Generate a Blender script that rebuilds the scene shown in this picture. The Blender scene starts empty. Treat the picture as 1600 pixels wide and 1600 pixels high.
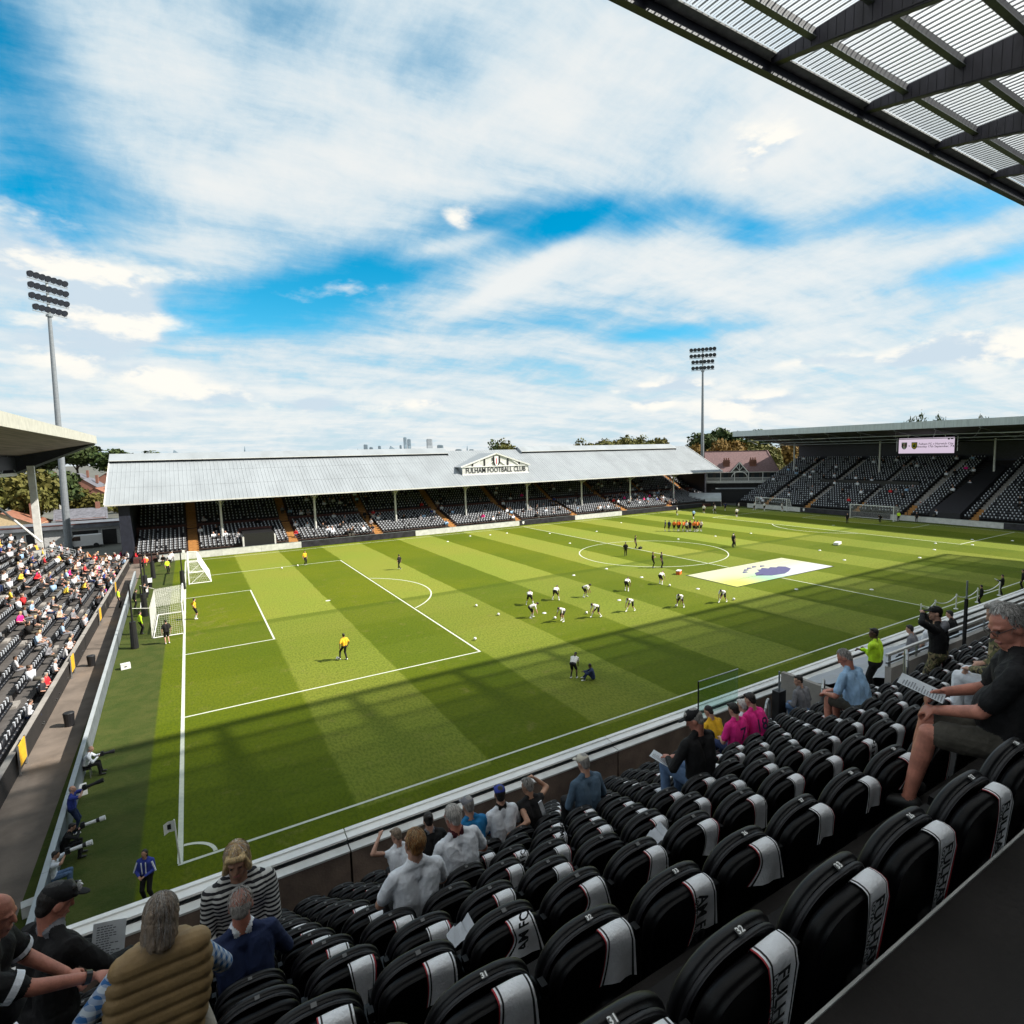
import bpy, bmesh, math, random
import numpy as np
from mathutils import Matrix, Vector
random.seed(7)
RNG = np.random.default_rng(7)
D = bpy.data
S = bpy.context.scene
COL = S.collection
V = lambda *a: np.array(a, float)
PI = math.pi

# ------------------------------------------------------------------ camera
CAM = V(1.162, -20.859, 12.896)
_yaw, _pit, _rol = 0.5528, -0.10316, -0.0239
_f = V(math.cos(_pit)*math.sin(_yaw), math.cos(_pit)*math.cos(_yaw), math.sin(_pit))
_r = V(math.cos(_yaw), -math.sin(_yaw), 0)
_u = np.cross(_r, _f)
_c, _s = math.cos(_rol), math.sin(_rol)
_r, _u = _c*_r+_s*_u, -_s*_r+_c*_u
cam = D.objects.new('camera', D.cameras.new('camera'))
COL.objects.link(cam)
cam.matrix_world = Matrix(((_r[0], _u[0], -_f[0], CAM[0]), (_r[1], _u[1], -_f[1], CAM[1]), (_r[2], _u[2], -_f[2], CAM[2]), (0, 0, 0, 1)))
cam.data.sensor_width = 36
cam.data.lens = 36*893.7/1600
cam.data.shift_x = -0.0308
cam.data.shift_y = -0.0009
cam.data.clip_start = 0.05
cam.data.clip_end = 9000
S.camera = cam

# ------------------------------------------------------------------ light
S.view_settings.view_transform = 'Standard'
S.view_settings.look = 'None'
S.view_settings.gamma = 1
S.view_settings.use_curve_mapping = False
S.view_settings.exposure = 0.75
SUN_EL = math.radians(42.0)
SUN_AZ = math.atan2(0.84, -0.54)        # measured from +y towards +x
sun_dir = V(math.sin(SUN_AZ)*math.cos(SUN_EL), math.cos(SUN_AZ)*math.cos(SUN_EL), math.sin(SUN_EL))
sl = D.lights.new('sun', 'SUN')
sl.energy = 5.0
sl.angle = math.radians(0.8)
sl.color = (1, .94, .84)
so = D.objects.new('sun', sl)
COL.objects.link(so)
so.rotation_euler = Vector(sun_dir).to_track_quat('Z', 'Y').to_euler()
so.location = (0, 0, 60)

W = D.worlds.new('World')
S.world = W
W.use_nodes = True
wt = W.node_tree
wt.nodes.clear()


class G:
    """tiny node-graph writer"""
    def __init__(s, t): s.t = t
    def n(s, typ, **kw):
        x = s.t.nodes.new(typ)
        for k, v in kw.items():
            if k[0] == 'i' and k[1:].isdigit():
                s.put(x.inputs[int(k[1:])], v)
            elif k.startswith('in_'):
                s.put(x.inputs[k[3:].replace('_', ' ')], v)
            else:
                setattr(x, k, v)
        return x
    def put(s, sock, v):
        if hasattr(v, 'is_output') or isinstance(v, bpy.types.NodeSocket):
            s.t.links.new(v, sock)
        elif isinstance(v, bpy.types.Node):
            s.t.links.new(v.outputs[0], sock)
        else:
            sock.default_value = v
    def m(s, op, a, b=0.0, c=0.0, clamp=False):
        x = s.n('ShaderNodeMath', operation=op, use_clamp=clamp)
        s.put(x.inputs[0], a); s.put(x.inputs[1], b); s.put(x.inputs[2], c)
        return x.outputs[0]
    def mix(s, f, a, b, typ='RGBA', blend='MIX'):
        x = s.n('ShaderNodeMix', data_type=typ, blend_type=blend)
        k = {'RGBA': (0, 6, 7, 2), 'FLOAT': (0, 2, 3, 0)}[typ]
        s.put(x.inputs[k[0]], f); s.put(x.inputs[k[1]], a); s.put(x.inputs[k[2]], b)
        return x.outputs[k[3]]
    def ramp(s, f, a, b, lo=0.0, hi=1.0, smooth=True):
        x = s.n('ShaderNodeMapRange', interpolation_type='SMOOTHSTEP' if smooth else 'LINEAR')
        for i, v in enumerate((f, a, b, lo, hi)): s.put(x.inputs[i], v)
        return x.outputs[0]
    def noise(s, vec, scale, detail=4, rough=.55, dist=0.0):
        x = s.n('ShaderNodeTexNoise')
        s.put(x.inputs['Vector'], vec); s.put(x.inputs['Scale'], scale)
        s.put(x.inputs['Detail'], detail); s.put(x.inputs['Roughness'], rough); s.put(x.inputs['Distortion'], dist)
        return x.outputs[0]
    def xyz(s, x, y, z=0.0):
        q = s.n('ShaderNodeCombineXYZ')
        s.put(q.inputs[0], x); s.put(q.inputs[1], y); s.put(q.inputs[2], z)
        return q.outputs[0]
    def sep(s, v):
        q = s.n('ShaderNodeSeparateXYZ'); s.put(q.inputs[0], v)
        return q.outputs


g = G(wt)
tc = g.n('ShaderNodeTexCoord').outputs['Generated']
sky = g.n('ShaderNodeTexSky', sky_type='NISHITA', sun_disc=False, sun_elevation=SUN_EL, sun_rotation=SUN_AZ, altitude=20, air_density=1.0, dust_density=.4, ozone_density=3.5)
hsv = g.n('ShaderNodeHueSaturation', in_Saturation=1.5, in_Value=1.0)
g.put(hsv.inputs['Hue'], .474)
g.put(hsv.inputs['Color'], sky.outputs[0])
dx, dy, dz = g.sep(tc)[0:3]
az = g.m('ARCTAN2', dx, dy)
el = g.m('ARCSINE', dz)
# high thin cloud: noise on a plane far overhead, so that it converges to the horizon
zz = g.m('ADD', g.m('MAXIMUM', dz, 0.0), 0.16)
px = g.m('DIVIDE', dx, zz)
py = g.m('DIVIDE', dy, zz)
pl = g.xyz(px, py, 0.0)
warp = g.n('ShaderNodeTexNoise'); g.put(warp.inputs['Vector'], pl); g.put(warp.inputs['Scale'], .9); g.put(warp.inputs['Detail'], 3)
wv = g.n('ShaderNodeVectorMath', operation='MULTIPLY_ADD')
g.put(wv.inputs[0], warp.outputs['Color']); wv.inputs[1].default_value = (.40, .40, 0); g.put(wv.inputs[2], pl)
mp = g.n('ShaderNodeMapping'); g.put(mp.inputs['Vector'], wv.outputs[0])
mp.inputs['Rotation'].default_value = (0, 0, 0.75)
mp.inputs['Scale'].default_value = (.42, 1.7, 1)
streak = g.noise(mp.outputs[0], 1.25, 9, .64, .12)
soft = g.noise(wv.outputs[0], .55, 5, .5)
fine = g.noise(wv.outputs[0], 3.6, 9, .66, .10)
wisp_v = g.n('ShaderNodeMapping'); g.put(wisp_v.inputs['Vector'], wv.outputs[0]); wisp_v.inputs['Rotation'].default_value = (0, 0, -.35); wisp_v.inputs['Scale'].default_value = (2.6, .8, 1)
wisp = g.noise(wisp_v.outputs[0], 2.2, 10, .68, .18)
cir = g.m('ADD', g.m('ADD', g.m('MULTIPLY', streak, .85), g.m('MULTIPLY', wisp, .30)), g.m('ADD', g.m('MULTIPLY', soft, .58), g.m('MULTIPLY', fine, .47)))
def blob(a0, e0, ra, re, rot, amt):
    a = g.m('SUBTRACT', az, a0); e = g.m('SUBTRACT', el, e0)
    c, s_ = math.cos(rot), math.sin(rot)
    x = g.m('DIVIDE', g.m('ADD', g.m('MULTIPLY', a, c), g.m('MULTIPLY', e, s_)), ra)
    y = g.m('DIVIDE', g.m('SUBTRACT', g.m('MULTIPLY', e, c), g.m('MULTIPLY', a, s_)), re)
    r2 = g.m('ADD', g.m('MULTIPLY', x, x), g.m('MULTIPLY', y, y))
    return g.m('MULTIPLY', g.m('POWER', 2.718, g.m('MULTIPLY', r2, -1.0)), amt)
bl = None
for q in [
        # azimuth, elevation, size, size, tilt, amount (negative = clearer air)
        (.23, .272, .20, .042, .22, -.62), (.64, .366, .25, .036, .03, -.62), (.90, .325, .08, .03, -.3, -.45), (.05, .195, .22, .03, .1, -.34),
        (-.17, .46, .09, .18, .35, -.40), (-.05, .70, .22, .10, .3, -.20), (-.10, .335, .10, .06, .2, -.25), (.405, .56, .10, .06, 0, -.20), (1.10, .315, .14, .030, -.1, -.42), (1.22, .23, .10, .022, .1, -.40), (.775, .189, .10, .014, 0, -.40),
        (.55, .215, .30, .02, .05, -.16), (.20, .60, .12, .05, .4, -.16), (.80, .47, .12, .04, .3, -.14), (1.05, .45, .30, .10, .2, .15), (.3, .44, .4, .05, .25, .12), (.55, .30, .16, .018, .45, .30), (.42, .335, .14, .014, .25, .25)]:
    b_ = blob(*q)
    bl = b_ if bl is None else g.m('ADD', bl, b_)
cir = g.m('ADD', cir, bl)
d_cir = g.m('MULTIPLY', g.ramp(cir, .58, 1.09), .96)
# low heaped cloud: flat bases, lit tops
def heap(de):
    e2 = g.m('ADD', el, de)
    v1 = g.xyz(g.m('MULTIPLY', az, 1.0), g.m('MULTIPLY', e2, 2.3), .37)
    a = g.noise(v1, 7.5, 7, .56, .1)
    b = g.noise(v1, 2.6, 3, .5)
    return g.m('ADD', g.m('MULTIPLY', a, .75), g.m('MULTIPLY', b, .55))
h0 = heap(0.0)
h1 = heap(.022)
bias = None
for q in ((-.06, .212, .050, .034, 0, .30), (-.15, .25, .07, .05, 0, .26), (-.13, .15, .13, .045, 0, .24), (.05, .097, .08, .016, 0, .22), (.30, .080, .22, .016, 0, .20), (.68, .10, .10, .014, 0, .17), (.55, .055, .5, .010, 0, .12), (.92, .075, .12, .010, 0, .18), (.02, .065, .12, .012, 0, .16), (1.20, .13, .10, .024, 0, .24), (.42, .371, .030, .022, .3, .22), (.47, .385, .03, .012, .2, .16), (.36, .09, .05, .012, 0, .27), (.52, .105, .03, .007, 0, .30), (.80, .105, .05, .012, 0, .26), (.74, .075, .05, .010, 0, .25), (.18, .085, .04, .012, 0, .28), (.99, .13, .06, .012, 0, .24), (.62, .12, .03, .008, 0, .27), (-.02, .12, .05, .014, 0, .26), (1.13, .12, .07, .014, 0, .26), (.93, .43, .07, .05, 0, .17), (-.45, .16, .3, .07, 0, .2), (1.7, .14, .4, .05, 0, .2)):
    b_ = blob(*q); bias = b_ if bias is None else g.m('ADD', bias, b_)
low = g.ramp(el, .42, .10, -.06, .0)
d_heap = g.ramp(g.m('ADD', h0, g.m('ADD', bias, low)), .745, .94)
lit = g.ramp(g.m('SUBTRACT', h0, h1), -.05, .06)
cum = g.mix(lit, (.52, .62, .70, 1), (.84, .82, .76, 1))
cirrus_col = g.mix(g.ramp(cir, .78, 1.30), (.36, .54, .66, 1), (.73, .745, .735, 1))
haze_f = g.m('MULTIPLY', g.ramp(el, .16, -.01), .72)
b0 = g.n('ShaderNodeBackground', i0=hsv.outputs[0], i1=.10)
b1 = g.n('ShaderNodeBackground', i0=cirrus_col, i1=.73)
b2 = g.n('ShaderNodeBackground', i0=cum, i1=.72)
b3 = g.n('ShaderNodeBackground', i0=(.50, .66, .72, 1), i1=.74)
def mixs(f, a, b):
    x = g.n('ShaderNodeMixShader'); g.put(x.inputs[0], f); g.put(x.inputs[1], a.outputs[0]); g.put(x.inputs[2], b.outputs[0])
    return x
sh = mixs(haze_f, b0, b3)
sh = mixs(d_cir, sh, b1)
sh = mixs(d_heap, sh, b2)
wo = g.n('ShaderNodeOutputWorld'); g.put(wo.inputs[0], sh.outputs[0])

# ------------------------------------------------------------------ materials
MATS = {}
def M(name, col, rough=.65, metal=0, var=.12, scale=4, bump=0, bscale=40, coord='Object', stretch=None, spec=.5):
    if name in MATS: return MATS[name]
    m = D.materials.new(name); m.use_nodes = True
    t = m.node_tree; k = G(t)
    b = t.nodes['Principled BSDF']
    b.inputs['Roughness'].default_value = rough
    b.inputs['Metallic'].default_value = metal
    b.inputs['Specular IOR Level'].default_value = spec
    v = k.n('ShaderNodeTexCoord').outputs[coord]
    if stretch:
        mpn = k.n('ShaderNodeMapping'); k.put(mpn.inputs[0], v); mpn.inputs['Scale'].default_value = stretch; v = mpn.outputs[0]
    c = tuple(col)+(1,)
    if var:
        nz = k.noise(v, scale, 5, .6)
        lo = tuple(x*(1-var) for x in col)+(1,); hi = tuple(min(1, x*(1+var)) for x in col)+(1,)
        k.put(b.inputs['Base Color'], k.mix(k.ramp(nz, .3, .7), lo, hi))
    else:
        b.inputs['Base Color'].default_value = c
    if bump:
        bn = k.n('ShaderNodeBump'); bn.inputs['Strength'].default_value = min(1, bump); bn.inputs['Distance'].default_value = .02
        k.put(bn.inputs['Height'], k.noise(v, bscale, 4, .6)); k.put(b.inputs['Normal'], bn.outputs[0])
    MATS[name] = m
    return m

# ------------------------------------------------------------------ mesh helpers
class MB:
    def __init__(s): s.v = []; s.f = []; s.m = []; s.mats = []; s.n = 0
    def mi(s, mat):
        if mat not in s.mats: s.mats.append(mat)
        return s.mats.index(mat)
    def add(s, vs, fs, mat):
        k = s.mi(mat); o = s.n
        s.v.extend([tuple(map(float, q)) for q in vs]); s.n += len(vs)
        for f in fs: s.f.append(tuple(o+i for i in f)); s.m.append(k)
        return s
    def quad(s, a, b, c, d, mat): return s.add([a, b, c, d], [(0, 1, 2, 3)], mat)
    def poly(s, pts, mat): return s.add(pts, [tuple(range(len(pts)))], mat)
    def box(s, x0, y0, z0, x1, y1, z1, mat):
        vs = [(x, y, z) for z in (z0, z1) for y in (y0, y1) for x in (x0, x1)]
        return s.add(vs, [(0, 2, 3, 1), (4, 5, 7, 6), (0, 1, 5, 4), (2, 6, 7, 3), (0, 4, 6, 2), (1, 3, 7, 5)], mat)
    def obox(s, c, a, b, d, mat):
        c, a, b, d = map(np.asarray, (c, a, b, d))
        vs = [c+i*a+j*b+k*d for k in (-1, 1) for j in (-1, 1) for i in (-1, 1)]
        return s.add(vs, [(0, 2, 3, 1), (4, 5, 7, 6), (0, 1, 5, 4), (2, 6, 7, 3), (0, 4, 6, 2), (1, 3, 7, 5)], mat)
    def beam(s, p0, p1, w, h, mat, up=(0, 0, 1)):
        p0, p1, up = V(*p0), V(*p1), V(*up)
        d = p1-p0; L = np.linalg.norm(d); d /= L
        a = np.cross(d, up); a /= np.linalg.norm(a); b = np.cross(a, d)
        return s.obox((p0+p1)/2, d*L/2, a*w/2, b*h/2, mat)
    def tube(s, p0, p1, r0, r1, mat, n=8, cap=True):
        p0, p1 = V(*p0), V(*p1)
        d = p1-p0; d /= np.linalg.norm(d)
        a = np.cross(d, V(0, 0, 1) if abs(d[2]) < .9 else V(1, 0, 0)); a /= np.linalg.norm(a); b = np.cross(d, a)
        vs = []
        for p, r in ((p0, r0), (p1, r1)):
            for i in range(n):
                t = 2*PI*i/n; vs.append(p+r*(math.cos(t)*a+math.sin(t)*b))
        fs = [(i, (i+1) % n, n+(i+1) % n, n+i) for i in range(n)]
        if cap: fs += [tuple(range(n-1, -1, -1)), tuple(range(n, 2*n))]
        return s.add(vs, fs, mat)
    def pipe(s, pts, r, mat, n=6):
        for a, b in zip(pts[:-1], pts[1:]): s.tube(a, b, r, r, mat, n)
        return s
    def ell(s, c, r, mat, nu=12, nv=8):
        vs = [(c[0], c[1], c[2]+r[2])]
        for j in range(1, nv):
            ph = PI*j/nv
            for i in range(nu):
                t = 2*PI*i/nu
                vs.append((c[0]+r[0]*math.sin(ph)*math.cos(t), c[1]+r[1]*math.sin(ph)*math.sin(t), c[2]+r[2]*math.cos(ph)))
        vs.append((c[0], c[1], c[2]-r[2]))
        fs = [(0, 1+i, 1+(i+1) % nu) for i in range(nu)]
        for j in range(nv-2):
            for i in range(nu):
                a = 1+j*nu+i; b = 1+j*nu+(i+1) % nu
                fs.append((a, a+nu, b+nu, b))
        L = len(vs)-1; o = 1+(nv-2)*nu
        fs += [(L, o+(i+1) % nu, o+i) for i in range(nu)]
        return s.add(vs, fs, mat)
    def mesh(s, name, smooth=False):
        me = D.meshes.new(name)
        me.from_pydata(s.v, [], s.f)
        for m in s.mats: me.materials.append(m)
        me.polygons.foreach_set('material_index', np.array(s.m, 'i'))
        if smooth: me.polygons.foreach_set('use_smooth', np.ones(len(s.f), bool))
        me.update()
        return me
    def obj(s, name, parent=None, smooth=False, **kw):
        return put(name, s.mesh(name, smooth), parent, **kw)

def put(name, me, parent=None, loc=None, rot=None, scale=None, **props):
    o = D.objects.new(name, me); COL.objects.link(o)
    if parent is not None: o.parent = parent
    if loc is not None: o.location = [float(q) for q in loc]
    if rot is not None: o.rotation_euler = rot if hasattr(rot, '__len__') else (0, 0, rot)
    if scale is not None: o.scale = scale if hasattr(scale, '__len__') else (scale,)*3
    for k, v in props.items():
        if v is not None: o[k] = v
    return o

def thing(name, label, category, loc=(0, 0, 0), rot=0, group=None):
    return put(name, None, None, loc, rot, label=label, category=category, group=group)

def struct(name, mb, parent=None, smooth=False):
    return mb.obj(name, parent, smooth, kind='structure' if parent is None else None)

def big(name, vs, fs, mats, mi, parent=None, **kw):
    """large mesh from numpy arrays of quads"""
    me = D.meshes.new(name)
    vs = np.asarray(vs, 'f'); fs = np.asarray(fs, 'i')
    me.vertices.add(len(vs)); me.vertices.foreach_set('co', vs.ravel())
    me.loops.add(fs.size); me.loops.foreach_set('vertex_index', fs.ravel())
    me.polygons.add(len(fs)); me.polygons.foreach_set('loop_start', np.arange(0, fs.size, fs.shape[1], dtype='i'))
    for m in mats: me.materials.append(m)
    me.polygons.foreach_set('material_index', np.asarray(mi, 'i'))
    me.update(calc_edges=True)
    return put(name, me, parent, **kw)

def spread(mb, pos, yaw, keep=None):
    """repeat the quads of mb at every position (N,3) with a yaw each -> arrays"""
    v = np.array(mb.v, float); f = np.array(mb.f, int)
    pos = np.asarray(pos, float); N = len(pos)
    yaw = np.broadcast_to(np.asarray(yaw, float), (N,))
    c, s = np.cos(yaw)[:, None], np.sin(yaw)[:, None]
    X = v[None, :, 0]*c-v[None, :, 1]*s+pos[:, 0:1]
    Y = v[None, :, 0]*s+v[None, :, 1]*c+pos[:, 1:2]
    Z = v[None, :, 2]+pos[:, 2:3]
    vs = np.stack([X, Y, Z], 2).reshape(-1, 3)
    fs = (f[None]+np.arange(N)[:, None, None]*len(v)).reshape(-1, f.shape[1])
    return vs, fs, np.tile(np.array(mb.m), N)

def text_meshes(items):
    obs = []
    for key, (txt, size, align) in items.items():
        cu = D.curves.new(key, 'FONT'); cu.body = txt; cu.size = size; cu.align_x = align; cu.align_y = 'CENTER'
        cu.resolution_u = 2
        if not key.startswith('banner'): cu.offset = size*(.028 if size < .1 else .012)
        cu.extrude = .0
        o = D.objects.new(key, cu); COL.objects.link(o); obs.append((key, o, cu))
    bpy.context.view_layer.update()
    dg = bpy.context.evaluated_depsgraph_get()
    out = {}
    for key, o, cu in obs:
        out[key] = D.meshes.new_from_object(o.evaluated_get(dg))
    for key, o, cu in obs:
        D.objects.remove(o); D.curves.remove(cu)
    return out

TXT = text_meshes({
    'gable': ('FULHAM FOOTBALL CLUB', 1.32, 'CENTER'), 'screen1': ('Fulham FC v Norwich City', .50, 'CENTER'), 'screen2': ('Wednesday 17th September, 7:45pm', .50, 'CENTER'), 'v': ('v', .6, 'CENTER'), 'ff': ('FF', .7, 'CENTER'),
    'scarf': ('FULHAM FC', .082, 'LEFT'), 'always': ('LOYAL, ALWAYS', .032, 'LEFT'), 'amfc': ('AM FC', .088, 'LEFT'),
    'n7': ('7', .30, 'CENTER'), 'n18': ('18', .30, 'CENTER'), 'banner': ('No Room For Racism', .55, 'CENTER'), 'banner2': ('Premier League', .55, 'CENTER'),
    's28': ('28', .03, 'CENTER'), 's29': ('29', .03, 'CENTER'), 's30': ('30', .03, 'CENTER'), 's31': ('31', .03, 'CENTER'), 's32': ('32', .03, 'CENTER'), 's27': ('27', .03, 'CENTER'), 's33': ('33', .03, 'CENTER'), 's26': ('26', .03, 'CENTER'),
})
def text(key, mat, parent, Mx, name='lettering'):
    me = TXT[key].copy(); me.materials.clear(); me.materials.append(mat)
    o = put(name, me, parent); o.matrix_local = Matrix(Mx)
    return o
def frame(o, x, y):
    """matrix whose local x and y axes are the given directions, at o"""
    x = V(*x); x /= np.linalg.norm(x); y = V(*y); y /= np.linalg.norm(y); z = np.cross(x, y)
    return [[x[0], y[0], z[0], o[0]], [x[1], y[1], z[1], o[1]], [x[2], y[2], z[2], o[2]], [0, 0, 0, 1]]
# ------------------------------------------------------------------ colours
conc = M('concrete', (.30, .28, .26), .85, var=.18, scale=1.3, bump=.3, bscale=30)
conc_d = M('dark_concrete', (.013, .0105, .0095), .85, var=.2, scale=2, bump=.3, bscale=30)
conc_brown = M('brown_concrete', (.17, .125, .10), .85, var=.28, scale=1.7, bump=.4, bscale=25)
white = M('white_paint', (.80, .80, .78), .5, var=.05)
offwhite = M('weathered_white', (.62, .62, .60), .55, var=.12, scale=2)
lgrey = M('light_grey_metal', (.40, .43, .45), .5, .1, var=.08, scale=1)
mgrey = M('grey_metal', (.26, .29, .31), .45, .4, var=.1, scale=2)
steel = M('galvanised_steel', (.42, .43, .44), .35, .7, var=.15, scale=8)
black = M('black_paint', (.012, .012, .014), .5, var=.2)
navy = M('navy_cladding', (.016, .019, .032), .55, var=.25, scale=3)
asphalt = M('asphalt', (.06, .06, .06), .9, var=.25, scale=1.5, bump=.4, bscale=60)
wood = M('orange_timber', (.42, .20, .055), .7, var=.3, scale=3, stretch=(1, 6, 6))
brick = M('red_brick', (.19, .085, .06), .85, var=.25, scale=12)
maroon = M('maroon_paint', (.085, .030, .026), .7, var=.2, scale=2)
glass = M('window_glass', (.03, .04, .05), .08, var=0)
line_m = M('line_paint', (.58, .60, .50), .8, var=.06, scale=6)
yellow = M('yellow_paint', (.75, .42, .02), .6)
red = M('red_cloth', (.55, .03, .05), .8)
pinkm = M('pink_cloth', (.85, .03, .30), .8, bump=.2, bscale=30)

# ------------------------------------------------------------------ ground and pitch
mb = MB(); mb.quad((-3000, -3000, -.06), (3000, -3000, -.06), (3000, 3000, -.06), (-3000, 3000, -.06), M('ground_soil', (.10, .10, .085), .95, var=.3, scale=.05))
struct('ground', mb)

gm = D.materials.new('mown_grass'); gm.use_nodes = True
k = G(gm.node_tree); bs = gm.node_tree.nodes['Principled BSDF']
oc = k.n('ShaderNodeTexCoord').outputs['Object']
gx, gy, gz = k.sep(oc)[0:3]
wob = k.m('MULTIPLY', k.m('SUBTRACT', k.noise(oc, .35, 3), .5), .35)
st = k.m('PINGPONG', k.m('ADD', gx, k.m('ADD', wob, 0.0)), 5.5556)      # 0..5.556..0 ; boundary handled by half period below
ph = k.m('FRACT', k.m('DIVIDE', k.m('ADD', gx, wob), 11.1112))
edge = k.m('MULTIPLY', k.ramp(ph, .488, .512), k.ramp(ph, 1.0, .985))
inside = k.m('MULTIPLY', k.ramp(gx, -.1, .05), k.m('MULTIPLY', k.ramp(gx, 100.1, 99.9), k.m('MULTIPLY', k.ramp(gy, -.4, -.2), k.ramp(gy, 66.4, 66.2))))
edge = k.m('MULTIPLY', edge, inside)
# fainter mowing across the length
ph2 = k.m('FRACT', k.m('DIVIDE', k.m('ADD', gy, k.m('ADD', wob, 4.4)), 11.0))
near_band = k.ramp(gy, k.m('ADD', 29.35, k.m('MULTIPLY', wob, 2.0)), k.m('ADD', 28.9, k.m('MULTIPLY', wob, 2.0)))          # the near part is darker, with a darker strip along its far edge
band_edge = k.m('MULTIPLY', near_band, k.ramp(gy, 27.6, 28.3))
cross = k.m('MULTIPLY', k.m('MULTIPLY', k.ramp(ph2, .47, .53), k.ramp(ph2, 1., .94)), near_band)
patch = k.noise(oc, .09, 4, .55)
worn = k.noise(oc, .9, 6, .7, .4)
blade = k.n('ShaderNodeMapping'); k.put(blade.inputs[0], oc); blade.inputs['Scale'].default_value = (1, .45, 1)
fine = k.noise(blade.outputs[0], 9.0, 4, .7)
dark_c = k.mix(k.ramp(patch, .35, .65), (.092, .126, .001, 1), (.124, .147, .0012, 1))
lite_c = k.mix(k.ramp(patch, .35, .65), (.228, .268, .034, 1), (.250, .262, .038, 1))
colr = k.mix(k.m('ADD', k.m('MULTIPLY', edge, .86), k.m('MULTIPLY', cross, .12)), dark_c, lite_c)
colr = k.mix(k.m('ADD', k.m('MULTIPLY', near_band, .36), k.m('MULTIPLY', band_edge, .26)), colr, (.058, .088, .0012, 1))
mouth = k.m('MULTIPLY', k.ramp(k.m('ABSOLUTE', k.m('SUBTRACT', gy, 32.5)), 8, 1), k.m('MAXIMUM', k.ramp(gx, 6, 0), k.ramp(gx, 94, 100)))
scuff = k.noise(oc, 2.3, 6, .75, .8)
colr = k.mix(k.m('MULTIPLY', k.ramp(k.m('ADD', worn, k.m('MULTIPLY', mouth, .12)), .54, .78), .55), colr, (.19, .165, .045, 1))
colr = k.mix(k.m('MULTIPLY', k.ramp(scuff, .60, .74), .40), colr, (.05, .075, .004, 1))
colr = k.mix(k.m('MULTIPLY', k.ramp(fine, .42, .62), .42), colr, (.035, .062, .002, 1))
# artificial turf behind the goal lines and along the sides
turf = k.mix(k.ramp(worn, .3, .7), (.040, .062, .010, 1), (.068, .080, .018, 1))
out_f = k.m('MAXIMUM', k.ramp(gx, -1.05, -1.2), k.m('MAXIMUM', k.ramp(gx, 101.1, 101.25), k.ramp(gy, -1.45, -1.6)))
colr = k.mix(out_f, colr, turf)
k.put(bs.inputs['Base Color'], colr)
bs.inputs['Roughness'].default_value = .9
bs.inputs['Specular IOR Level'].default_value = .15
bn = k.n('ShaderNodeBump'); bn.inputs['Strength'].default_value = .6; bn.inputs['Distance'].default_value = .06
k.put(bn.inputs['Height'], k.noise(oc, 7.0, 5, .7)); k.put(bs.inputs['Normal'], bn.outputs[0])
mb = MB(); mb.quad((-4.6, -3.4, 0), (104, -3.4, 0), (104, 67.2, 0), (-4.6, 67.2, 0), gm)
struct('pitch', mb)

mb = MB()
zl = .006
def ln(x0, y0, x1, y1, w=.12):
    if abs(x1-x0) < 1e-6: mb.quad((x0-w/2, y0, zl), (x0+w/2, y0, zl), (x0+w/2, y1, zl), (x0-w/2, y1, zl), line_m)
    else: mb.quad((x0, y0-w/2, zl), (x1, y0-w/2, zl), (x1, y0+w/2, zl), (x0, y0+w/2, zl), line_m)
def arc(cx, cy, r, a0, a1, n=48, w=.12):
    for i in range(n):
        t0 = a0+(a1-a0)*i/n; t1 = a0+(a1-a0)*(i+1)/n
        q = lambda r_, t: (cx+r_*math.cos(t), cy+r_*math.sin(t), zl)
        mb.quad(q(r-w/2, t0), q(r+w/2, t0), q(r+w/2, t1), q(r-w/2, t1), line_m)
ln(-.06, 0, 100.06, 0); ln(-.06, 65, 100.06, 65)
ln(0, .06, 0, 64.94, .16); ln(100, .06, 100, 64.94); ln(50, .06, 50, 64.94)
for x0, sg in ((0, 1), (100, -1)):
    for dep, half in ((16.5, 20.16), (5.5, 9.16)):
        xe = x0+sg*dep
        ln(min(x0+sg*.08, xe-sg*.06), 32.5-half, max(x0+sg*.08, xe-sg*.06), 32.5-half); ln(min(x0+sg*.08, xe-sg*.06), 32.5+half, max(x0+sg*.08, xe-sg*.06), 32.5+half)
        ln(xe, 32.5-half-.06, xe, 32.5+half+.06)
    a = math.acos(5.5/9.15)
    cc = x0+sg*11
    arc(cc, 32.5, 9.15, (0 if sg > 0 else PI)-a+.02, (0 if sg > 0 else PI)+a-.02)
    arc(cc, 32.5, .12, 0, 2*PI, 12, .2)
arc(50, 32.5, 9.15, 0, 2*PI, 96)
arc(0, 0, 1, .09, PI/2-.09, 12); arc(0, 65, 1, -PI/2+.09, -.09, 12); arc(100, 0, 1, PI/2+.09, PI-.09, 12)
struct('pitch_markings', mb)

# ------------------------------------------------------------------ near stand
NX0, NX1 = -9.0, 108.0
def rowy(k): return -19.74+.8*k
def rowz(k):                              # tread height of seat row k (0 is the row nearest the camera)
    return 10.556-.54*k
stand = thing('grandstand', 'near stand with stepped rows of black padded seats and a clear corrugated roof', 'grandstand')
mb = MB()
ND = 1 << 0
for k_ in range(11):
    y0, y1 = rowy(k_)-.16, rowy(k_)+.64 if k_ < 10 else -10.95
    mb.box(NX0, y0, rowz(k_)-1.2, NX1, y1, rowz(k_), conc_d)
mb.obj('seating_terrace', stand)
mb = MB()
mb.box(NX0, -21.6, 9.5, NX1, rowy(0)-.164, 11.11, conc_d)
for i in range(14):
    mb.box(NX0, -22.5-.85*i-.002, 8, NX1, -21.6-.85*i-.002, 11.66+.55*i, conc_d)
mb.obj('upper_terrace', stand)
mb = MB(); mb.box(NX0, rowy(0)-.174, 11.11, NX1, rowy(0)-.1645, 11.116, offwhite); mb.obj('step_nosing', stand)
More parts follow.
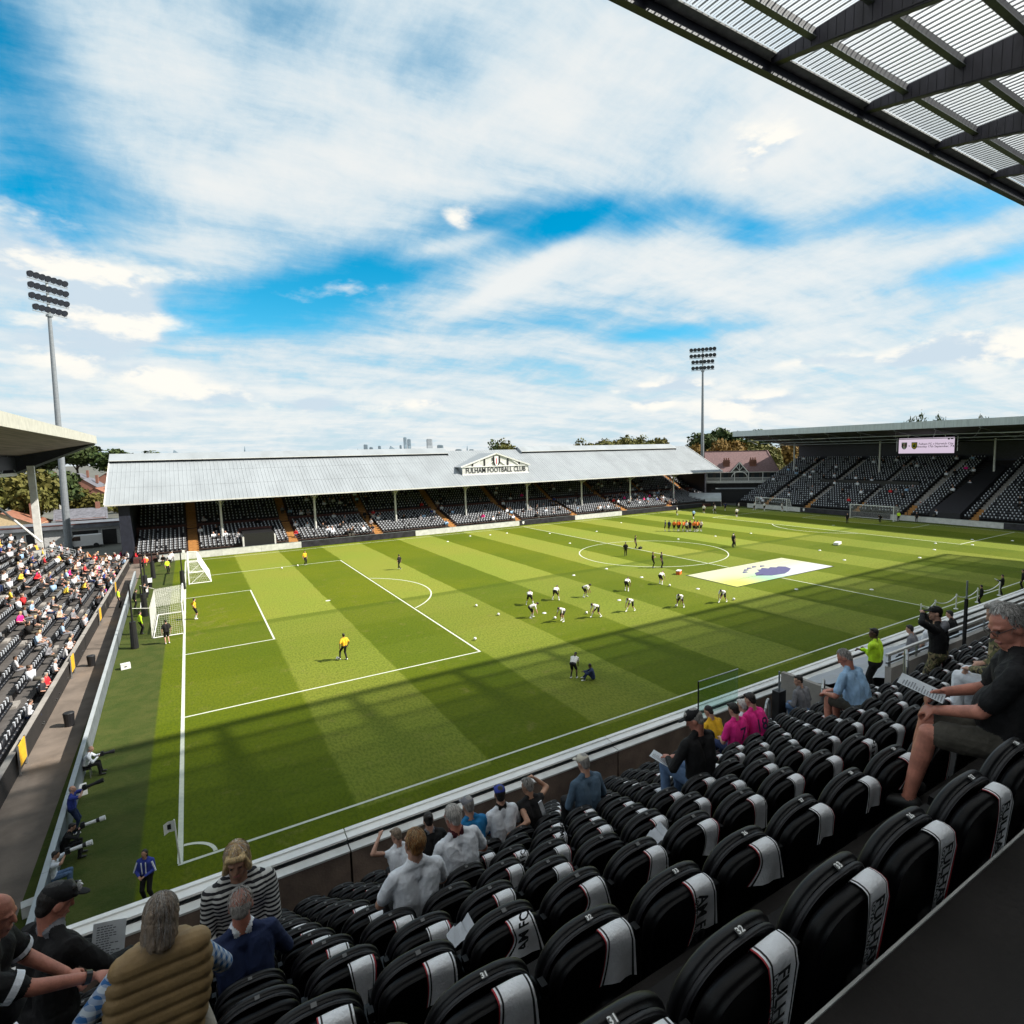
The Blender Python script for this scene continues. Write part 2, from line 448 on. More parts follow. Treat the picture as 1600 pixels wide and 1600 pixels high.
mb = MB(); mb.box(NX0, -35.2, 0, NX1, -34.6, 25.4, navy); mb.obj('back_wall', stand)
mb = MB(); mb.box(NX0-.4, -34.6, 0, NX0, -10.4, 11.6, navy); mb.obj('side_wall', stand)
mb = MB(); mb.box(NX1, -34.6, 0, NX1+.4, -10.4, 25.3, navy); mb.obj('side_wall', stand)  # out of view, taken up to roof height to block sky light
# lower terrace in front of the parapet, hidden from the seats above
mb = MB()
for i in range(9):
    mb.box(NX0, -10.43+.72*i, -.05, NX1, -9.71+.72*i-.002, 4.4-.5*i, conc)
mb.obj('lower_terrace', stand)
# parapet: panels of brown concrete with a pale coping, then a broad pale ledge outside it
px0 = NX0; n = 0
while px0 < NX1:
    L = 6.05; x1 = min(NX1, px0+L)
    m_ = conc_brown if px0 < 18 else conc
    mb = MB(); mb.box(px0+.02, -10.95, 4.2, x1-.02, -10.80, 5.94, m_); mb.obj('parapet_panel', stand)
    mb = MB(); mb.box(px0+.012, -10.965, 5.94, x1-.012, -10.76, 5.975, offwhite); mb.obj('coping', stand)
    mb = MB(); mb.box(px0+.01, -10.73, 6.03, x1-.01, -10.46, 6.07, white); mb.box(px0+.01, -10.55, 6.072, x1-.01, -10.46, 6.10, white); mb.box(px0+.01, -10.62, 5.5, x1-.01, -10.50, 6.028, mgrey); mb.obj('ledge', stand)
    px0 += L
mb = MB(); mb.box(NX0, -10.738, 5.2, NX1, -10.70, 5.90, black); mb.box(NX0, -10.80, 4.6, NX1, -10.44, 5.2, conc); mb.obj('parapet_core', stand)
mb = MB(); mb.box(NX0, -10.755, 5.93, NX1, -10.742, 5.99, black); mb.obj('parapet_groove', stand)

# roof over the near stand
roof_z = lambda y: 27.25+.05*(y+6)
def sheet_mat(nm, clear):
    m = D.materials.new('corrugated_sheet_'+nm); m.use_nodes = True
    k = G(m.node_tree); m.node_tree.nodes.clear()
    tr = k.n('ShaderNodeBsdfTransparent'); tr.inputs[0].default_value = (.92, .96, 1, 1)
    tl = k.n('ShaderNodeBsdfTranslucent'); tl.inputs[0].default_value = (.64, .66, .68, 1)
    df = k.n('ShaderNodeBsdfDiffuse'); df.inputs[0].default_value = (.6, .62, .64, 1)
    a_ = k.n('ShaderNodeMixShader', i0=.22); k.put(a_.inputs[1], tl.outputs[0]); k.put(a_.inputs[2], df.outputs[0])
    b_ = k.n('ShaderNodeMixShader', i0=clear); k.put(b_.inputs[1], a_.outputs[0]); k.put(b_.inputs[2], tr.outputs[0])
    k.put(k.n('ShaderNodeOutputMaterial').inputs[0], b_.outputs[0])
    return m
RX = [2.29+6.13*i for i in range(-2, 17)]           # rafter positions; one falls at x = 14.9
yP = [-6.42, -7.87, -9.85, -11.85, -13.85, -15.85, -17.85, -19.85, -21.85, -23.85, -25.85]
rd = lambda y: .22+.185*(-6-y) if y > -13 else .22+.185*7   # rafter depth, deepening from the edge
bm_wood = M('dark_stained_board', (.030, .028, .040), .6, var=.35, scale=2.2, stretch=(1, 1, .3))
bm_edge = M('dark_roof_steel', (.012, .012, .02), .5, var=.2)
mb = MB(); mb.box(RX[0], -6.02, 26.62, RX[-1], -5.88, 27.36, navy); mb.box(RX[0], -6.16, 26.62, RX[-1], -6.02, 26.74, bm_edge); mb.obj('fascia', stand)
mb = MB(); mb.box(RX[0], -6.42, 27.14, RX[-1], -6.021, 27.2, M('grey_gutter_lining', (.40, .39, .37), .8, var=.2, scale=3)); mb.obj('gutter', stand)
rib_m = M('sheet_rib_grey', (.46, .47, .48), .6, var=.1)
# sheets: real corrugation, one mesh shared by all bays
def sheet_mesh(w, d, n, poly_m):
    b = MB()
    prof = []
    for i in range(n):
        x = w*i/n; p_ = w/n
        prof += [(x, 0), (x+.40*p_, 0), (x+.50*p_, .05), (x+.90*p_, .05)]
    prof.append((w, 0))
    for (xa, za), (xb, zb) in zip(prof[:-1], prof[1:]):
        b.quad((xa, 0, za), (xb, 0, zb), (xb, -d, zb-.05*d), (xa, -d, za-.05*d), poly_m if abs(za-zb) < .01 else rib_m)
    return b.mesh('corrugated_sheet')
sms = [sheet_mesh(6.13, 1.45, 22, sheet_mat('shadow_fade_front', .70)), sheet_mesh(6.13, 2.0, 22, sheet_mat('shadow_fade_second', .40)), sheet_mesh(6.13, 2.0, 22, sheet_mat('shadow_fade_third', .16)), sheet_mesh(6.13, 2.0, 22, sheet_mat('shadow_fade_rear', .06))]  # clarity stepped down row by row, made up to soften the roof's shadow edge
for i in range(len(RX)-1):
    for j in range(len(yP)-1):
        put('roof_sheet', sms[min(j, 3)], stand, (RX[i], yP[j], roof_z(yP[j])))
mb = MB(); mb.box(RX[0], -35.2, 26.0, RX[-1], -25.86, 26.3, navy); mb.obj('solid_roof', stand)
for y in yP[1:]:
    mb = MB(); z = roof_z(y)
    mb.box(RX[0], y-.07, z-.30, RX[-1], y+.07, z-.012, bm_edge); mb.box(RX[0], y-.12, z-.34, RX[-1], y+.12, z-.302, M('grey_purlin_flange', (.10, .11, .12), .5, .3))
    mb.obj('purlin', stand)
board_cache = {}
for i, x in enumerate(RX):
    mb = MB()
    ys = [-6.16, -8, -10, -12, -14, -18, -21.85, -25.85]
    for ya, yb in zip(ys[:-1], ys[1:]):
        za, zb = roof_z(ya)-.03, roof_z(yb)-.03
        for s_ in (-1, 1):
            mb.quad((x+s_*.11, ya, za-rd(ya)), (x+s_*.11, yb, zb-rd(yb)), (x+s_*.11, yb, zb), (x+s_*.11, ya, za), bm_edge)
        mb.quad((x-.11, ya, za-rd(ya)), (x+.11, ya, za-rd(ya)), (x+.11, yb, zb-rd(yb)), (x-.11, yb, zb-rd(yb)), bm_edge)
    mb.quad((x-.11, -6.16, roof_z(-6.16)-.03-rd(-6.16)), (x+.11, -6.16, roof_z(-6.16)-.03-rd(-6.16)), (x+.11, -6.16, roof_z(-6.16)-.03), (x-.11, -6.16, roof_z(-6.16)-.03), bm_edge)
    rf = mb.obj('rafter', stand)
    if 12 < x < 46:                                    # cladding boards one by one where they can be told apart
        y = -6.3
        while y > (-14 if x > 20 else -12):
            w_ = .30
            for s_ in (-1, 1):
                key = (round(y, 2), s_)
                if key not in board_cache:
                    b = MB(); ya, yb = y, y-w_+.025
                    za, zb = roof_z(ya)-.04, roof_z(yb)-.04
                    o_ = s_*(.112+.014); i_ = s_*.112
                    vs = [(i_, ya, za), (i_, yb, zb), (i_, yb, zb-rd(yb)+.02), (i_, ya, za-rd(ya)+.02), (o_, ya, za), (o_, yb, zb), (o_, yb, zb-rd(yb)+.02), (o_, ya, za-rd(ya)+.02)]
                    b.add(vs, [(0, 1, 2, 3), (4, 5, 6, 7), (0, 1, 5, 4), (1, 2, 6, 5), (2, 3, 7, 6), (3, 0, 4, 7)], bm_wood)
                    board_cache[key] = b.mesh('cladding_board')
                put('cladding_board', board_cache[key], rf, (x, 0, 0))
            y -= w_
        b = MB(); ya, yb = -6.2, -13.8
        b.add([(x-.15, ya, roof_z(ya)-.06-rd(ya)), (x+.15, ya, roof_z(ya)-.06-rd(ya)), (x+.15, yb, roof_z(yb)-.06-rd(-13)), (x-.15, yb, roof_z(yb)-.06-rd(-13)),
               (x-.15, ya, roof_z(ya)-.032-rd(ya)), (x+.15, ya, roof_z(ya)-.032-rd(ya)), (x+.15, yb, roof_z(yb)-.032-rd(-13)), (x-.15, yb, roof_z(yb)-.032-rd(-13))],
              [(0, 1, 2, 3), (4, 5, 6, 7), (0, 1, 5, 4), (1, 2, 6, 5), (2, 3, 7, 6), (3, 0, 4, 7)], bm_edge)
        b.obj('rafter_flange', rf)
# ------------------------------------------------------------------ far seating
seat_blk = M('black_seat_plastic', (.014, .015, .019), .42, var=.25, scale=3)
cloth_w = M('white_scarf_cloth', (.50, .53, .58), .85, var=.10, scale=9, bump=.3, bscale=60)
def far_seat(flag=True):
    b = MB()
    b.box(-.22, -.05, .38, .22, .0, .84, seat_blk)
    b.box(-.21, .002, .36, .21, .10, .50, seat_blk)
    if flag:
        b.quad((.0, .012, .62), (.15, .012, .63), (.15, .012, .852), (.0, .012, .852), cloth_w)
        b.quad((.0, -.062, .852), (.15, -.062, .852), (.15, .012, .852), (.0, .012, .852), cloth_w)
        b.quad((.0, -.062, .66), (.15, -.062, .65), (.15, -.062, .852), (.0, -.062, .852), cloth_w)
    return b
def far_seats(parent, spots, yaw, bare=.06):
    spots = np.asarray(spots, float)
    flag = RNG.random(len(spots)) > bare
    v1, f1, m1 = spread(far_seat(), spots[flag], yaw)
    v2, f2, m2 = spread(far_seat(False), spots[~flag], yaw)
    big('seats', np.vstack([v1, v2]), np.vstack([f1, f2+len(v1)]), [seat_blk, cloth_w], np.concatenate([m1, m2]), parent, kind='stuff')

# ------------------------------------------------------------------ stand along the far side
fs = thing('grandstand', 'long far stand under a pale grey pitched roof with a white lettered gable', 'grandstand', (0, 0, 0))
FX0, FX1 = -5.6, 103.0
aisle = [1.0+12.35*i for i in range(9)]
rows = [(67.9+.8*i, .72+.21*i) for i in range(10)]+[(76.9+.72*i, 3.30+.37*i) for i in range(13)]
mb = MB()
terr = M('stand_floor_timber', (.075, .045, .035), .8, var=.3, scale=2)
for y, z in rows: mb.box(FX0, y-.35, z-1.0, FX1, y+.37, z, terr)
mb.obj('seating_terrace', fs)
vom = lambda x, y: 6.6 < x < 11.2 and y < 72.5
spots = []
for y, z in rows:
    for x in np.arange(FX0+.6, FX1-.4, .5):
        if min(abs(x-a) for a in aisle) < .75 or vom(x, y): continue
        if 90 < x and y > 85: continue
        spots.append((x, y+.2, z))
far_seats(fs, spots, PI)
for a in aisle:
    mb = MB()
    for y, z in rows:
        mb.box(a-.6, y-.36, z-.2, a+.6, y+.0, z+.10, wood); mb.box(a-.6, y+.002, z-.2, a+.6, y+.36, z+.2, wood)
    mb.box(a-.6, 75.462, 2.4, a+.6, 76.538, 3.0, wood)
    mb.obj('stair', fs)
mb = MB(); x0 = FX0
for a in aisle+[FX1+.7]:
    mb.box(x0, 76.02, 2.2, min(a-.7, FX1), 76.16, 3.72, maroon); x0 = a+.7
mb.obj('dividing_wall', fs)
mb = MB(); mb.box(7.0, 67.5, .3, 10.8, 72.6, 2.6, black); mb.box(6.8, 67.45, .3, 7.0, 72.7, 2.2, offwhite); mb.box(10.8, 67.45, .3, 11.0, 72.7, 2.2, offwhite); mb.box(6.7, 72.7, 1.4, 11.1, 72.9, 2.9, maroon)
mb.obj('passage', fs)
mb = MB(); mb.box(FX0, 86.9, 0, FX1, 87.2, 9.2, navy); mb.obj('back_wall', fs)
mb = MB(); mb.box(FX0-1.2, 69.2, 0, FX0, 87.2, 7.4, navy); mb.obj('end_wall', fs)
mb = MB(); mb.box(FX1, 72.5, 0, FX1+.3, 87.2, 7.0, navy); mb.obj('end_wall', fs)
mb = MB(); mb.box(FX0, 67.25, -.05, FX1, 67.5, .60, maroon); mb.obj('front_wall', fs)
EY, EZ, RY, RZ = 68.5, 7.50, 80.0, 13.5
rs = (RZ-EZ)/(RY-EY)
roof_m = M('grey_roof_sheet', (.27, .295, .315), .6, .0, var=.10, scale=.35, stretch=(1, .25, 1))
L0, L1 = -8.1, 104.4
nb = 28
dx_ = (L1-L0)/nb
fall = lambda x: 0.0
for i in range(nb):
    for j in range(3):
        a = L0+dx_*i+.012; b_ = L0+dx_*(i+1)-.012
        ya = EY+(RY-EY)*j/3-.04*(j > 0); yb = EY+(RY-EY)*(j+1)/3
        lift = .03*(2-j)*0+.02
        mb = MB()
        nr = 8
        for q in range(nr):
            xa = a+(b_-a)*q/nr; xb = a+(b_-a)*(q+1)/nr; xm = xa+(xb-xa)*.12
            za = EZ+rs*(ya-EY)+.02*(j > 0); zb = EZ+rs*(yb-EY)
            mb.add([(xa, ya, za+.03), (xm, ya, za+.03), (xm, yb, zb+.03), (xa, yb, zb+.03), (xm+.02, ya, za), (xb, ya, za), (xb, yb, zb), (xm+.02, yb, zb)], [(0, 1, 2, 3), (4, 5, 6, 7), (1, 4, 7, 2)], roof_m)
        mb.obj('roof_sheet', fs)
mb = MB(); mb.quad((L0, RY, RZ), (L1, RY, RZ), (L1, 91, 8.4), (L0, 91, 8.4), roof_m); mb.obj('rear_roof', fs)
mb = MB(); mb.quad((L0+.1, EY+.2, EZ-.05), (L1-.1, EY+.2, EZ-.05), (L1-.1, RY, RZ-.22), (L0+.1, RY, RZ-.22), M('dark_soffit', (.05, .05, .06), .8)); mb.obj('soffit', fs)
for xa, xb in ((L0, 42.0), (57.5, 99.5)):
    mb = MB()
    ya, yb = 78.2, 81.2
    za = EZ+rs*(ya-EY)+.55; zr = RZ+.55
    mb.add([(xa, ya, za), (xb, ya, za), (xb, 80, zr), (xa, 80, zr), (xa, yb+.6, za), (xb, yb+.6, za)], [(0, 1, 2, 3), (3, 2, 5, 4)], roof_m)
    mb.quad((xa, ya, za), (xb, ya, za), (xb, ya+.02, za-.10), (xa, ya+.02, za-.10), white)
    mb.quad((xa+.1, ya+.5, za-.5), (xb-.1, ya+.5, za-.5), (xb-.1, ya+.5, za+.2), (xa+.1, ya+.5, za+.2), black)
    mb.quad((xa, ya, za), (xa, 80, zr), (xa, 80, RZ), (xa, ya, za-.55), roof_m); mb.quad((xb, ya, za), (xb, 80, zr), (xb, 80, RZ), (xb, ya, za-.55), roof_m)
    mb.obj('ridge_vent', fs)
mb = MB(); mb.beam((L0, EY-.06, EZ-.02), (L1, EY-.06, EZ-.02), .14, .16, offwhite); mb.obj('gutter', fs)
mb = MB(); mb.beam((L0-.02, EY, EZ+.02), (L0-.02, RY, RZ+.05), .10, .22, offwhite); mb.beam((L1+.02, EY, EZ+.02), (L1+.02, RY, RZ+.05), .10, .22, offwhite); mb.obj('verge_board', fs)
for i in range(8):
    x = 4.6+12.43*i
    mb = MB()
    mb.tube((x, 71, 1.0), (x, 71, 6.9), .17, .15, offwhite, 10); mb.tube((x, 71, .9), (x, 71, 1.5), .24, .24, offwhite, 10); mb.tube((x, 71, 6.9), (x, 71, 7.15), .15, .3, offwhite, 10)
    mb.beam((x, 71, 6.6), (x, 69.0, 7.5), .10, .12, offwhite); mb.beam((x, 71, 6.6), (x, 73.5, 8.7), .10, .12, offwhite); mb.beam((x, 71, 7.1), (x, 71, 8.6), .16, .16, offwhite)
    for s_ in (-1, 1): mb.beam((x, 71, 6.3), (x+s_*1.2, 71, 8.3), .08, .1, mgrey)
    mb.obj('column', fs)
# lettered gable
gb = MB(); gx0, gx1, gy_, gz0, gz1, gap = 41.8, 55.2, 71.75, 9.15, 10.6, 12.8
gc = (gx0+gx1)/2
gb.add([(gx0, gy_, gz0), (gx1, gy_, gz0), (gx1, gy_, gz1), (gc, gy_, gap), (gx0, gy_, gz1)], [(0, 1, 2, 3, 4)], offwhite)
yb = lambda z: EY+(z-EZ)/rs
gb.add([(gx0-.4, gy_-.25, gz1-.05), (gc, gy_-.25, gap+.12), (gc, yb(gap+.12), gap+.12), (gx0-.4, yb(gz1-.05), gz1-.05)], [(0, 1, 2, 3)], roof_m)
gb.add([(gx1+.4, gy_-.25, gz1-.05), (gc, gy_-.25, gap+.12), (gc, yb(gap+.12), gap+.12), (gx1+.4, yb(gz1-.05), gz1-.05)], [(0, 1, 2, 3)], roof_m)
for xs in (gx0, gx1): gb.quad((xs, gy_, gz0), (xs, yb(gz0), gz0), (xs, yb(gz1), gz1), (xs, gy_, gz1), mgrey)
gable = gb.obj('gable', fs)
mb = MB()
for a, b_ in (((gx0-.3, gz1-.05), (gc, gap+.05)), ((gx1+.3, gz1-.05), (gc, gap+.05))):
    mb.beam((a[0], gy_-.12, a[1]), (b_[0], gy_-.12, b_[1]), .22, .22, white)
mb.box(gx0-.05, gy_-.14, gz0-.08, gx1+.05, gy_-.02, gz0+.10, white); mb.box(gx0, gy_-.13, gz1-.12, gx1, gy_-.03, gz1+.02, white)
for i, (xa, xb) in enumerate(((-4.6, -3.2), (-1.9, -.5), (1.9, .5), (4.6, 3.2))):
    mb.beam((gc+xa, gy_-.08, gz1+.05), (gc+xb, gy_-.08, min(gap-.35, gz1+1.0)), .12, .12, white)
for xx in (-4.7, -2.35, 2.35, 4.7): mb.box(gc+xx-.13, gy_-.09, gz1+.08, gc+xx+.13, gy_-.01, gz1+ (1.55 if abs(xx) < 3 else .85) - .25, black)
mb.obj('timber_frame', gable)
mb = MB()
def shield(b, c, w, h, y, mat, d=0):
    pts = [(-.5, .5), (.5, .5), (.5, -.1), (.38, -.32), (.2, -.46), (0, -.52), (-.2, -.46), (-.38, -.32), (-.5, -.1)]
    b.poly([(c[0]+px_*w, y, c[1]+py_*h) for px_, py_ in pts], mat)
shield(mb, (gc, 11.45), 1.5, 1.75, gy_-.14, black); shield(mb, (gc, 11.45), .78, 1.75, gy_-.15, white); mb.box(gc-.07, gy_-.17, 10.95, gc+.07, gy_-.16, 11.95, red)
mb.obj('shield', gable)
TXT['gable'].transform(Matrix.Scale(.78, 4, (1, 0, 0)))
text('gable', M('black_lettering', (.02, .02, .025), .5, var=0), gable, frame((gc, gy_-.06, 9.86), (1, 0, 0), (0, 0, 1)))

# ------------------------------------------------------------------ stand behind the right-hand goal
pu = thing('grandstand', 'dark covered stand behind the right-hand goal with a hanging screen', 'grandstand')
prow = [(103.7+.78*i, .75+.335*i) for i in range(27)]
PY0, PY1 = -4.0, 63.6
mb = MB()
for x, z in prow: mb.box(x-.35, PY0, z-1.2, x+.43, PY1, z, conc_d)
mb.obj('seating_terrace', pu)
pa = [56.5, 47.0, 37.2, 28.6, 18.8, 7.2]
spots = []
for i, (x, z) in enumerate(prow):
    for y in np.arange(PY0+.5, PY1-.4, .5):
        if min(abs(y-a) for a in pa) < .65 or 20.4 < y < 25.2: continue
        if i in (12, 13) and 31 < y < 50: continue
        spots.append((x+.15, y, z))
far_seats(pu, spots, PI/2, .10)
for a in pa:
    mb = MB()
    for x, z in prow: mb.box(x-.36, a-.5, z-.6, x+.0, a+.5, z+.12, wood if x < 107 else conc)
    mb.obj('stair', pu)
mb = MB(); mb.box(112.6, 31, 4.6, 112.75, 50, 5.9, black); mb.obj('barrier', pu)
mb = MB(); xs, zs = prow[0]; xe, ze = prow[-6]
mb.add([(xs-.2, 20.6, zs+.9), (xs-.2, 25.0, zs+.9), (xe, 23.4, ze+.9), (xe, 20.6, ze+.9), (xs-.2, 20.6, zs), (xs-.2, 25, zs), (xe, 23.4, ze), (xe, 20.6, ze)], [(0, 1, 2, 3), (0, 1, 5, 4), (1, 2, 6, 5), (0, 3, 7, 4)], M('black_cover_sheet', (.018, .018, .022), .7))
mb.obj('seat_cover', pu)
mb = MB(); mb.box(125.2, PY0, 0, 125.5, PY1, 14, navy); mb.obj('back_wall', pu)
mb = MB()
for y in (PY0-.3, PY1): mb.add([(103.2, y, 0), (125.5, y, 0), (125.5, y, 10), (124.5, y, 9.8), (103.2, y, 1.0)], [(0, 1, 2, 3, 4)], navy)
mb.obj('side_wall', pu)
fas = M('pale_ribbed_fascia', (.42, .47, .50), .5, .2, var=.12, scale=2, stretch=(1, 3, .2))
RY0, RY1 = -12.0, 64.6
y = RY0
while y < RY1-.1:
    mb = MB(); y1 = min(RY1, y+3.2); mb.box(103.0, y+.01, 15.2, 103.14, y1-.01, 16.35, fas); mb.obj('fascia_panel', pu); y = y1
mb = MB(); mb.quad((103.02, RY0, 16.3), (103.02, RY1, 16.3), (127, RY1, 15.0), (127, RY0, 15.0), roof_m); mb.obj('roof', pu)
mb = MB(); mb.quad((103.15, RY0, 15.25), (103.15, RY1, 15.25), (127, RY1, 12.6), (127, RY0, 12.6), M('dark_soffit', (.05, .05, .06), .8)); mb.poly([(103, RY1-.01, 15.2), (103, RY1-.01, 16.3), (127, RY1-.01, 15.0), (127, RY1-.01, 12.6)], navy); mb.obj('soffit', pu)
mb = MB()
for y in np.arange(0, 64, 6.2):
    mb.beam((103.4, y, 15.05), (117.9, y, 13.2), .12, .16, mgrey); mb.beam((104, y, 15.0), (110, y+3, 13.9), .08, .08, mgrey); mb.beam((110, y+3, 13.9), (116, y+6.2, 13.4), .08, .08, mgrey)
for x, z in ((107.5, 14.2), (112, 13.6), (117, 13.1)): mb.beam((x, RY0, z), (x, RY1-.3, z), .10, .12, mgrey)
mb.obj('roof_truss', pu)
for y in (59.8, 40.9, 21.8, 3.0):
    mb = MB(); mb.beam((118, y, 6.6), (118, y, 13.4), .26, .26, offwhite, (0, 1, 0)); mb.obj('column', pu)
for y, x in ((54, 106), (47, 107), (31, 106), (16, 107.5)):
    mb = MB(); mb.box(x, y-1.4, 14.1, x+.3, y+1.4, 14.2, offwhite); mb.obj('strip_light', pu)
# hanging screen
sc = thing('display_screen', 'wide pale lilac screen with two crests and match details under the right stand roof', 'screen', (112.2, 30, 12.4))
scr = D.materials.new('lit_screen'); scr.use_nodes = True
k = G(scr.node_tree); scr.node_tree.nodes.clear()
e_ = k.n('ShaderNodeEmission'); e_.inputs[0].default_value = (.72, .60, .74, 1); e_.inputs[1].default_value = .55
k.put(k.n('ShaderNodeOutputMaterial').inputs[0], e_.outputs[0])
mb = MB(); mb.box(.0, -4.55, -1.4, .3, 4.55, 1.4, black); mb.obj('casing', sc)
mb = MB(); mb.quad((-.01, -4.5, -1.35), (-.01, 4.5, -1.35), (-.01, 4.5, 1.35), (-.01, -4.5, 1.35), scr); mb.obj('panel', sc)
mb = MB()
for s_ in (-4.9, 4.9): mb.beam((.15, s_, -1.0), (.15, s_, 1.5), .1, .1, steel, (0, 1, 0))
for s_ in (-3, 3): mb.beam((.15, s_, 1.4), (.15, s_, 1.75), .1, .1, steel, (0, 1, 0))
mb.obj('hanger', sc)
def yz_shield(b, cy, cz, w, h, x, mat):
    pts = [(-.5, .5), (.5, .5), (.5, -.1), (.38, -.32), (.2, -.46), (0, -.52), (-.2, -.46), (-.38, -.32), (-.5, -.1)]
    b.poly([(x, cy-a*w, cz+c_*h) for a, c_ in pts], mat)
mb = MB(); yz_shield(mb, 3.55, .0, .95, 1.25, -.02, black); yz_shield(mb, 3.55, .0, .80, 1.08, -.025, white)
for q in (-.28, .28): mb.box(-.035, 3.55+q-.1, -.35, -.03, 3.55+q+.1, .45, black)
mb.obj('crest', sc)
green_c = M('crest_green', (.02, .15, .04), .6, var=0); yel_c = M('crest_yellow', (.75, .55, .02), .6, var=0)
mb = MB(); yz_shield(mb, 1.85, .0, .98, 1.25, -.02, green_c); yz_shield(mb, 1.85, -.02, .82, 1.05, -.025, yel_c)
mb.poly([(-.03, 1.85-a, c_) for a, c_ in ((-.3, .05), (-.1, .12), (.02, .33), (.16, .35), (.25, .25), (.12, .2), (.18, -.05), (.05, -.25), (-.1, -.22))], green_c)
mb.obj('crest', sc)
blkl = M('black_lettering', (.02, .02, .025), .5, var=0)
fr = lambda y, z: frame((-.03, y, z), (0, -1, 0), (0, 0, 1))
text('v', blkl, sc, fr(2.7, .0)); text('screen1', blkl, sc, fr(-1.6, .28)); text('screen2', blkl, sc, fr(-1.6, -.18)); text('ff', red, sc, fr(3.55, .05))
mb = MB(); mb.box(-.02, -3.75, .95, -.012, -3.45, 1.25, black); mb.box(-.02, -4.3, 1.0, -.012, -3.9, 1.2, black); mb.obj('badge', sc)

# ------------------------------------------------------------------ stand behind the left-hand goal
ha = thing('grandstand', 'open left-hand stand with half empty black rows and a high roof at its back', 'grandstand')
hrow = [(-6.35-.78*i, .25+.325*i) for i in range(22)]
HY0, HY1 = -6.0, 64.2
mb = MB()
for x, z in hrow: mb.box(x-.40, HY0, z-1.0, x+.38, HY1, z, M('worn_grey_step', (.085, .078, .075), .85, var=.25, scale=1.5))
mb.obj('seating_terrace', ha)
hal = [6.5, 17.5, 28.0, 39.0, 50.0, 60.0]
spots = []
for i, (x, z) in enumerate(hrow):
    for y in np.arange(HY0+.4, HY1-.3, .48):
        if min(abs(y-a) for a in hal) < .55: continue
        if i in (8, 9, 10) and 57 < y < 64: continue
        spots.append((x-.15, y, z))
far_seats(ha, spots, -PI/2, .12)
for a in hal:
    mb = MB()
    for x, z in hrow: mb.box(x-.39, a-.45, z-.2, x-.02, a+.45, z+.13, conc)
    mb.obj('stair', ha)
mb = MB(); mb.box(-5.96, HY0, 0, -5.80, HY1, 1.02, conc_d); mb.box(-5.99, HY0, 1.02, -5.77, HY1, 1.07, conc); mb.obj('front_wall', ha)
mb = MB()
for x, z in hrow[8:11]: mb.box(x-.3, 57.3, z, x+.3, 63.6, z+.1, conc)
mb.box(-14.6, 57.0, 2.6, -12.2, 57.2, 3.9, offwhite); mb.box(-14.6, 57, 2.6, -14.4, 64.2, 3.9, offwhite)
mb.obj('entrance_wall', ha)
for q in range(5):
    y = 57.6+1.4*q
    mb = MB(); mb.pipe([(-12.6, y, 2.6), (-12.6, y, 3.7), (-10.6, y, 2.9), (-10.6, y, 1.8)], .035, steel); mb.obj('handrail', ha)
mb = MB(); mb.box(-8.06, -12, 15.15, -7.92, 66.2, 16.05, M('cream_fascia', (.46, .45, .39), .55, var=.1, scale=2)); mb.obj('fascia', ha)
mb = MB(); mb.quad((-8.0, -12, 16.0), (-8.0, 66.2, 16.0), (-34, 66.2, 14.6), (-34, -12, 14.6), roof_m); mb.obj('roof', ha)
soff = M('ribbed_tan_soffit', (.20, .17, .15), .7, var=.45, scale=1.2, stretch=(6, .08, 1))
mb = MB(); mb.quad((-8.1, -12, 15.2), (-8.1, 66.2, 15.2), (-15.0, 66.2, 13.9), (-15.0, -12, 13.9), soff); mb.quad((-15, -12, 13.88), (-15, 66.2, 13.88), (-34, 66.2, 12.2), (-34, -12, 12.2), navy); mb.obj('soffit', ha)
mb = MB(); mb.poly([(-8, 66.15, 15.2), (-8, 66.15, 16), (-34, 66.15, 14.6), (-34, 66.15, 11.4), (-15.6, 66.15, 11.9)], navy)
mb.beam((-8.1, 66.1, 15.1), (-15.4, 66.1, 11.9), .16, .22, mgrey); mb.obj('gable_end', ha)
mb = MB(); mb.box(-15.6, -12, 11.6, -15.4, 66, 11.95, offwhite); mb.box(-15.5, -12, 12.3, -15.42, 66, 13.7, navy)
for y in np.arange(0, 66, 6.0): mb.beam((-15.5, y, 11.9), (-15.5, y+3, 13.8), .1, .1, mgrey); mb.beam((-15.5, y+3, 13.8), (-15.5, y+6, 11.9), .1, .1, mgrey)
mb.obj('roof_truss', ha)
for y in (65.6, 40.0, 14.0):
    mb = MB(); mb.beam((-14.1, y, 0.2), (-14.1, y, 12.7), .62, .5, offwhite, (0, 1, 0)); mb.obj('column', ha)
mb = MB(); mb.tube((-13.6, 64, 4.0), (-20, 66, 11.6), .12, .12, offwhite); mb.obj('brace', ha)
mb = MB(); mb.box(-24.6, HY0, 0, -24.3, 40, 12.2, navy); mb.obj('back_wall', ha)

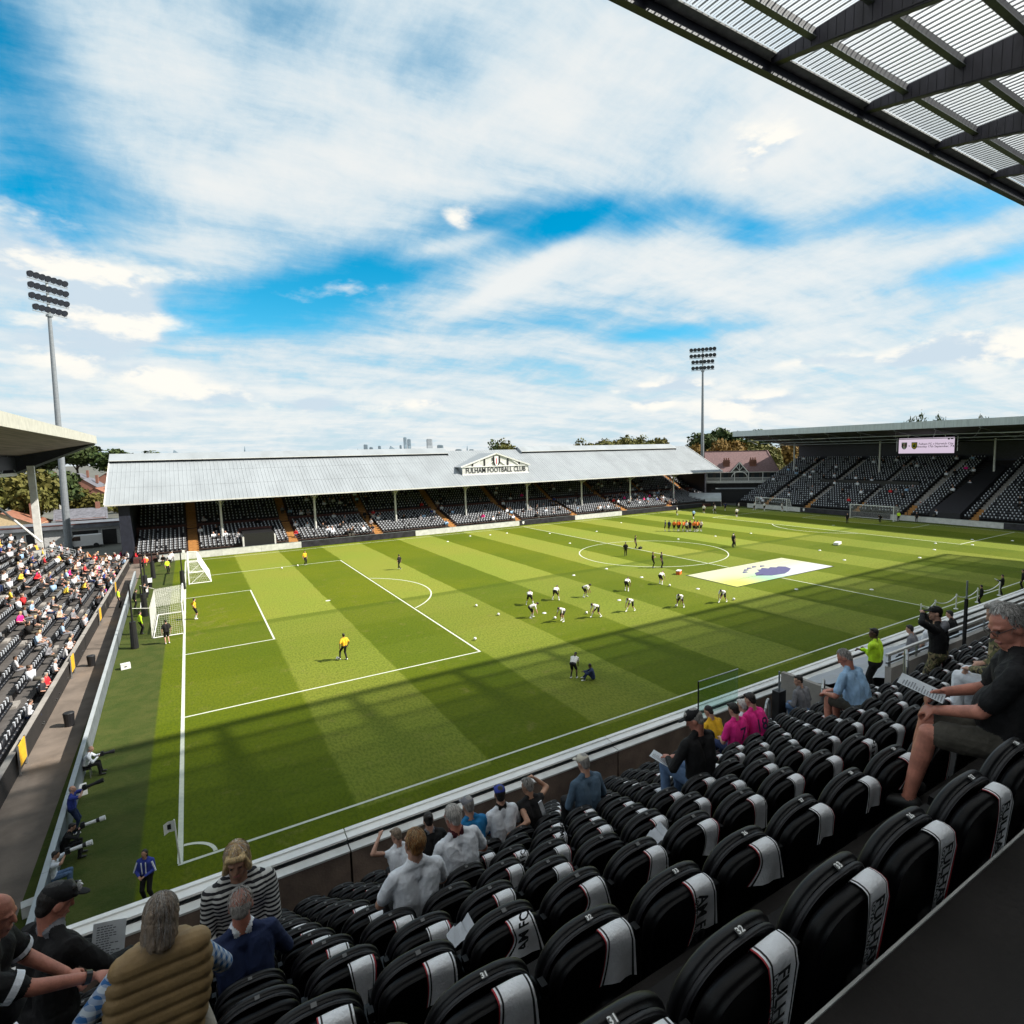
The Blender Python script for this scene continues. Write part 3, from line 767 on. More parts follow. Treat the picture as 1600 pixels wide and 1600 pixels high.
# walkway and boards behind the left goal
mb = MB(); mb.quad((-5.82, -8, .004), (-3.9, -8, .004), (-4.55, 70, .004), (-5.82, 70, .004), M('worn_walkway_concrete', (.16, .128, .105), .9, var=.25, scale=.6, bump=.3, bscale=20)); struct('walkway', mb)
brd_d = M('board_grey_back', (.16, .18, .21), .5, .2, var=.2, scale=2)
n = 24
hb = [V(-3.20-1.38*i/n, -2.2+57.2*i/n, 0) for i in range(n+1)]
for i in range(n):
    a, b_ = hb[i], hb[i+1]; d = (b_-a)/np.linalg.norm(b_-a)
    t = thing('advertising_board', 'grey backed perimeter board at left, section %s from the corner flag' % ['one', 'two', 'three', 'four', 'five', 'six', 'seven', 'eight', 'nine', 'ten', 'eleven', 'twelve', 'thirteen', 'fourteen', 'fifteen', 'sixteen', 'seventeen', 'eighteen', 'nineteen', 'twenty', 'twenty one', 'twenty two', 'twenty three', 'twenty four'][i], 'advertising board', group='perimeter boards behind the left goal')
    mb = MB(); mb.beam(a+d*.01+V(0, 0, .5), b_-d*.01+V(0, 0, .5), .08, .94, brd_d); mb.obj('panel', t)
    mb = MB(); mb.beam(a+d*.01+V(-.02, 0, .99), b_-d*.01+V(-.02, 0, .99), .16, .04, lgrey); mb.obj('cap', t)

# boards in front of the far stand and right-hand stand
def boards(name, pts, lab, grp):
    for i, (a, b_, kind) in enumerate(pts):
        a, b_ = V(*a), V(*b_); d = (b_-a)/np.linalg.norm(b_-a)
        mat = offwhite if kind == 'w' else M('dark_led_board', (.03, .028, .04), .35, var=.4, scale=1.5)
        t = thing('advertising_board', lab(kind, i), 'advertising board', group=grp)
        mb = MB(); mb.beam(a+d*.01+V(0, 0, .46), b_-d*.01+V(0, 0, .46), .12, .88, mat); mb.obj('panel', t)
        mb = MB(); mb.beam(a+d*.01+V(0, 0, .915), b_-d*.01+V(0, 0, .915), .16, .03, mgrey); mb.obj('cap', t)
        if kind == 'd' and i in (2, 6, 9):
            mb = MB(); c0 = (a+b_)/2; nn = V(d[1], -d[0], 0)
            if nn @ (CAM-c0) < 0: nn = -nn
            pts_ = [(-.5, .5), (.5, .5), (.5, -.1), (.3, -.4), (0, -.55), (-.3, -.4), (-.5, -.1)]
            cc = a+d*.8+nn*.07+V(0, 0, .48)
            mb.poly([cc+d*p_*.4+V(0, 0, q_*.5) for p_, q_ in pts_], white); mb.obj('crest', t)
ordn = [o.replace(' ', '-') for o in ['first', 'second', 'third', 'fourth', 'fifth', 'sixth', 'seventh', 'eighth', 'ninth', 'tenth', 'eleventh', 'twelfth', 'thirteenth', 'fourteenth', 'fifteenth', 'sixteenth', 'seventeenth', 'eighteenth', 'nineteenth', 'twentieth', 'twenty first', 'twenty second', 'twenty third', 'twenty fourth', 'twenty fifth', 'twenty sixth', 'twenty seventh', 'twenty eighth', 'twenty ninth', 'thirtieth']]
yb_ = 66.9
seq = [(-3, 4.2, 'w'), (4.2, 9, 'w'), (9, 14.2, 'w'), (14.2, 20, 'd'), (20, 25.6, 'd'), (25.6, 31.2, 'd'), (31.2, 37.5, 'w'), (37.5, 43.8, 'w'), (43.8, 50.2, 'w'), (50.2, 56.4, 'd'), (56.4, 62.2, 'd'), (62.2, 68, 'w'), (68, 73.5, 'w'), (73.5, 79, 'd'), (79, 84.5, 'd'), (84.5, 90, 'd'), (90, 96, 'd')]
boards('far', [((a, yb_, 0), (b_, yb_, 0), c_) for a, b_, c_ in seq], lambda kd, i: '%s pitch side board before far stand, %s from left' % ('white' if kd == 'w' else 'dark', ordn[i]), 'boards before the far stand')
seq = [(60, 54, 'w'), (54, 47.5, 'w'), (47.5, 42, 'd'), (42, 36, 'd'), (36, 30.5, 'd'), (30.5, 25, 'w'), (25, 19.5, 'w'), (19.5, 14.5, 'w'), (14.5, 9.5, 'd'), (9.5, 4.5, 'd'), (4.5, -1, 'd')]
boards('right', [((102.4, a, 0), (102.4, b_, 0), c_) for a, b_, c_ in seq], lambda kd, i: '%s board along the right-hand goal line, %s from the cottage corner' % ('white' if kd == 'w' else 'dark', ordn[i]), 'boards behind the right goal')
# ------------------------------------------------------------------ corner pavilion
A0, B0 = V(107.2, 75.8, 0), V(118.2, 64.4, 0)
ud = (B0-A0); UL = np.linalg.norm(ud); ud /= UL; nd = V(ud[1], -ud[0], 0)
if nd @ (CAM-A0) < 0: nd = -nd
ct = thing('pavilion', 'red brick gabled pavilion with white balcony in the far right corner', 'building')
Q = lambda u_, n_, z_: A0+ud*u_+nd*n_+V(0, 0, z_)
tile = M('plum_roof_tile', (.19, .115, .115), .8, var=.3, scale=2.5, stretch=(1, 1, 5))
render_d = M('dark_shop_front', (.035, .03, .03), .7, var=.3)
def cb(b, u0, u1, n0, n1, z0, z1, m_): b.obox(Q((u0+u1)/2, (n0+n1)/2, (z0+z1)/2), ud*(u1-u0)/2, nd*(n1-n0)/2, V(0, 0, (z1-z0)/2), m_)
mb = MB(); cb(mb, 0, UL, -9, 0, 0, 7.2, render_d); mb.obj('wall', ct)
mb = MB()
for i in range(9):
    u_ = .9+i*1.75; cb(mb, u_-.5, u_+.5, .005, .06, 5.3, 6.8, glass); 
mb.obj('window', ct)
mb = MB()
mb.add([Q(-.4, .9, 7.05), Q(UL+.4, .9, 7.05), Q(UL-1.7, -4.5, 11.95), Q(-.4, -4.5, 11.95)], [(0, 1, 2, 3)], tile)
mb.add([Q(UL+.4, .9, 7.05), Q(UL+.4, -9.4, 7.05), Q(UL-1.7, -4.5, 11.95)], [(0, 1, 2)], tile)
mb.add([Q(-.4, -9.4, 7.05), Q(UL+.4, -9.4, 7.05), Q(UL-1.7, -4.5, 11.95), Q(-.4, -4.5, 11.95)], [(0, 1, 2, 3)], tile)
rf = mb.obj('roof', ct)
mb = MB(); mb.beam(Q(UL+.4, .9, 7.12), Q(UL-1.7, -4.5, 12.0), .22, .14, tile); mb.beam(Q(-.4, -4.5, 11.98), Q(UL-1.7, -4.5, 11.98), .25, .18, tile); mb.beam(Q(-.4, .95, 7.0), Q(UL+.4, .95, 7.0), .12, .14, offwhite); mb.obj('ridge_tile', rf)
for u_ in (4.6, 10.6):
    mb = MB(); cb(mb, u_-.75, u_+.75, -1.5, -.5, 7.4, 9.9, brick); cb(mb, u_-.85, u_+.85, -1.6, -.4, 9.2, 9.4, brick)
    for q in (-.5, 0, .5): p0 = Q(u_+q, -1, 9.9); mb.tube(p0, p0+V(0, 0, .5), .16, .14, brick)
    mb.obj('chimney', rf)
mb = MB(); uc = 7.45
mb.add([Q(uc-1.9, 1.0, 7.1), Q(uc+1.9, 1.0, 7.1), Q(uc, 1.0, 9.35), Q(uc, -2.6, 9.35), Q(uc-1.9, -.6, 7.1), Q(uc+1.9, -.6, 7.1)], [(0, 2, 3, 4), (1, 2, 3, 5)], tile)
mb.add([Q(uc-1.8, .9, 7.1), Q(uc+1.8, .9, 7.1), Q(uc, .9, 9.2)], [(0, 1, 2)], render_d)
mb.obj('dormer', rf)
mb = MB()
for s_ in (-1, 1):
    mb.beam(Q(uc+s_*1.95, 1.06, 7.0), Q(uc, 1.06, 9.35), .2, .12, white, nd)
    mb.beam(Q(uc, 1.04, 7.4), Q(uc+s_*.75, 1.04, 8.4), .1, .1, white, nd)
mb.beam(Q(uc, 1.04, 7.2), Q(uc, 1.04, 9.1), .1, .1, white, nd); mb.beam(Q(uc-1.7, 1.04, 7.25), Q(uc+1.7, 1.04, 7.25), .12, .1, white, nd)
pp = [Q(uc+1.75*math.cos(t), 1.05, 5.9+1.25*math.sin(t)) for t in np.linspace(0, PI, 9)]
for a, b_ in zip(pp[:-1], pp[1:]): mb.beam(a, b_, .16, .12, white, nd)
mb.obj('gable_timber', rf)
mb = MB(); cb(mb, -.2, UL, .01, 1.7, 4.5, 4.9, offwhite); mb.obj('balcony', ct)
mb = MB()
cb(mb, -.2, UL, 1.62, 1.70, 5.72, 5.80, white); cb(mb, -.2, UL, 1.62, 1.70, 5.02, 5.08, white)
for i in range(96): u_ = -.1+i*UL/96; cb(mb, u_, u_+.05, 1.64, 1.68, 4.9, 5.75, white)
for i in range(6): u_ = .05+i*(UL-.2)/5; cb(mb, u_-.07, u_+.07, 1.58, 1.72, 4.9, 7.1, white)
mb.obj('balustrade', ct)
mb = MB(); cb(mb, 2, UL-3.2, .05, 3.2, 3.2, 3.32, lgrey); cb(mb, 1, UL-2.5, 3.0, 3.3, 0, 3.0, black); mb.obj('lean_to', ct)
tn = thing('tunnel_canopy', 'arched glass players tunnel canopy beside the far corner pavilion', 'canopy', (100.5, 69.5, 0), .75)
mb = MB(); arcp = [(2.0*math.cos(t), 1.1+1.7*math.sin(t)) for t in np.linspace(0, PI, 9)]
for (xa, za), (xb, zb) in zip(arcp[:-1], arcp[1:]): mb.quad((xa*1.3, -3, za), (xb*1.3, -3, zb), (xb*1.3, 4, zb), (xa*1.3, 4, za), lgrey)
mb.obj('roof', tn)
mb = MB(); mb.quad((2.5, -3, 0), (2.5, 4, 0), (2.5, 4, 1.2), (2.5, -3, 1.2), black); mb.quad((-2.5, -3, 0), (-2.5, 4, 0), (-2.5, 4, 1.2), (-2.5, -3, 1.2), black); mb.quad((-2.5, 3.9, 0), (2.5, 3.9, 0), (2.5, 3.9, 2.6), (-2.5, 3.9, 2.6), black); mb.obj('side', tn)

# ------------------------------------------------------------------ floodlights
lampm = M('floodlight_housing', (.018, .02, .03), .4, .3)
lens = M('floodlight_lens', (.03, .035, .05), .5, var=0)
def floodlight(base, h, pan, width, rowsn, label, lean=0):
    t = thing('floodlight', label, 'floodlight', base)
    mb = MB(); zs = [0, h*.33, h*.66, h]; rsd = [.50, .41, .32, .23]
    for i in range(3): mb.tube((0, 0, zs[i]), (0, 0, zs[i+1]), rsd[i], rsd[i+1], M('mast_grey', (.20, .22, .24), .5, .1), 14)
    mb.obj('pole', t)
    mb = MB(); mb.tube((0, 0, h), (0, 0, h+5.3), .2, .16, lgrey, 10); mb.tube((0, 0, h-.25), (0, 0, h), .42, .42, mgrey, 12); mb.obj('mast_head', t)
    c, s_ = math.cos(pan), math.sin(pan)
    ax = V(c, s_, 0); fw = V(s_, -c, 0)              # along the bars, and facing
    for r, (z, nl) in enumerate(zip((5.05, 3.6, 2.15, .7), rowsn)):
        mb = MB(); o_ = V(0, 0, h+z-.62)+fw*.22
        w_ = width*nl/7; mb.beam(o_-ax*w_/2, o_+ax*w_/2, .10, .12, mgrey); mb.beam(o_, o_-fw*.3, .1, .1, mgrey); mb.obj('cross_bar', t)
        for i in range(nl):
            key = ('lamp', round(pan, 3))
            if key not in MESHC:
                b = MB(); d = fw*.85+V(0, 0, -.52); d /= np.linalg.norm(d)
                b.tube(-d*.34, d*.05, .22, .46, lampm, 14); b.tube(d*.05, d*.14, .46, .46, lampm, 14); b.tube(d*.142, d*.15, .41, .41, lens, 14); b.tube((0, 0, -.6), (0, 0, -.3), .05, .05, lampm, 6)
                b.beam(ax*.42+V(0, 0, .02), ax*.42+V(0, 0, -.42), .05, .05, lampm); b.beam(-ax*.42+V(0, 0, .02), -ax*.42+V(0, 0, -.42), .05, .05, lampm); b.beam(ax*.44+V(0, 0, -.42), -ax*.44+V(0, 0, -.42), .05, .05, lampm)
                MESHC[key] = b.mesh('lamp')
            put('lamp', MESHC[key], t, o_+V(0, 0, .62)+ax*((i+.5)/nl-.5)*w_)
    return t
MESHC = {}
fl = floodlight((-14.9, 88.5, 0), 34.2, math.atan2(.75, .66), 5.7, (7, 7, 7, 6), 'tall floodlight on a grey pole at the left, behind the left stand corner')
fl.rotation_euler = (0, math.radians(1.2), 0)
floodlight((109.2, 79.0, 0), 31.6, math.atan2(-.78, .62), 6.3, (7, 7, 6, 6), 'distant floodlight standing between the far stand and the brick pavilion')

# ------------------------------------------------------------------ goals and nets
netm = D.materials.new('goal_net'); netm.use_nodes = True
netm.node_tree.nodes['Principled BSDF'].inputs['Base Color'].default_value = (.75, .75, .70, 1); netm.node_tree.nodes['Principled BSDF'].inputs['Roughness'].default_value = .8
def net(b, p, q, r, s_, n, m_, w=.011):
    """net strands over the quad p q r s"""
    p, q, r, s_ = map(lambda t: V(*t), (p, q, r, s_))
    for i in range(n+1):
        t = i/n; a = p+(q-p)*t; c = s_+(r-s_)*t; b.tube(a, c, w/2, w/2, netm, 3, False)
    for i in range(m_+1):
        t = i/m_; a = p+(s_-p)*t; c = q+(r-q)*t; b.tube(a, c, w/2, w/2, netm, 3, False)
def goal(x, sg, label):
    t = thing('goal', label, 'goal', (x, 32.5, 0))
    for s_ in (-3.66, 3.66):
        mb = MB(); mb.tube((0, s_, 0), (0, s_, 2.44), .06, .06, white, 10); mb.obj('post', t)
    mb = MB(); mb.tube((0, -3.72, 2.44), (0, 3.72, 2.44), .06, .06, white, 10); mb.obj('crossbar', t)
    mb = MB(); d = -sg
    mb.tube((0, -3.66, .05), (d*1.9, -3.66, .05), .04, .04, white); mb.tube((0, 3.66, .05), (d*1.9, 3.66, .05), .04, .04, white); mb.tube((d*1.9, -3.66, .05), (d*1.9, 3.66, .05), .04, .04, white); mb.obj('ground_bar', t)
    mb = MB(); H = 2.4; L_ = d*2.0
    net(mb, (0, -3.66, H), (0, 3.66, H), (L_, 3.66, H-.12), (L_, -3.66, H-.12), 54, 16)
    net(mb, (L_, -3.66, .05), (L_, 3.66, .05), (L_, 3.66, H-.12), (L_, -3.66, H-.12), 54, 18)
    for s_ in (-3.66, 3.66): net(mb, (0, s_, .05), (L_, s_, .05), (L_, s_, H-.12), (0, s_, H), 14, 16)
    mb.obj('net', t)
    for s_ in (-4.4, 4.4):
        mb = MB(); mb.tube((d*3.0, s_, 0), (d*3.0, s_, 2.6), .05, .05, black); mb.tube((d*3.0, s_, 2.6), (d*2.0, s_*.84, H-.1), .018, .018, netm, 4); mb.obj('net_stanchion', t)
    return t
goal(0, 1, 'white goal with full net on the left goal line')
goal(100, -1, 'white goal before the right-hand stand nearest the screen')
def portable(x, y, rot, w, label):
    t = thing('goal', label, 'goal', (x, y, 0), rot)
    mb = MB()
    for s_ in (-w/2, w/2): mb.tube((s_, 0, 0), (s_, 0, 2.44), .06, .06, white, 8); 
    mb.tube((-w/2-.06, 0, 2.44), (w/2+.06, 0, 2.44), .06, .06, white, 8); mb.obj('goal_frame', t)
    mb = MB()
    for s_ in (-w/2, w/2):
        mb.tube((s_, 0, .06), (s_, 2.0, .06), .05, .05, white, 8); mb.tube((s_, 2.0, .06), (s_, .9, 2.4), .05, .05, white, 8); mb.tube((s_, .9, 2.4), (s_, 0, 2.44), .05, .05, white, 8); mb.tube((s_, 0, 1.2), (s_, 1.45, 1.2), .04, .04, white, 6); mb.tube((s_, 1.45, 1.2), (s_, .2, .1), .035, .035, white, 6)
    mb.tube((-w/2, 2.0, .06), (w/2, 2.0, .06), .05, .05, white, 8); mb.obj('side_frame', t)
    mb = MB(); net(mb, (-w/2, 2, .06), (w/2, 2, .06), (w/2, .9, 2.4), (-w/2, .9, 2.4), 40, 14)
    for s_ in (-w/2, w/2): net(mb, (s_, 0, .06), (s_, 2, .06), (s_, .9, 2.4), (s_, 0, 2.44), 12, 12)
    mb.obj('net', t)
portable(.35, 52.2, PI/2+PI, 7.3, 'portable white training goal parked beside the left goal line')
portable(101.4, 53.5, PI/2+PI, 7.3, 'portable white training goal far right before the pavilion end')

def ball_post(x, y, h, label):
    t = thing('net_pole', label, 'pole', (x, y, 0))
    mb = MB(); mb.tube((0, 0, 0), (-.0, 0, h), .075, .055, black, 10); mb.obj('pole', t)
    mb = MB(); mb.tube((0, 0, .02), (0, 0, 1.9), .24, .19, black, 12); mb.obj('padding', t)
ball_post(-2.9, 27.0, 4.6, 'black padded net pole nearest the corner flag, behind the left goal')
ball_post(-2.8, 36.6, 4.8, 'black padded net pole between photographers and the left goal net')
ball_post(-3.2, 46.0, 4.8, 'thin black net pole at far side of left goal')
ball_post(-.15, 46.4, 3.8, 'black net pole beside the portable training goal')
ball_post(-3.0, 55.0, 4.8, 'black net pole farthest from camera behind the left goal line')

cf = thing('corner_flag', 'white corner flag on a pole at the near left corner', 'corner flag', (0, 0, 0))
mb = MB(); mb.tube((0, 0, 0), (-.05, 0, 1.55), .025, .022, white, 8); mb.obj('pole', cf)
mb = MB(); b0_ = V(-.05, .012, 1.52); fl_ = [V(0, 0, 0), V(-.17, .06, -.02), V(-.30, .03, -.08)]
for i in range(2):
    a, c_ = fl_[i], fl_[i+1]; mb.quad(b0_+a, b0_+c_, b0_+c_+V(0, 0, -.36), b0_+a+V(0, 0, -.36), white)
mb.quad(b0_+V(-.10, .025, -.1), b0_+V(-.2, .04, -.12), b0_+V(-.2, .04, -.28), b0_+V(-.10, .025, -.28), black)
mb.obj('flag', cf)
for (x, y), lab in (((0, 65), 'small corner flag at the far left corner of the pitch'), ((100, 65), 'small corner flag at the far right corner by the tunnel'), ((100, 0), 'corner flag at the near right corner')):
    t = thing('corner_flag', lab, 'corner flag', (x, y, 0)); mb = MB(); mb.tube((0, 0, 0), (0, 0, 1.5), .02, .02, white, 6); mb.obj('pole', t); mb = MB(); mb.box(-.3, -.006, 1.15, 0, .006, 1.5, white); mb.obj('flag', t)

# rope barrier on the near touchline
rp = [(46.0, -.5), (47.9, -.6), (51.0, -.7), (54.4, -.8), (58.2, -.9)]
for i, (x, y) in enumerate(rp):
    t = thing('rope_post', 'white rope post on the near touchline, %s along from the left' % ordn[i], 'post', (x, y, 0), group='white rope posts on the near touchline')
    mb = MB(); mb.tube((0, 0, 0), (0, 0, 1.12), .045, .045, white, 8); mb.tube((0, 0, 0), (0, 0, .03), .16, .16, white, 10); mb.obj('post', t)
    mb = MB(); mb.ell((0, 0, 1.14), (.06, .06, .06), white, 8, 6); mb.obj('cap', t)
for i, (a, b_) in enumerate(zip(rp[:-1], rp[1:])):
    mb = MB(); pts = [V(a[0]+(b_[0]-a[0])*t, a[1]+(b_[1]-a[1])*t, 1.06-.34*(1-(2*t-1)**2)) for t in np.linspace(0, 1, 11)]
    mb.pipe(pts, .035, white, 6)
    mb.obj('barrier_rope', label='sagging white rope slung between posts on the near touchline, %s span from the left' % ordn[i], category='rope', group='white ropes on the near touchline')

# centre-circle banner
bx = thing('pitch_banner', 'large pale banner with a purple lion head lying on the grass', 'banner', (51.2, 17.2, 0))
bnm = D.materials.new('printed_banner'); bnm.use_nodes = True
k = G(bnm.node_tree); bo = k.n('ShaderNodeTexCoord').outputs['Object']; bxx, byy, _z = k.sep(bo)[0:3]
gcol = k.n('ShaderNodeValToRGB'); k.put(gcol.inputs[0], k.m('ADD', k.m('DIVIDE', bxx, 15.4), .5))
cr = gcol.color_ramp; cr.elements[0].color = (.52, .54, .10, 1); cr.elements[0].position = .12; cr.elements[1].color = (.50, .50, .53, 1); cr.elements[1].position = .62
e1 = cr.elements.new(.34); e1.color = (.26, .52, .30, 1)
k.put(bnm.node_tree.nodes['Principled BSDF'].inputs['Base Color'], k.mix(k.ramp(byy, 1.5, -2.2), (.50, .50, .32, 1), gcol.outputs[0])); bnm.node_tree.nodes['Principled BSDF'].inputs['Roughness'].default_value = .7
mb = MB(); mb.box(-7.6, -3.1, .008, 7.6, 3.1, .03, bnm); mb.obj('sheet', bx)
mb = MB(); mb.box(-7.72, -3.22, .007, 7.72, 3.22, .016, black); mb.obj('hem', bx)
lion = M('lion_purple', (.075, .07, .17), .7, var=.1)
mb = MB()
mb.poly([(x, y, .034) for x, y in ((-2.4, -1.2), (-1.2, -2.1), (.6, -2.3), (1.8, -1.9), (3.2, -1.2), (3.7, -.2), (3.2, .35), (2.6, .15), (2.2, .6), (1.5, .3), (1.2, .9), (.4, .45), (0, .6), (-.5, -.1), (-1.5, -.3))], lion)
for q in ((-2.0, .6), (-1.1, 1.2), (-.1, 1.6), (.9, 1.75), (1.9, 1.5)):
    mb.poly([(q[0]+a, q[1]+c_, .034) for a, c_ in ((-.5, -.25), (.25, -.3), (.5, .1), (.2, .3), (-.1, .12))], lion)
mb.obj('lion_head', bx)
text('banner', M('faint_print', (.25, .25, .12), .8, var=0), bx, [[1.15, 0, 0, -4.2], [0, 1, 0, -1.2], [0, 0, 1, .034], [0, 0, 0, 1]])
text('banner2', M('faint_print_lilac', (.45, .42, .55), .8, var=0), bx, [[1.2, 0, 0, 4.6], [0, 1, 0, 1.5], [0, 0, 1, .034], [0, 0, 0, 1]])

# balls and marker cones
bm_ = MB()
ball_w = M('ball_white', (.82, .82, .80), .35, var=.03)
bm_.ell((0, 0, .11), (.11, .11, .11), ball_w, 14, 10)
for q in range(6):
    t = 2*PI*q/6; c_ = V(math.cos(t), math.sin(t), .35 if q % 2 else -.3); c_ /= np.linalg.norm(c_)
    a = np.cross(c_, V(0, 0, 1)); a /= np.linalg.norm(a); b_ = np.cross(c_, a)
    bm_.poly([V(0, 0, .11)+c_*.1085+.032*(a*math.cos(s_)+b_*math.sin(s_))+c_*.004 for s_ in np.linspace(0, 2*PI, 6)[:-1]], black)
ballme = bm_.mesh('ball', True)
balls = [(8.35, 16.25, 'white football at the feet of the yellow shirted goalkeeper'), (17.2, 14.6, 'white football lying at the near corner of the penalty box'), (21.3, 19.0, 'football on the grass beyond the penalty box, left of the stretching players'), (21.0, 22.5, 'football lying farthest left of the stretching group'), (24.4, 15.5, 'football beside the front bending player at left'), (27.2, 15.2, 'football before the player with planted stride'), (34.3, 12.5, 'football at the hands of the second player from the right'), (39.6, 11.1, 'football just right of the rightmost bending player'), (38.9, 18.0, 'football near the bending player closest to the banner'), (9.6, 51.4, 'football on the far penalty line left of the keeper'), (11.4, 51.9, 'football at the far keeper left foot')]
for x, y, lab in balls: put('football', ballme, None, (x, y, 0), random.random()*6, label=lab, category='ball')
b = MB(); n_ = 12
b.add([(r*math.cos(2*PI*i/n_), r*math.sin(2*PI*i/n_), z) for r, z in ((.14, .004), (.12, .035), (.05, .075)) for i in range(n_)], [(j*n_+i, j*n_+(i+1) % n_, (j+1)*n_+(i+1) % n_, (j+1)*n_+i) for j in range(2) for i in range(n_)], white)
coneme = b.mesh('cone')
cones = [(24.6, 17.4), (31.9, 16.9), (39.4, 22.5), (39.2, 28.0), (40.2, 15.7), (47, 10.3), (52.0, 6.3), (55.5, 15.7), (63.0, 15.3), (70.5, 11.0), (66.5, 20.5), (77, 12.4), (82, 14.5), (84, 11.2), (88.5, 13), (91, 9.5), (72, 35), (66, 36.5), (60, 38), (56, 52), (49, 55), (41, 60), (38, 61), (44, 60), (66, 58), (33, 58), (46, 45), (34.5, 27.5)]
for i, (x, y) in enumerate(cones): put('marker_cone', coneme, None, (x, y, 0), 0, 1.25, label='small white saucer cone on the grass', category='cone', group='white saucer cones set out for the warm up')

# ------------------------------------------------------------------ corner ramp, low buildings and houses behind the left end
mb = MB(); mb.quad((-13.5, 71.5, .006), (-6.2, 68.4, .006), (-4.6, 75.0, .006), (-13.0, 80.5, .006), M('orange_matting', (.55, .21, .03), .8, var=.2, scale=1)); struct('ramp', mb)
hut = thing('turnstile_block', 'low grey flat-roofed block with dark openings behind the left corner', 'building', (0, 0, 0))
mb = MB(); mb.box(-34, 92, 0, -8.5, 98, 2.9, M('pale_render', (.42, .42, .42), .8, var=.15)); mb.obj('wall', hut)
mb = MB(); mb.box(-34.3, 91.3, 2.9, -8.2, 98.4, 3.45, M('slate_grey_roof', (.13, .14, .16), .7, var=.2, scale=1)); mb.box(-34.3, 91.25, 3.45, -8.2, 91.6, 3.6, maroon); mb.obj('roof', hut)
for x, w_ in ((-31, 3), (-26, 2), (-22.5, 2.4), (-19.2, 2), (-13.2, 3.2), (-10.2, 1.8)):
    mb = MB(); mb.box(x-w_/2, 91.96, .02, x+w_/2, 91.99, 2.4, black); mb.obj('door', hut)
    mb = MB(); mb.box(x-w_/2-.1, 91.9, 2.4, x+w_/2+.1, 91.99, 2.5, offwhite); mb.box(x-w_/2-.1, 91.9, 0, x-w_/2, 91.99, 2.4, offwhite); mb.obj('frame', hut)
vn = thing('parked_van', 'white van parked in the yard behind the left corner', 'van', (-13.3, 89.8, 0), .15)
mb = MB(); prof = [(-2.3, .35), (-2.3, 1.0), (-1.7, 1.15), (-1.0, 1.95), (2.3, 1.95), (2.35, .35)]
vw = M('van_white', (.72, .73, .74), .3, var=.03)
o0 = [(x, -.85, z) for x, z in prof]; o1 = [(x, .85, z) for x, z in prof]
mb.add(o0+o1, [tuple(range(6)), tuple(range(11, 5, -1))]+[(i, (i+1) % 6, 6+(i+1) % 6, 6+i) for i in range(6)], vw); mb.obj('body', vn)
mb = MB(); mb.quad((-1.66, -.86, 1.2), (-1.05, -.86, 1.85), (-.3, -.86, 1.85), (-.3, -.86, 1.2), glass); mb.quad((-1.72, -.7, 1.18), (-1.72, .7, 1.18), (-1.08, .7, 1.9), (-1.08, -.7, 1.9), glass); mb.obj('window', vn)
for x in (-1.5, 1.5):
    for s_ in (-.86, .86): mb = MB(); mb.tube((x, s_-.1, .34), (x, s_+.1, .34), .34, .34, black, 14); mb.obj('wheel', vn)
def house(x, y, w_, d_, h, rh, rot, wallm, roofm, label, gable_front=True):
    t = thing('house', label, 'house', (x, y, 0), rot)
    mb = MB(); mb.box(-w_/2, -d_/2, 0, w_/2, d_/2, h, wallm)
    if gable_front:
        mb.add([(-w_/2, -d_/2, h), (w_/2, -d_/2, h), (0, -d_/2, h+rh)], [(0, 1, 2)], wallm); mb.add([(-w_/2, d_/2, h), (w_/2, d_/2, h), (0, d_/2, h+rh)], [(0, 1, 2)], wallm)
    else:
        mb.add([(-w_/2, -d_/2, h), (-w_/2, d_/2, h), (-w_/2, 0, h+rh)], [(0, 1, 2)], wallm); mb.add([(w_/2, -d_/2, h), (w_/2, d_/2, h), (w_/2, 0, h+rh)], [(0, 1, 2)], wallm)
    mb.obj('wall', t)
    mb = MB(); e_ = .3
    if gable_front:
        for s_ in (-1, 1): mb.add([(s_*(w_/2+e_), -d_/2-e_, h-.2), (0, -d_/2-e_, h+rh+.05), (0, d_/2+e_, h+rh+.05), (s_*(w_/2+e_), d_/2+e_, h-.2)], [(0, 1, 2, 3)], roofm)
    else:
        for s_ in (-1, 1): mb.add([(-w_/2-e_, s_*(d_/2+e_), h-.2), (-w_/2-e_, 0, h+rh+.05), (w_/2+e_, 0, h+rh+.05), (w_/2+e_, s_*(d_/2+e_), h-.2)], [(0, 1, 2, 3)], roofm)
    r_ = mb.obj('roof', t)
    mb = MB(); mb.box(w_*.3, -.4, h+rh*.4, w_*.3+.7, .4, h+rh+1.1, brick); mb.obj('chimney', r_)
    nf = max(1, int(h//2.7))
    for f in range(nf):
        for q in range(max(1, int(w_//2.6))):
            xw = -w_/2+(q+.5)*w_/max(1, int(w_//2.6)); zw = .9+2.7*f
            wn = MB(); wn.box(xw-.5, -d_/2-.06, zw, xw+.5, -d_/2-.01, zw+1.35, glass); wo_ = wn.obj('window', t)
            fr_ = MB(); fr_.box(xw-.6, -d_/2-.10, zw+1.35, xw+.6, -d_/2-.005, zw+1.47, white); fr_.box(xw-.6, -d_/2-.10, zw-.1, xw+.6, -d_/2-.005, zw, white); fr_.box(xw-.04, -d_/2-.09, zw, xw+.04, -d_/2-.062, zw+1.35, white); fr_.obj('frame', wo_)
buff = M('buff_render', (.52, .40, .24), .85, var=.15); cream = M('cream_render', (.60, .57, .50), .85, var=.1); slate = M('slate_tile', (.12, .12, .14), .7, var=.3, scale=2); redroof = M('clay_tile', (.24, .10, .06), .8, var=.3, scale=2)
house(-25.0, 108, 9, 10, 2.9, 2.2, 0, buff, redroof, 'buff gabled single storey house behind the left turnstile block')
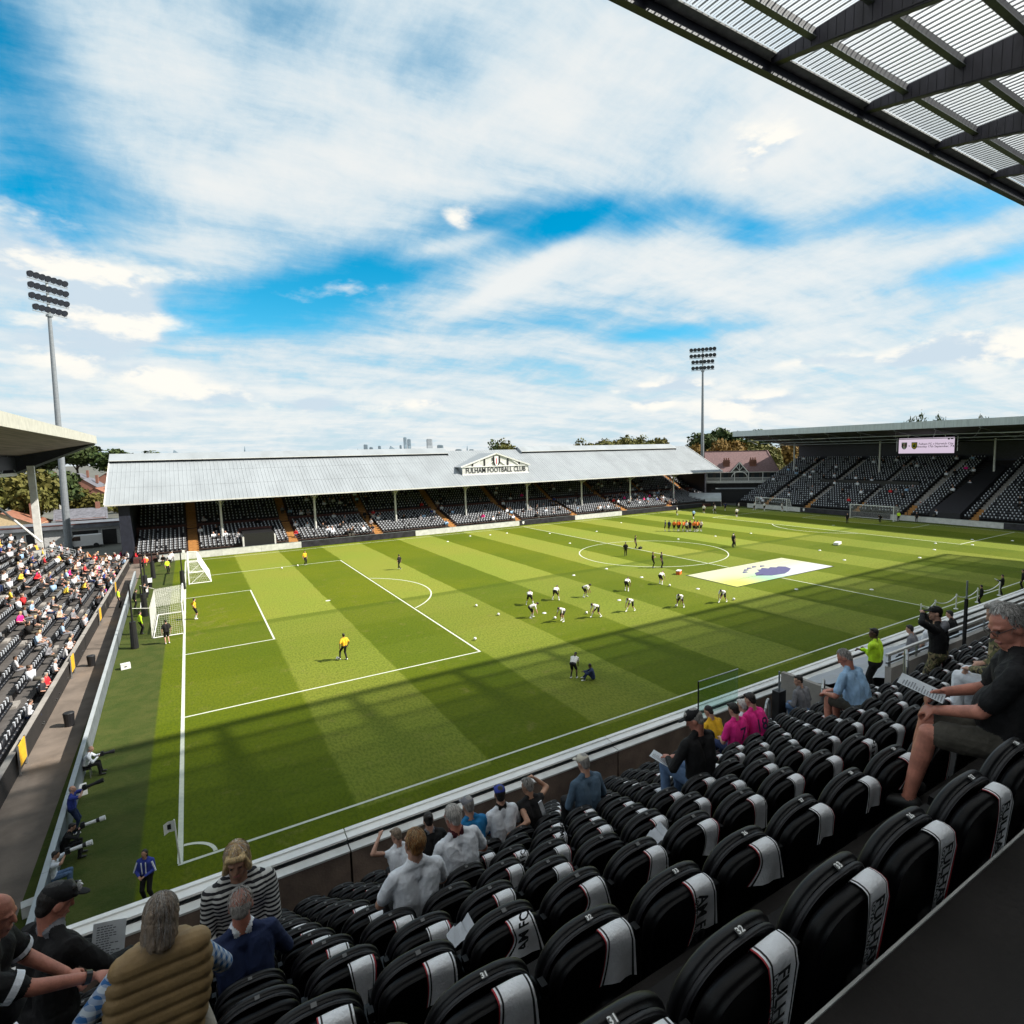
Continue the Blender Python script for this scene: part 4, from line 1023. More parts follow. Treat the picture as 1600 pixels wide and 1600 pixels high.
house(-35.5, 106, 9, 9, 3.0, 1.6, 0, brick, slate, 'red brick low house at the far left under trees', False)
house(-16.0, 112, 7, 8, 3.1, 1.5, .1, brick, slate, 'brick house by the left floodlight pole', False)
hs = [(-35, 214, 7, 9, 4.6, 2.6, -.2, cream, slate), (-27.5, 222, 7, 9, 5.0, 2.6, -.2, brick, slate), (-20, 228, 7, 9, 4.8, 2.6, -.2, cream, slate), (-37, 186, 7, 8, 3.2, 2.2, -.3, cream, slate), (-29.5, 192, 7, 8, 3.4, 2.2, -.3, offwhite, slate), (-22, 198, 7, 8, 3.2, 2.2, -.2, brick, redroof), (-42, 244, 8, 9, 6.2, 2.6, -.1, brick, slate), (-33.5, 250, 8, 9, 6.4, 2.6, -.1, cream, slate), (-25, 256, 8, 9, 6.2, 2.6, -.1, brick, redroof)]
for i, a in enumerate(hs): house(*a, ('pale' if a[7] in (cream, offwhite) else 'brick')+' terraced house on the hillside left of the far stand, %s of the row group' % ordn[i])
house(152, 98, 10, 9, 6.2, 3, .7, cream, slate, 'pale house seen between the pavilion and right stand', False)
house(163, 112, 10, 9, 9.5, 3, .6, offwhite, slate, 'white house among the trees right of pavilion roof', False)
house(128, 96, 16, 9, 5.0, 2, .7, brick, redroof, 'low red roofed house behind the pavilion', False)

# ------------------------------------------------------------------ trees
def leaf_mat(name, c0, c1, c2):
    m = D.materials.new(name); m.use_nodes = True; k = G(m.node_tree); b = m.node_tree.nodes['Principled BSDF']
    oi = k.n('ShaderNodeObjectInfo').outputs['Random']
    ge = k.n('ShaderNodeNewGeometry').outputs['Random Per Island']
    cc = k.mix(ge, tuple(c0)+(1,), tuple(c1)+(1,)); cc = k.mix(k.m('MULTIPLY', oi, .6), cc, tuple(c2)+(1,))
    k.put(b.inputs['Base Color'], cc); b.inputs['Roughness'].default_value = .7; b.inputs['Specular IOR Level'].default_value = .2
    return m
lf = [leaf_mat('dark_green_leaf', (.022, .045, .012), (.060, .085, .022), (.05, .06, .02)), leaf_mat('olive_leaf', (.07, .080, .018), (.13, .125, .03), (.10, .08, .02)), leaf_mat('bronze_leaf', (.14, .085, .018), (.22, .135, .03), (.16, .10, .03)), leaf_mat('plum_leaf', (.05, .014, .02), (.09, .03, .03), (.06, .02, .02))]
bark = M('bark', (.07, .05, .035), .9, var=.3, scale=8)
def crown(seed, mat, n=2600, size=.07, clumps=26, sparse=0.0):
    r = np.random.default_rng(seed)
    cc = r.normal(size=(clumps, 3)); cc /= np.linalg.norm(cc, axis=1)[:, None]; cc *= (r.random((clumps, 1))**.4)*.66; cc[:, 2] = cc[:, 2]*.75+.08
    cr_ = .20+.20*r.random(clumps)
    ci = r.integers(0, clumps, n); d = r.normal(size=(n, 3)); d /= np.linalg.norm(d, axis=1)[:, None]
    P_ = cc[ci]+d*(cr_[ci]*(.55+.5*r.random(n)))[:, None]*V(1, 1, .85)
    a = r.normal(size=(n, 3)); a /= np.linalg.norm(a, axis=1)[:, None]; b_ = np.cross(a, d+.3*r.normal(size=(n, 3))); b_ /= np.linalg.norm(b_, axis=1)[:, None]
    s_ = size*(.6+.8*r.random(n))[:, None]
    vs = np.stack([P_+a*s_, P_+b_*s_*.7, P_-a*s_, P_-b_*s_*.7], 1).reshape(-1, 3)
    me = D.meshes.new('crown'); me.vertices.add(len(vs)); me.vertices.foreach_set('co', vs.astype('f').ravel())
    me.loops.add(4*n); me.loops.foreach_set('vertex_index', np.arange(4*n, dtype='i')); me.polygons.add(n); me.polygons.foreach_set('loop_start', np.arange(0, 4*n, 4, dtype='i'))
    me.materials.append(mat); me.update(calc_edges=True)
    return me
crowns = {(s_, q): crown(10*s_+q, lf[q], 2600 if q < 3 else 1500, .075) for q in range(4) for s_ in range(3)}
sparse = crown(77, lf[0], 900, .05, 30)
def trunk_mesh(r0=.05):
    b = MB(); b.tube((0, 0, -1.0), (.02, 0, -.25), .055, .04, bark, 8)
    for q in range(6):
        t = q*1.05; b.tube((.02, 0, -.35+.05*q), (.42*math.cos(t), .42*math.sin(t), -.06+.02*q), .028, .010, bark, 5)
    b.tube((.02, 0, -.25), (.02, .02, .10), .04, .012, bark, 6)
    return b.mesh('trunk')
trunkme = trunk_mesh()
tcount = [0]
def tree(x, y, h, w_, q, label, group, me=None, z=0):
    """h total height, w crown width"""
    ch = h*(.80 if h < 16 else .66)
    t = thing('tree', label, 'tree', (x, y, z+h-ch/2), RNG.random()*6, group)
    tcount[0] += 1
    put('crown', me or crowns[(tcount[0] % 3, q)], t, None, None, (w_/2*1.12, w_/2*1.12, ch/2*1.25))
    put('trunk', trunkme, t, None, None, (w_/2*.8, w_/2*.8, (h-ch/2)))
    return t
for x, y, h, w_, q in ((-24, 118, 12.5, 12, 1), (-31, 116, 13.0, 12, 1), (-20.5, 121, 11.8, 10, 0), (-38, 112, 13.0, 13, 1), (-27, 126, 12.8, 11, 0), (-44, 118, 14, 13, 1), (-17, 124, 8.5, 8, 1), (-34, 128, 14, 12, 0), (-22, 112.5, 10, 8, 1), (-29, 112, 9.5, 9, 1)):
    tree(x, y, h, w_, q, 'leafy olive tree behind the houses at far left', 'trees behind the left stand')
for x, y, h, w_, q in ((-28, 290, 19.5, 22, 0), (-40, 300, 21.5, 24, 0), (-14, 300, 17.5, 22, 0), (-52, 310, 22, 26, 0), (-3, 310, 16, 22, 0), (-64, 300, 21, 24, 0), (-20, 275, 14, 16, 1), (12, 320, 15.6, 20, 0)):
    tree(x, y, h, w_, q, 'dark hillside tree beyond the terraced houses at left', 'hillside trees at left')
for x, y, h, w_, q in ((-16.5, 135, 5.0, 7, 1), (-12, 140, 4.5, 7, 1), (-20, 150, 5.5, 8, 1), (-13, 158, 5.5, 7, 1), (-17, 168, 5.2, 8, 1)):
    tree(x, y, h, w_, q, 'low garden shrub tree between the yard and terraces', 'garden trees at left')
for x, y, h, w_, q in ((84, 133, 16.8, 7.5, 1), (80.5, 135, 16.2, 6, 0), (119, 133, 17.0, 9, 1), (113, 134, 16.6, 7, 1), (127, 133, 16.9, 8, 1), (132.5, 134, 18.2, 10, 1), (139, 134, 17.6, 8, 1), (144.5, 133, 17.3, 8, 1)):
    tree(x, y, h+.5, w_*1.35, q, 'round topped tree showing above the far stand roof', 'trees above the far stand roof')
for x, y, h, w_, q in ((142, 100, 15.6, 12, 2), (150, 104, 15.5, 12, 2), (134, 106, 15.0, 10, 2), (160, 100, 14.2, 12, 1), (168, 108, 15.5, 13, 1), (176, 104, 15.4, 12, 2), (158, 122, 19.2, 15, 0), (170, 126, 20.5, 17, 0), (182, 120, 19, 15, 0), (193, 110, 16.5, 14, 1), (186, 96, 14.5, 12, 2), (176, 90, 10.5, 9, 3), (198, 98, 16, 14, 1), (205, 112, 18, 15, 0), (160, 88, 9, 8, 1), (150, 86, 8, 7, 1)):
    tree(x, y, h, w_, q, ['dark green tree on the skyline behind the pavilion', 'olive tree behind the pavilion roof', 'bronze leaved tree behind the pavilion roof', 'plum leaved bush tree right of the pavilion'][q], 'trees behind the pavilion')
for x, y, h, w_ in ((140, 44.5, 20.3, 5.5), (141, 40.5, 19.8, 5), (142, 47.5, 19.4, 4), (140, 32.3, 19.2, 3.6)):
    tree(x, y, h, w_, 0, 'sparse treetop poking over the right stand roof', 'treetops over the right stand', sparse)

# ------------------------------------------------------------------ distant towers
tg = M('far_tower_glass', (.20, .27, .33), .5, var=.15, scale=.05); tgd = M('far_tower_concrete', (.32, .36, .40), .7, var=.15, scale=.05)
tw = [(378, 33, 6, 1), (399, 42, 9, 0), (413, 35, 8, 0), (435, 38, 6, 0), (468, 38, 14, 2), (492, 39, 4, 0), (505, 60, 7, 0), (516, 55, 8, 0), (574, 55, 15, 3), (605, 38, 16, 0), (687, 36, 6, 1), (118, 43, 7, 1), (-20, 37, 12, 2), (660, 25, 18, 0), (700, 24, 14, 0)]
for i, (x, z, w_, kd) in enumerate(tw):
    t = thing('office_tower', 'hazy far office tower above the far stand roof, %s counted from the left group' % ordn[i], 'tower', (x, 1500, 0), group='distant towers on the skyline')
    mb = MB(); m_ = tg if kd != 3 else tgd
    if kd == 1: mb.box(-w_/2, -3, 0, w_/2, 3, z*.6, m_); mb.tube((0, 0, z*.6), (0, 0, z), w_*.42, .4, m_, 8)
    elif kd == 2: mb.add([(-w_/2, -3, 0), (w_/2, -3, 0), (w_/2, -3, z*.8), (-w_/4, -3, z), (-w_/2, -3, z*.75), (-w_/2, 3, 0), (w_/2, 3, 0), (w_/2, 3, z*.8), (-w_/4, 3, z), (-w_/2, 3, z*.75)], [(0, 1, 2, 3, 4), (5, 6, 7, 8, 9), (4, 3, 8, 9), (3, 2, 7, 8)], m_)
    else: mb.box(-w_/2, -3, 0, w_/2, 3, z, m_); mb.box(-w_/3, -2, z, w_/4, 2, z+1.4, m_)
    mb.obj('shaft', t)
    mb = MB()
    for q in range(2, 10): mb.box(-w_/2-.02, -3.06, z*.62+q*z*.04, w_/2*.7, -3.01, z*.62+q*z*.04+.7, glass)
    if kd in (0, 3): mb.obj('window_band', t)
# ------------------------------------------------------------------ near seats and the scarves laid over them
seat_m = M('black_moulded_seat', (.004, .004, .005), .38, var=.5, scale=9, bump=.12, bscale=220, spec=.34)
pad_m = M('black_vinyl_pad', (.0022, .0021, .0027), .42, var=.4, scale=7, bump=.08, bscale=160, spec=.2)
rim_m = M('charcoal_seat_rim', (.008, .0075, .010), .42, var=.15, scale=30, bump=.2, bscale=400)
plate_m = M('number_plate_grey', (.10, .10, .10), .5, var=.1)
AW, AH, AE = .236, .24, 2.45
def archz(x, w, z1, AH=.24, AE=2.45): return z1-AH+AH*max(0.0, 1-(abs(x)/w)**AE)**(1/AE)
def arch(w, z0, z1, n=9, AH=.24, AE=2.45):
    pts = [(-w, z0), (-w, (z0+z1-AH)/2)]
    for i in range(2*n+1):
        t = PI-PI*i/(2*n); c, s_ = math.cos(t), math.sin(t)
        pts.append((w*math.copysign(abs(c)**(2/AE), c), z1-AH+AH*abs(s_)**(2/AE)))
    return pts+[(w, (z0+z1-AH)/2), (w, z0)]
LEAN = .13
def slab(b, w, z0, z1, yc, th, mat, bev=.014, bend=0.0, AH=.24, AE=2.45):
    o_ = arch(w, z0, z1, 9, AH, AE); cz = (z0+z1)/2
    vs = []
    for y, ins in ((yc-th/2, bev), (yc-th/2+bev*.6, bev*.25), (yc-th/2+bev, 0), (yc+th/2-bev, 0), (yc+th/2-bev*.5, bev*.3), (yc+th/2, bev)):
        for x, z in o_:
            xx = x*(1-ins/w); zz = z-(ins if z > cz else -ins)*min(1, abs(z-cz)/.1)
            vs.append((xx, y-LEAN*(zz-.40)+bend*(xx/w)**2, zz))
    n = len(o_); fs = []
    for j in range(5):
        for i in range(n): fs.append((j*n+i, j*n+(i+1) % n, (j+1)*n+(i+1) % n, (j+1)*n+i))
    fs += [tuple(range(n)), tuple(range(6*n-1, 5*n-1, -1))]
    b.add(vs, fs, mat)
SB = {}
b = MB(); slab(b, .236, .42, .865, .03, .05, seat_m, .016, .02); slab(b, .230, .40, .852, -.008, .022, rim_m, .006, .02); SB['backrest'] = b.mesh('backrest', True)
b = MB(); slab(b, .222, .33, .825, -.060, .070, pad_m, .022, .015, .17, 3.0); SB['back_pad'] = b.mesh('back_pad', True)
b = MB(); b.obox((0, .16, .40), (.205, 0, 0), (0, .042, .012), (0, -.03, .13), pad_m); b.obox((0, .112, .40), (.19, 0, 0), (0, .012, .004), (0, -.03, .12), seat_m); SB['seat_cushion'] = b.mesh('seat_cushion')
b = MB(); b.obox((.25, -.02, .625), (.016, 0, 0), (0, .07, -.01), (0, 0, .02), pad_m); b.box(.238, -.09, .05, .262, -.03, .63, pad_m); b.obox((.25, -.07, .69), (.014, 0, 0), (0, .022, .0), (0, 0, .025), pad_m); b.box(.244, -.08, .62, .256, -.05, .69, pad_m); b.box(.232, -.10, 0, .268, .02, .05, rim_m); SB['armrest'] = b.mesh('armrest')
b = MB(); zt = .868; yt = .006-LEAN*(.868-.40); b.obox((0, yt, zt-.004), (.013, 0, 0), (0, .011, .003), (0, 0, .0022), plate_m); SB['number_plate'] = b.mesh('number_plate')
b = MB()
slab(b, .236, .42, .865, .03, .05, seat_m, .016, .02); slab(b, .230, .40, .852, -.008, .022, rim_m, .006, .02); slab(b, .222, .33, .825, -.060, .070, pad_m, .022, .015, .17, 3.0)
b.obox((0, .16, .40), (.205, 0, 0), (0, .042, .012), (0, -.03, .13), pad_m); b.box(.235, -.09, 0, .265, -.03, .66, rim_m); b.obox((.25, .0, .665), (.018, 0, 0), (0, .12, 0), (0, 0, .02), rim_m)
b.obox((0, yt, zt-.004), (.014, 0, 0), (0, .010, .003), (0, 0, .0022), plate_m)
SB['whole'] = b.mesh('folding_seat', True)

scarf_k = M('scarf_black_band', (.02, .02, .022), .9, var=.1); scarf_r = M('scarf_red_edge', (.40, .03, .04), .9, var=.1)
scarf_w = M('scarf_white_knit', (.86, .87, .90), .9, var=.07, scale=14, bump=.45, bscale=90)
def scarf_mesh(L, x0, flip, flare, fold, seed):
    r = np.random.default_rng(seed)
    w = .162
    cols = [0, .04, .09, .14, .32, .5, .68, .84, .88, .94, 1.0]
    mats = [scarf_r, scarf_w, scarf_k, scarf_w, scarf_w, scarf_w, scarf_w, scarf_w, scarf_k, scarf_w]
    mats = mats if not flip else mats[::-1]
    p1, p2 = r.random()*6, r.random()*6
    rowsv = []
    for c in cols:
        x = x0+(c-.5)*w
        za, zc = archz(x, .236, .865), archz(x, .222, .825, .17, 3.0)
        path = [(-.023, zc-.09), (-.024, zc-.05), (-.027, zc-.012), (-.036, zc+.005), (-.058, zc+.008), (-.080, zc+.005), (-.094, zc-.002), (-.102, zc-.010)]
        pts = [(x, y-LEAN*(z-.40)+.02*(x/.236)**2, z) for y, z in path]
        for q in range(1, 9):
            s_ = L*q/8
            z = zc-.016-s_
            xx = x+flare*s_*(c-.45)+fold*.03*math.sin(3*s_/L)*(1-c)
            y = -.107-.004*math.sin(9*c+p1)*q/4-.008*fold*math.sin(5*c+p2)*q/8
            pts.append((xx, y-LEAN*(z-.40)*.75-.012, z-.012*math.sin(2.5*c+p2)*q/8))
        rowsv.append(pts)
    b = MB(); nn = len(rowsv[0])
    for i in range(len(cols)-1):
        for j in range(nn-1):
            b.quad(rowsv[i][j], rowsv[i+1][j], rowsv[i+1][j+1], rowsv[i][j+1], mats[i])
    bmm = bmesh.new(); me = b.mesh('scarf'); bmm.from_mesh(me); bmesh.ops.remove_doubles(bmm, verts=bmm.verts, dist=.0004); bmm.to_mesh(me); bmm.free()
    me.polygons.foreach_set('use_smooth', np.ones(len(me.polygons), bool))
    return me
SCV = [scarf_mesh(L, x0, fl_, fr_, fo, i) for i, (L, x0, fl_, fr_, fo) in enumerate([(.18, .088, 0, .1, .3), (.20, .075, 1, .0, .8), (.24, .085, 0, .3, 1.2), (.15, .095, 1, .1, .2), (.30, .08, 0, -.2, .6), (.19, .065, 0, .6, 1.5), (.36, .088, 1, -.1, .5), (.22, .092, 0, .25, .3)])]
SCL = [.18, .20, .24, .14, .30, .19, .36, .22]; SCX = [.088, .075, .085, .095, .08, .065, .088, .092]

def project(p):
    d = np.asarray(p, float)-CAM; z = d@_f
    return (849.3+893.7*(d@_r)/z, 798.5-893.7*(d@_u)/z, z) if z > .05 else (0, 0, -1)
OCC = {}                                               # row -> x positions that somebody sits at
SEATED = dict(F3=(3, .77), F5=(4, 1.25), F8=(4, 2.55), F9=(5, 3.34), F8b=(8, 3.37), F10=(8, 3.84), F11=(7, 4.14), F12=(7, 4.62), F13=(7, 5.1), F14=(6, 5.56), F15=(4, 6.05), F16=(8, 10.06), F17=(6, 8.66), F18=(7, 9.85), F19=(6, 9.17), F20=(8, 12.9), F21=(4, 9.45), F24=(0, 5.27), F25=(1, 7.75))
off = {0: 0, 1: 0, 2: -.02}
seats = []
for k_ in range(11):
    o_ = off.get(k_, -.23)
    for n in range(-8, 140):
        x = .5*n+o_
        if 12.4 < x < 13.9 and k_ > 4: continue
        if 13.8 < x < 23 and k_ > 6: continue
        u, v, d = project((x, rowy(k_), rowz(k_)+.86))
        mg = 140+2000/max(d, .5)
        if d > .15 and -mg < u < 1600+mg and v < 1700+mg: seats.append((d, k_, x, u, v))
for nm, (k_, x) in SEATED.items():                     # snap people to the seat grid
    c_ = min((s_ for s_ in seats if s_[1] == k_), key=lambda s_: abs(s_[2]-x), default=None)
    if c_: OCC.setdefault(k_, []).append(c_[2])
seats.sort()
shown = [s_ for s_ in seats if -90 < s_[3] < 1650 and s_[4] < 1720]
near = shown[:300]; rest = [s_ for s_ in seats if s_ not in set(near)]
rank = {}
for k_ in range(11):
    vis = sorted((s_ for s_ in near if s_[1] == k_), key=lambda s_: s_[2])
    for i, s_ in enumerate(vis): rank[s_] = i
ncards = 0
numtxt = ['s26', 's27', 's28', 's29', 's30', 's31', 's32', 's33']
for i, s_ in enumerate(near):
    d, k_, x, u, v = s_
    where = 'the %s seat from left, %s row from camera' % (ordn[rank[s_]] if rank[s_] < 30 else ordn[rank[s_]-30]+' past thirtieth', ordn[k_])
    lab = 'black padded folding seat, %s from left, %s row from camera' % (ordn[rank[s_]] if rank[s_] < 30 else ordn[rank[s_]-30]+' past thirtieth', ordn[k_])
    loc = (x+random.uniform(-.008, .008), rowy(k_)+random.uniform(-.012, .012), rowz(k_)+random.uniform(-.006, .006)); rz = random.uniform(-.035, .035)
    if i < 170:
        t = thing('folding_seat', lab, 'seat', loc, rz, 'black padded seats in the near stand')
        tilt = random.uniform(-.12, .12)
        for nm in ('backrest', 'back_pad', 'seat_cushion', 'armrest', 'number_plate'): put(nm, SB[nm], t, None, (tilt, 0, 0) if nm == 'seat_cushion' else None)
        if k_ < 2 and i < 40:
            n_ = int(round(x/.5)); key = numtxt[(n_+1) % 8]
            text(key, white, t, frame((0, yt-.001, zt+.0005), (1, 0, 0), (0, 1, .2)), 'seat_number')
    else:
        put('folding_seat', SB['whole'], None, loc, rz, label=lab, category='seat', group='black padded seats in the near stand')
    if any(abs(x-o_) < .1 for o_ in OCC.get(k_, [])): continue
    if random.random() < .07 and k_ > 0: continue
    vi = random.randrange(8) if k_ > 0 else [4, 6, 4, 6, 2, 4, 6, 6][int(round(x*2)) % 8]
    sc_ = put('scarf', SCV[vi], None, loc, rz, label='white scarf draped over %s' % where, category='scarf', group='white scarves laid over the near seats')
    if i < 130 and (k_ == 0 or random.random() < .16):
        L = SCL[vi]; x0 = SCX[vi]; zc = archz(x0, .222, .825, .17, 3.0)
        key = 'scarf' if L > .28 else 'amfc'
        y_ = lambda z: -.114-LEAN*(z-.40)*.75-.0125
        z0 = zc-.03; dv = V(0, y_(z0-.1)-y_(z0), -.1)
        if random.random() < .5 or k_ == 0:
            text(key, scarf_k, sc_, frame((x0-.015, y_(z0), z0), dv, (1, 0, 0)), 'lettering')
            text('always', scarf_k, sc_, frame((x0-.055, y_(z0), z0), dv, (1, 0, 0)), 'lettering')
        else: text(key, scarf_k, sc_, frame((x0, y_(z0-L*.7), z0-L*.7), -dv, (-1, 0, 0)), 'lettering')
    if i < 60 and 1.5 < x < 4.2 and random.random() < .06:      # white cards left on the cushions
        if 'card' not in MESHC:
            b = MB(); a = [(-.075, 0, 0), (-.02, .0, .012), (.03, .0, .004), (.08, 0, .03)]
            for q in range(3): b.quad((a[q][0], -.04, a[q][2]), (a[q+1][0], -.04, a[q+1][2]), (a[q+1][0]+.01, .05, a[q+1][2]+.035), (a[q][0]+.01, .05, a[q][2]+.02), cloth_w)
            MESHC['card'] = b.mesh('paper_card')
        ncards += 1
        put('paper_card', MESHC['card'], None, (x-.20, rowy(k_)+.10, rowz(k_)+.69), rz+.2, label='creased white card in %s' % where, category='card', group='white cards left on the seats')
fv, ff, fm = [], [], []
pos = np.array([(x, rowy(k_), rowz(k_)) for d, k_, x, u, v in rest])
if len(pos):
    b = MB(); o_ = arch(.236, .40, .86, 4); n = len(o_)
    for (xa, za), (xb, zb) in zip(o_[:-1], o_[1:]):
        for y0, y1, m_ in ((.05, -.02, seat_m), ): b.quad((xa, y0-LEAN*(za-.4), za), (xb, y0-LEAN*(zb-.4), zb), (xb, y1-LEAN*(zb-.4), zb), (xa, y1-LEAN*(za-.4), za), m_)
        b.quad((xa*.88, -.02-LEAN*(za-.4), za*.94), (xb*.88, -.02-LEAN*(zb-.4), zb*.94), (xb*.86, -.105-LEAN*(zb-.4), zb*.92), (xa*.86, -.105-LEAN*(za-.4), za*.92), pad_m)
    for i in range(n//2): 
        j = n-1-i; 
        if i+1 <= j-1:
            for y0, s1, mm in ((.05, 1, seat_m), (-.105, .86, pad_m)):
                q = [(o_[i][0]*s1, y0-LEAN*(o_[i][1]-.4), o_[i][1]*(.92 if s1 < 1 else 1)) for i in (i, i+1, j-1, j)]
                b.quad(*q, mm)
    b.quad((.0, -.115-LEAN*.1, .58), (.155, -.115-LEAN*.1, .58), (.155, -.10-LEAN*.35, .79), (.0, -.10-LEAN*.35, .79), scarf_w); b.quad((.0, -.10-LEAN*.35, .79), (.155, -.10-LEAN*.35, .785), (.155, .05-LEAN*.45, .85), (.0, .05-LEAN*.45, .87), scarf_w)
    vs, fs_, ms = spread(b, pos, 0)
    big('distant_near_stand_seats', vs, fs_, [seat_m, pad_m, scarf_w], ms, None, kind='stuff', label='further black seats with white scarves along the near stand', category='seats')

# hoop handrails at the heads of the aisles
for i, (x, y, z) in enumerate(((13.3, -13.35, 6.36), (13.0, -14.15, 6.87), (12.7, -15.4, 7.78), (12.3, -12.6, 5.86))):
    t = thing('handrail', 'grey tubular hoop handrail at an aisle in the near stand, %s from the right' % ['third', 'second', 'first', 'last'][i], 'handrail', (x, y, z), .5)
    pts = [V(-.33, 0, 0), V(-.33, 0, .85)]+[V(-.33*math.cos(t_), 0, .85+.26*math.sin(t_)) for t_ in np.linspace(.2, PI-.2, 7)]+[V(.33, 0, .85), V(.33, 0, 0)]
    mb = MB(); mb.pipe(pts, .03, steel, 8); mb.obj('hoop', t)
    mb = MB(); mb.tube((-.33, 0, 0), (-.33, 0, .02), .07, .07, steel); mb.tube((.33, 0, 0), (.33, 0, .02), .07, .07, steel); mb.obj('base_plate', t)
for i, (x, y, z, h) in enumerate(((12.45, -12.8, 5.86, 1.75), (13.6, -12.0, 5.35, 1.4), (17.3, -14.55, 7.38, 2.0))):
    t = thing('aisle_post', 'dark square post in the near stand aisle, %s from the left' % ordn[i], 'post', (x, y, z)); w_ = .13 if i < 2 else .04; mb = MB(); mb.box(-w_, -w_*.7, 0, w_, w_*.7, h-.35, black); mb.obj('casing', t); mb = MB(); mb.tube((0, 0, h-.35), (0, 0, h+.1), .022, .022, mgrey, 6); mb.obj('rod', t)
glass_m = D.materials.new('clear_glass_panel'); glass_m.use_nodes = True
k = G(glass_m.node_tree); glass_m.node_tree.nodes.clear()
a_ = k.n('ShaderNodeBsdfTransparent'); a_.inputs[0].default_value = (.85, .95, .93, 1); b_ = k.n('ShaderNodeBsdfGlossy'); b_.inputs['Roughness'].default_value = .02
mx = k.n('ShaderNodeMixShader', i0=.08); k.put(mx.inputs[1], a_.outputs[0]); k.put(mx.inputs[2], b_.outputs[0]); k.put(k.n('ShaderNodeOutputMaterial').inputs[0], mx.outputs[0])
gs = thing('glass_screen', 'clear glass screen with a dark edge standing on the parapet by the yellow shirt', 'screen', (11.9, -10.85, 5.97))
mb = MB(); mb.box(0, -.008, 0, 1.5, .008, .95, glass_m); mb.obj('pane', gs)
mb = MB(); mb.box(-.03, -.012, 0, -.001, .012, .97, black); mb.box(0, -.012, .952, 1.5, .012, .97, steel); mb.obj('edge_trim', gs)
# recess beside the aisle: sheeted platform, inner wall and double rail
rc = thing('vomitory_wall', 'pale grey wall and double rail beside a sheeted platform in the near stand', 'wall', (0, 0, 0))
mb = MB(); mb.box(14.3, -14.34, 6.3, 23, -14.2, 7.86, M('pale_stained_concrete', (.36, .34, .32), .85, var=.25, scale=1.2, bump=.3, bscale=25)); mb.obj('wall_panel', rc)
mb = MB(); mb.box(14.2, -14.2, 5.3, 14.32, -11.6, 6.9, conc); mb.obj('return_wall', rc)
mb = MB(); mb.beam((14.2, -14.28, 8.16), (23, -14.28, 8.16), .06, .06, offwhite); mb.beam((14.2, -14.28, 7.98), (23, -14.28, 7.98), .045, .045, steel)
for x in np.arange(14.3, 23, 1.2): mb.box(x, -14.30, 7.862, x+.04, -14.26, 8.14, steel)
mb.obj('rail', rc)
mb = MB()
xs = np.linspace(15.4, 23, 34); ys = np.linspace(-14.15, -11.0, 14)
hz = lambda x, y: 7.35-.42*(y+14.15)+.03*math.sin(x*3.1+y*4)+.03*math.sin(x*1.3-y*7)
for xa, xb in zip(xs[:-1], xs[1:]):
    for ya, yb2 in zip(ys[:-1], ys[1:]): mb.quad((xa, ya, hz(xa, ya)), (xb, ya, hz(xb, ya)), (xb, yb2, hz(xb, yb2)), (xa, yb2, hz(xa, yb2)), M('grey_tarpaulin', (.30, .31, .34), .45, var=.1, scale=2))
mb.obj('cover_sheet', rc, True)
# ------------------------------------------------------------------ people
def skinmat(n, c): return M('skin_'+n, c, .5, var=.22, scale=11, bump=.2, bscale=90)
SK = dict(pale=skinmat('pale', (.52, .29, .21)), tan=skinmat('tan', (.40, .215, .14)), red=skinmat('ruddy', (.50, .20, .14)), dark=skinmat('dark', (.095, .050, .032)), mid=skinmat('mid', (.24, .125, .075)))
def clo(n, c, r=.85, b=.45): return M('cloth_'+n, c, r, var=.14, scale=9, bump=b, bscale=22)
CL = dict(white=clo('white', (.80, .83, .90)), pblue=clo('pale_blue', (.32, .50, .72)), navy=clo('navy', (.012, .025, .085)), black=clo('black', (.0045, .004, .005)), tan=clo('tan', (.30, .195, .085), .6, .25), denim=clo('denim', (.07, .12, .18)), khaki=clo('khaki', (.060, .054, .042)), turq=clo('turquoise', (.015, .20, .46)), yellow=clo('yellow', (.78, .43, .015)), pink=clo('pink', (.80, .02, .26)), hiviz=clo('hi_vis', (.55, .85, .02), .7), jeans=clo('jeans', (.10, .17, .30)), cream=clo('cream', (.60, .55, .46)), grey=clo('grey', (.20, .20, .22)), red=clo('red', (.60, .025, .03)), orange=clo('orange', (.75, .17, .02)), bluej=clo('royal_blue', (.03, .05, .30)), kit=clo('kit_white', (.72, .70, .66), .8, .3), brown=clo('maroon', (.08, .012, .02)))
shoe_w = M('shoe_white', (.75, .75, .75), .5); shoe_k = M('shoe_black', (.02, .02, .02), .5)
HC = {n: M('hair_'+n, c, .5, var=.35, scale=60, bump=.5, bscale=140, stretch=(1, 1, .25)) for n, c in dict(brown=(.075, .045, .028), dark=(.018, .014, .012), blonde=(.55, .40, .20), ginger=(.36, .15, .04), white=(.60, .57, .54), grey=(.30, .28, .26), mouse=(.24, .18, .13)).items()}
def stripes(name, c0, c1, per, axis=2):
    m = D.materials.new(name); m.use_nodes = True; k = G(m.node_tree); q = k.sep(k.n('ShaderNodeTexCoord').outputs['Object'])
    f = k.m('GREATER_THAN', k.m('FRACT', k.m('DIVIDE', q[axis], per)), .5)
    k.put(m.node_tree.nodes['Principled BSDF'].inputs['Base Color'], k.mix(f, c0+(1,), c1+(1,))); m.node_tree.nodes['Principled BSDF'].inputs['Roughness'].default_value = .85
    return m
CL['stripe'] = stripes('cloth_striped', (.62, .62, .60), (.015, .015, .02), .036)
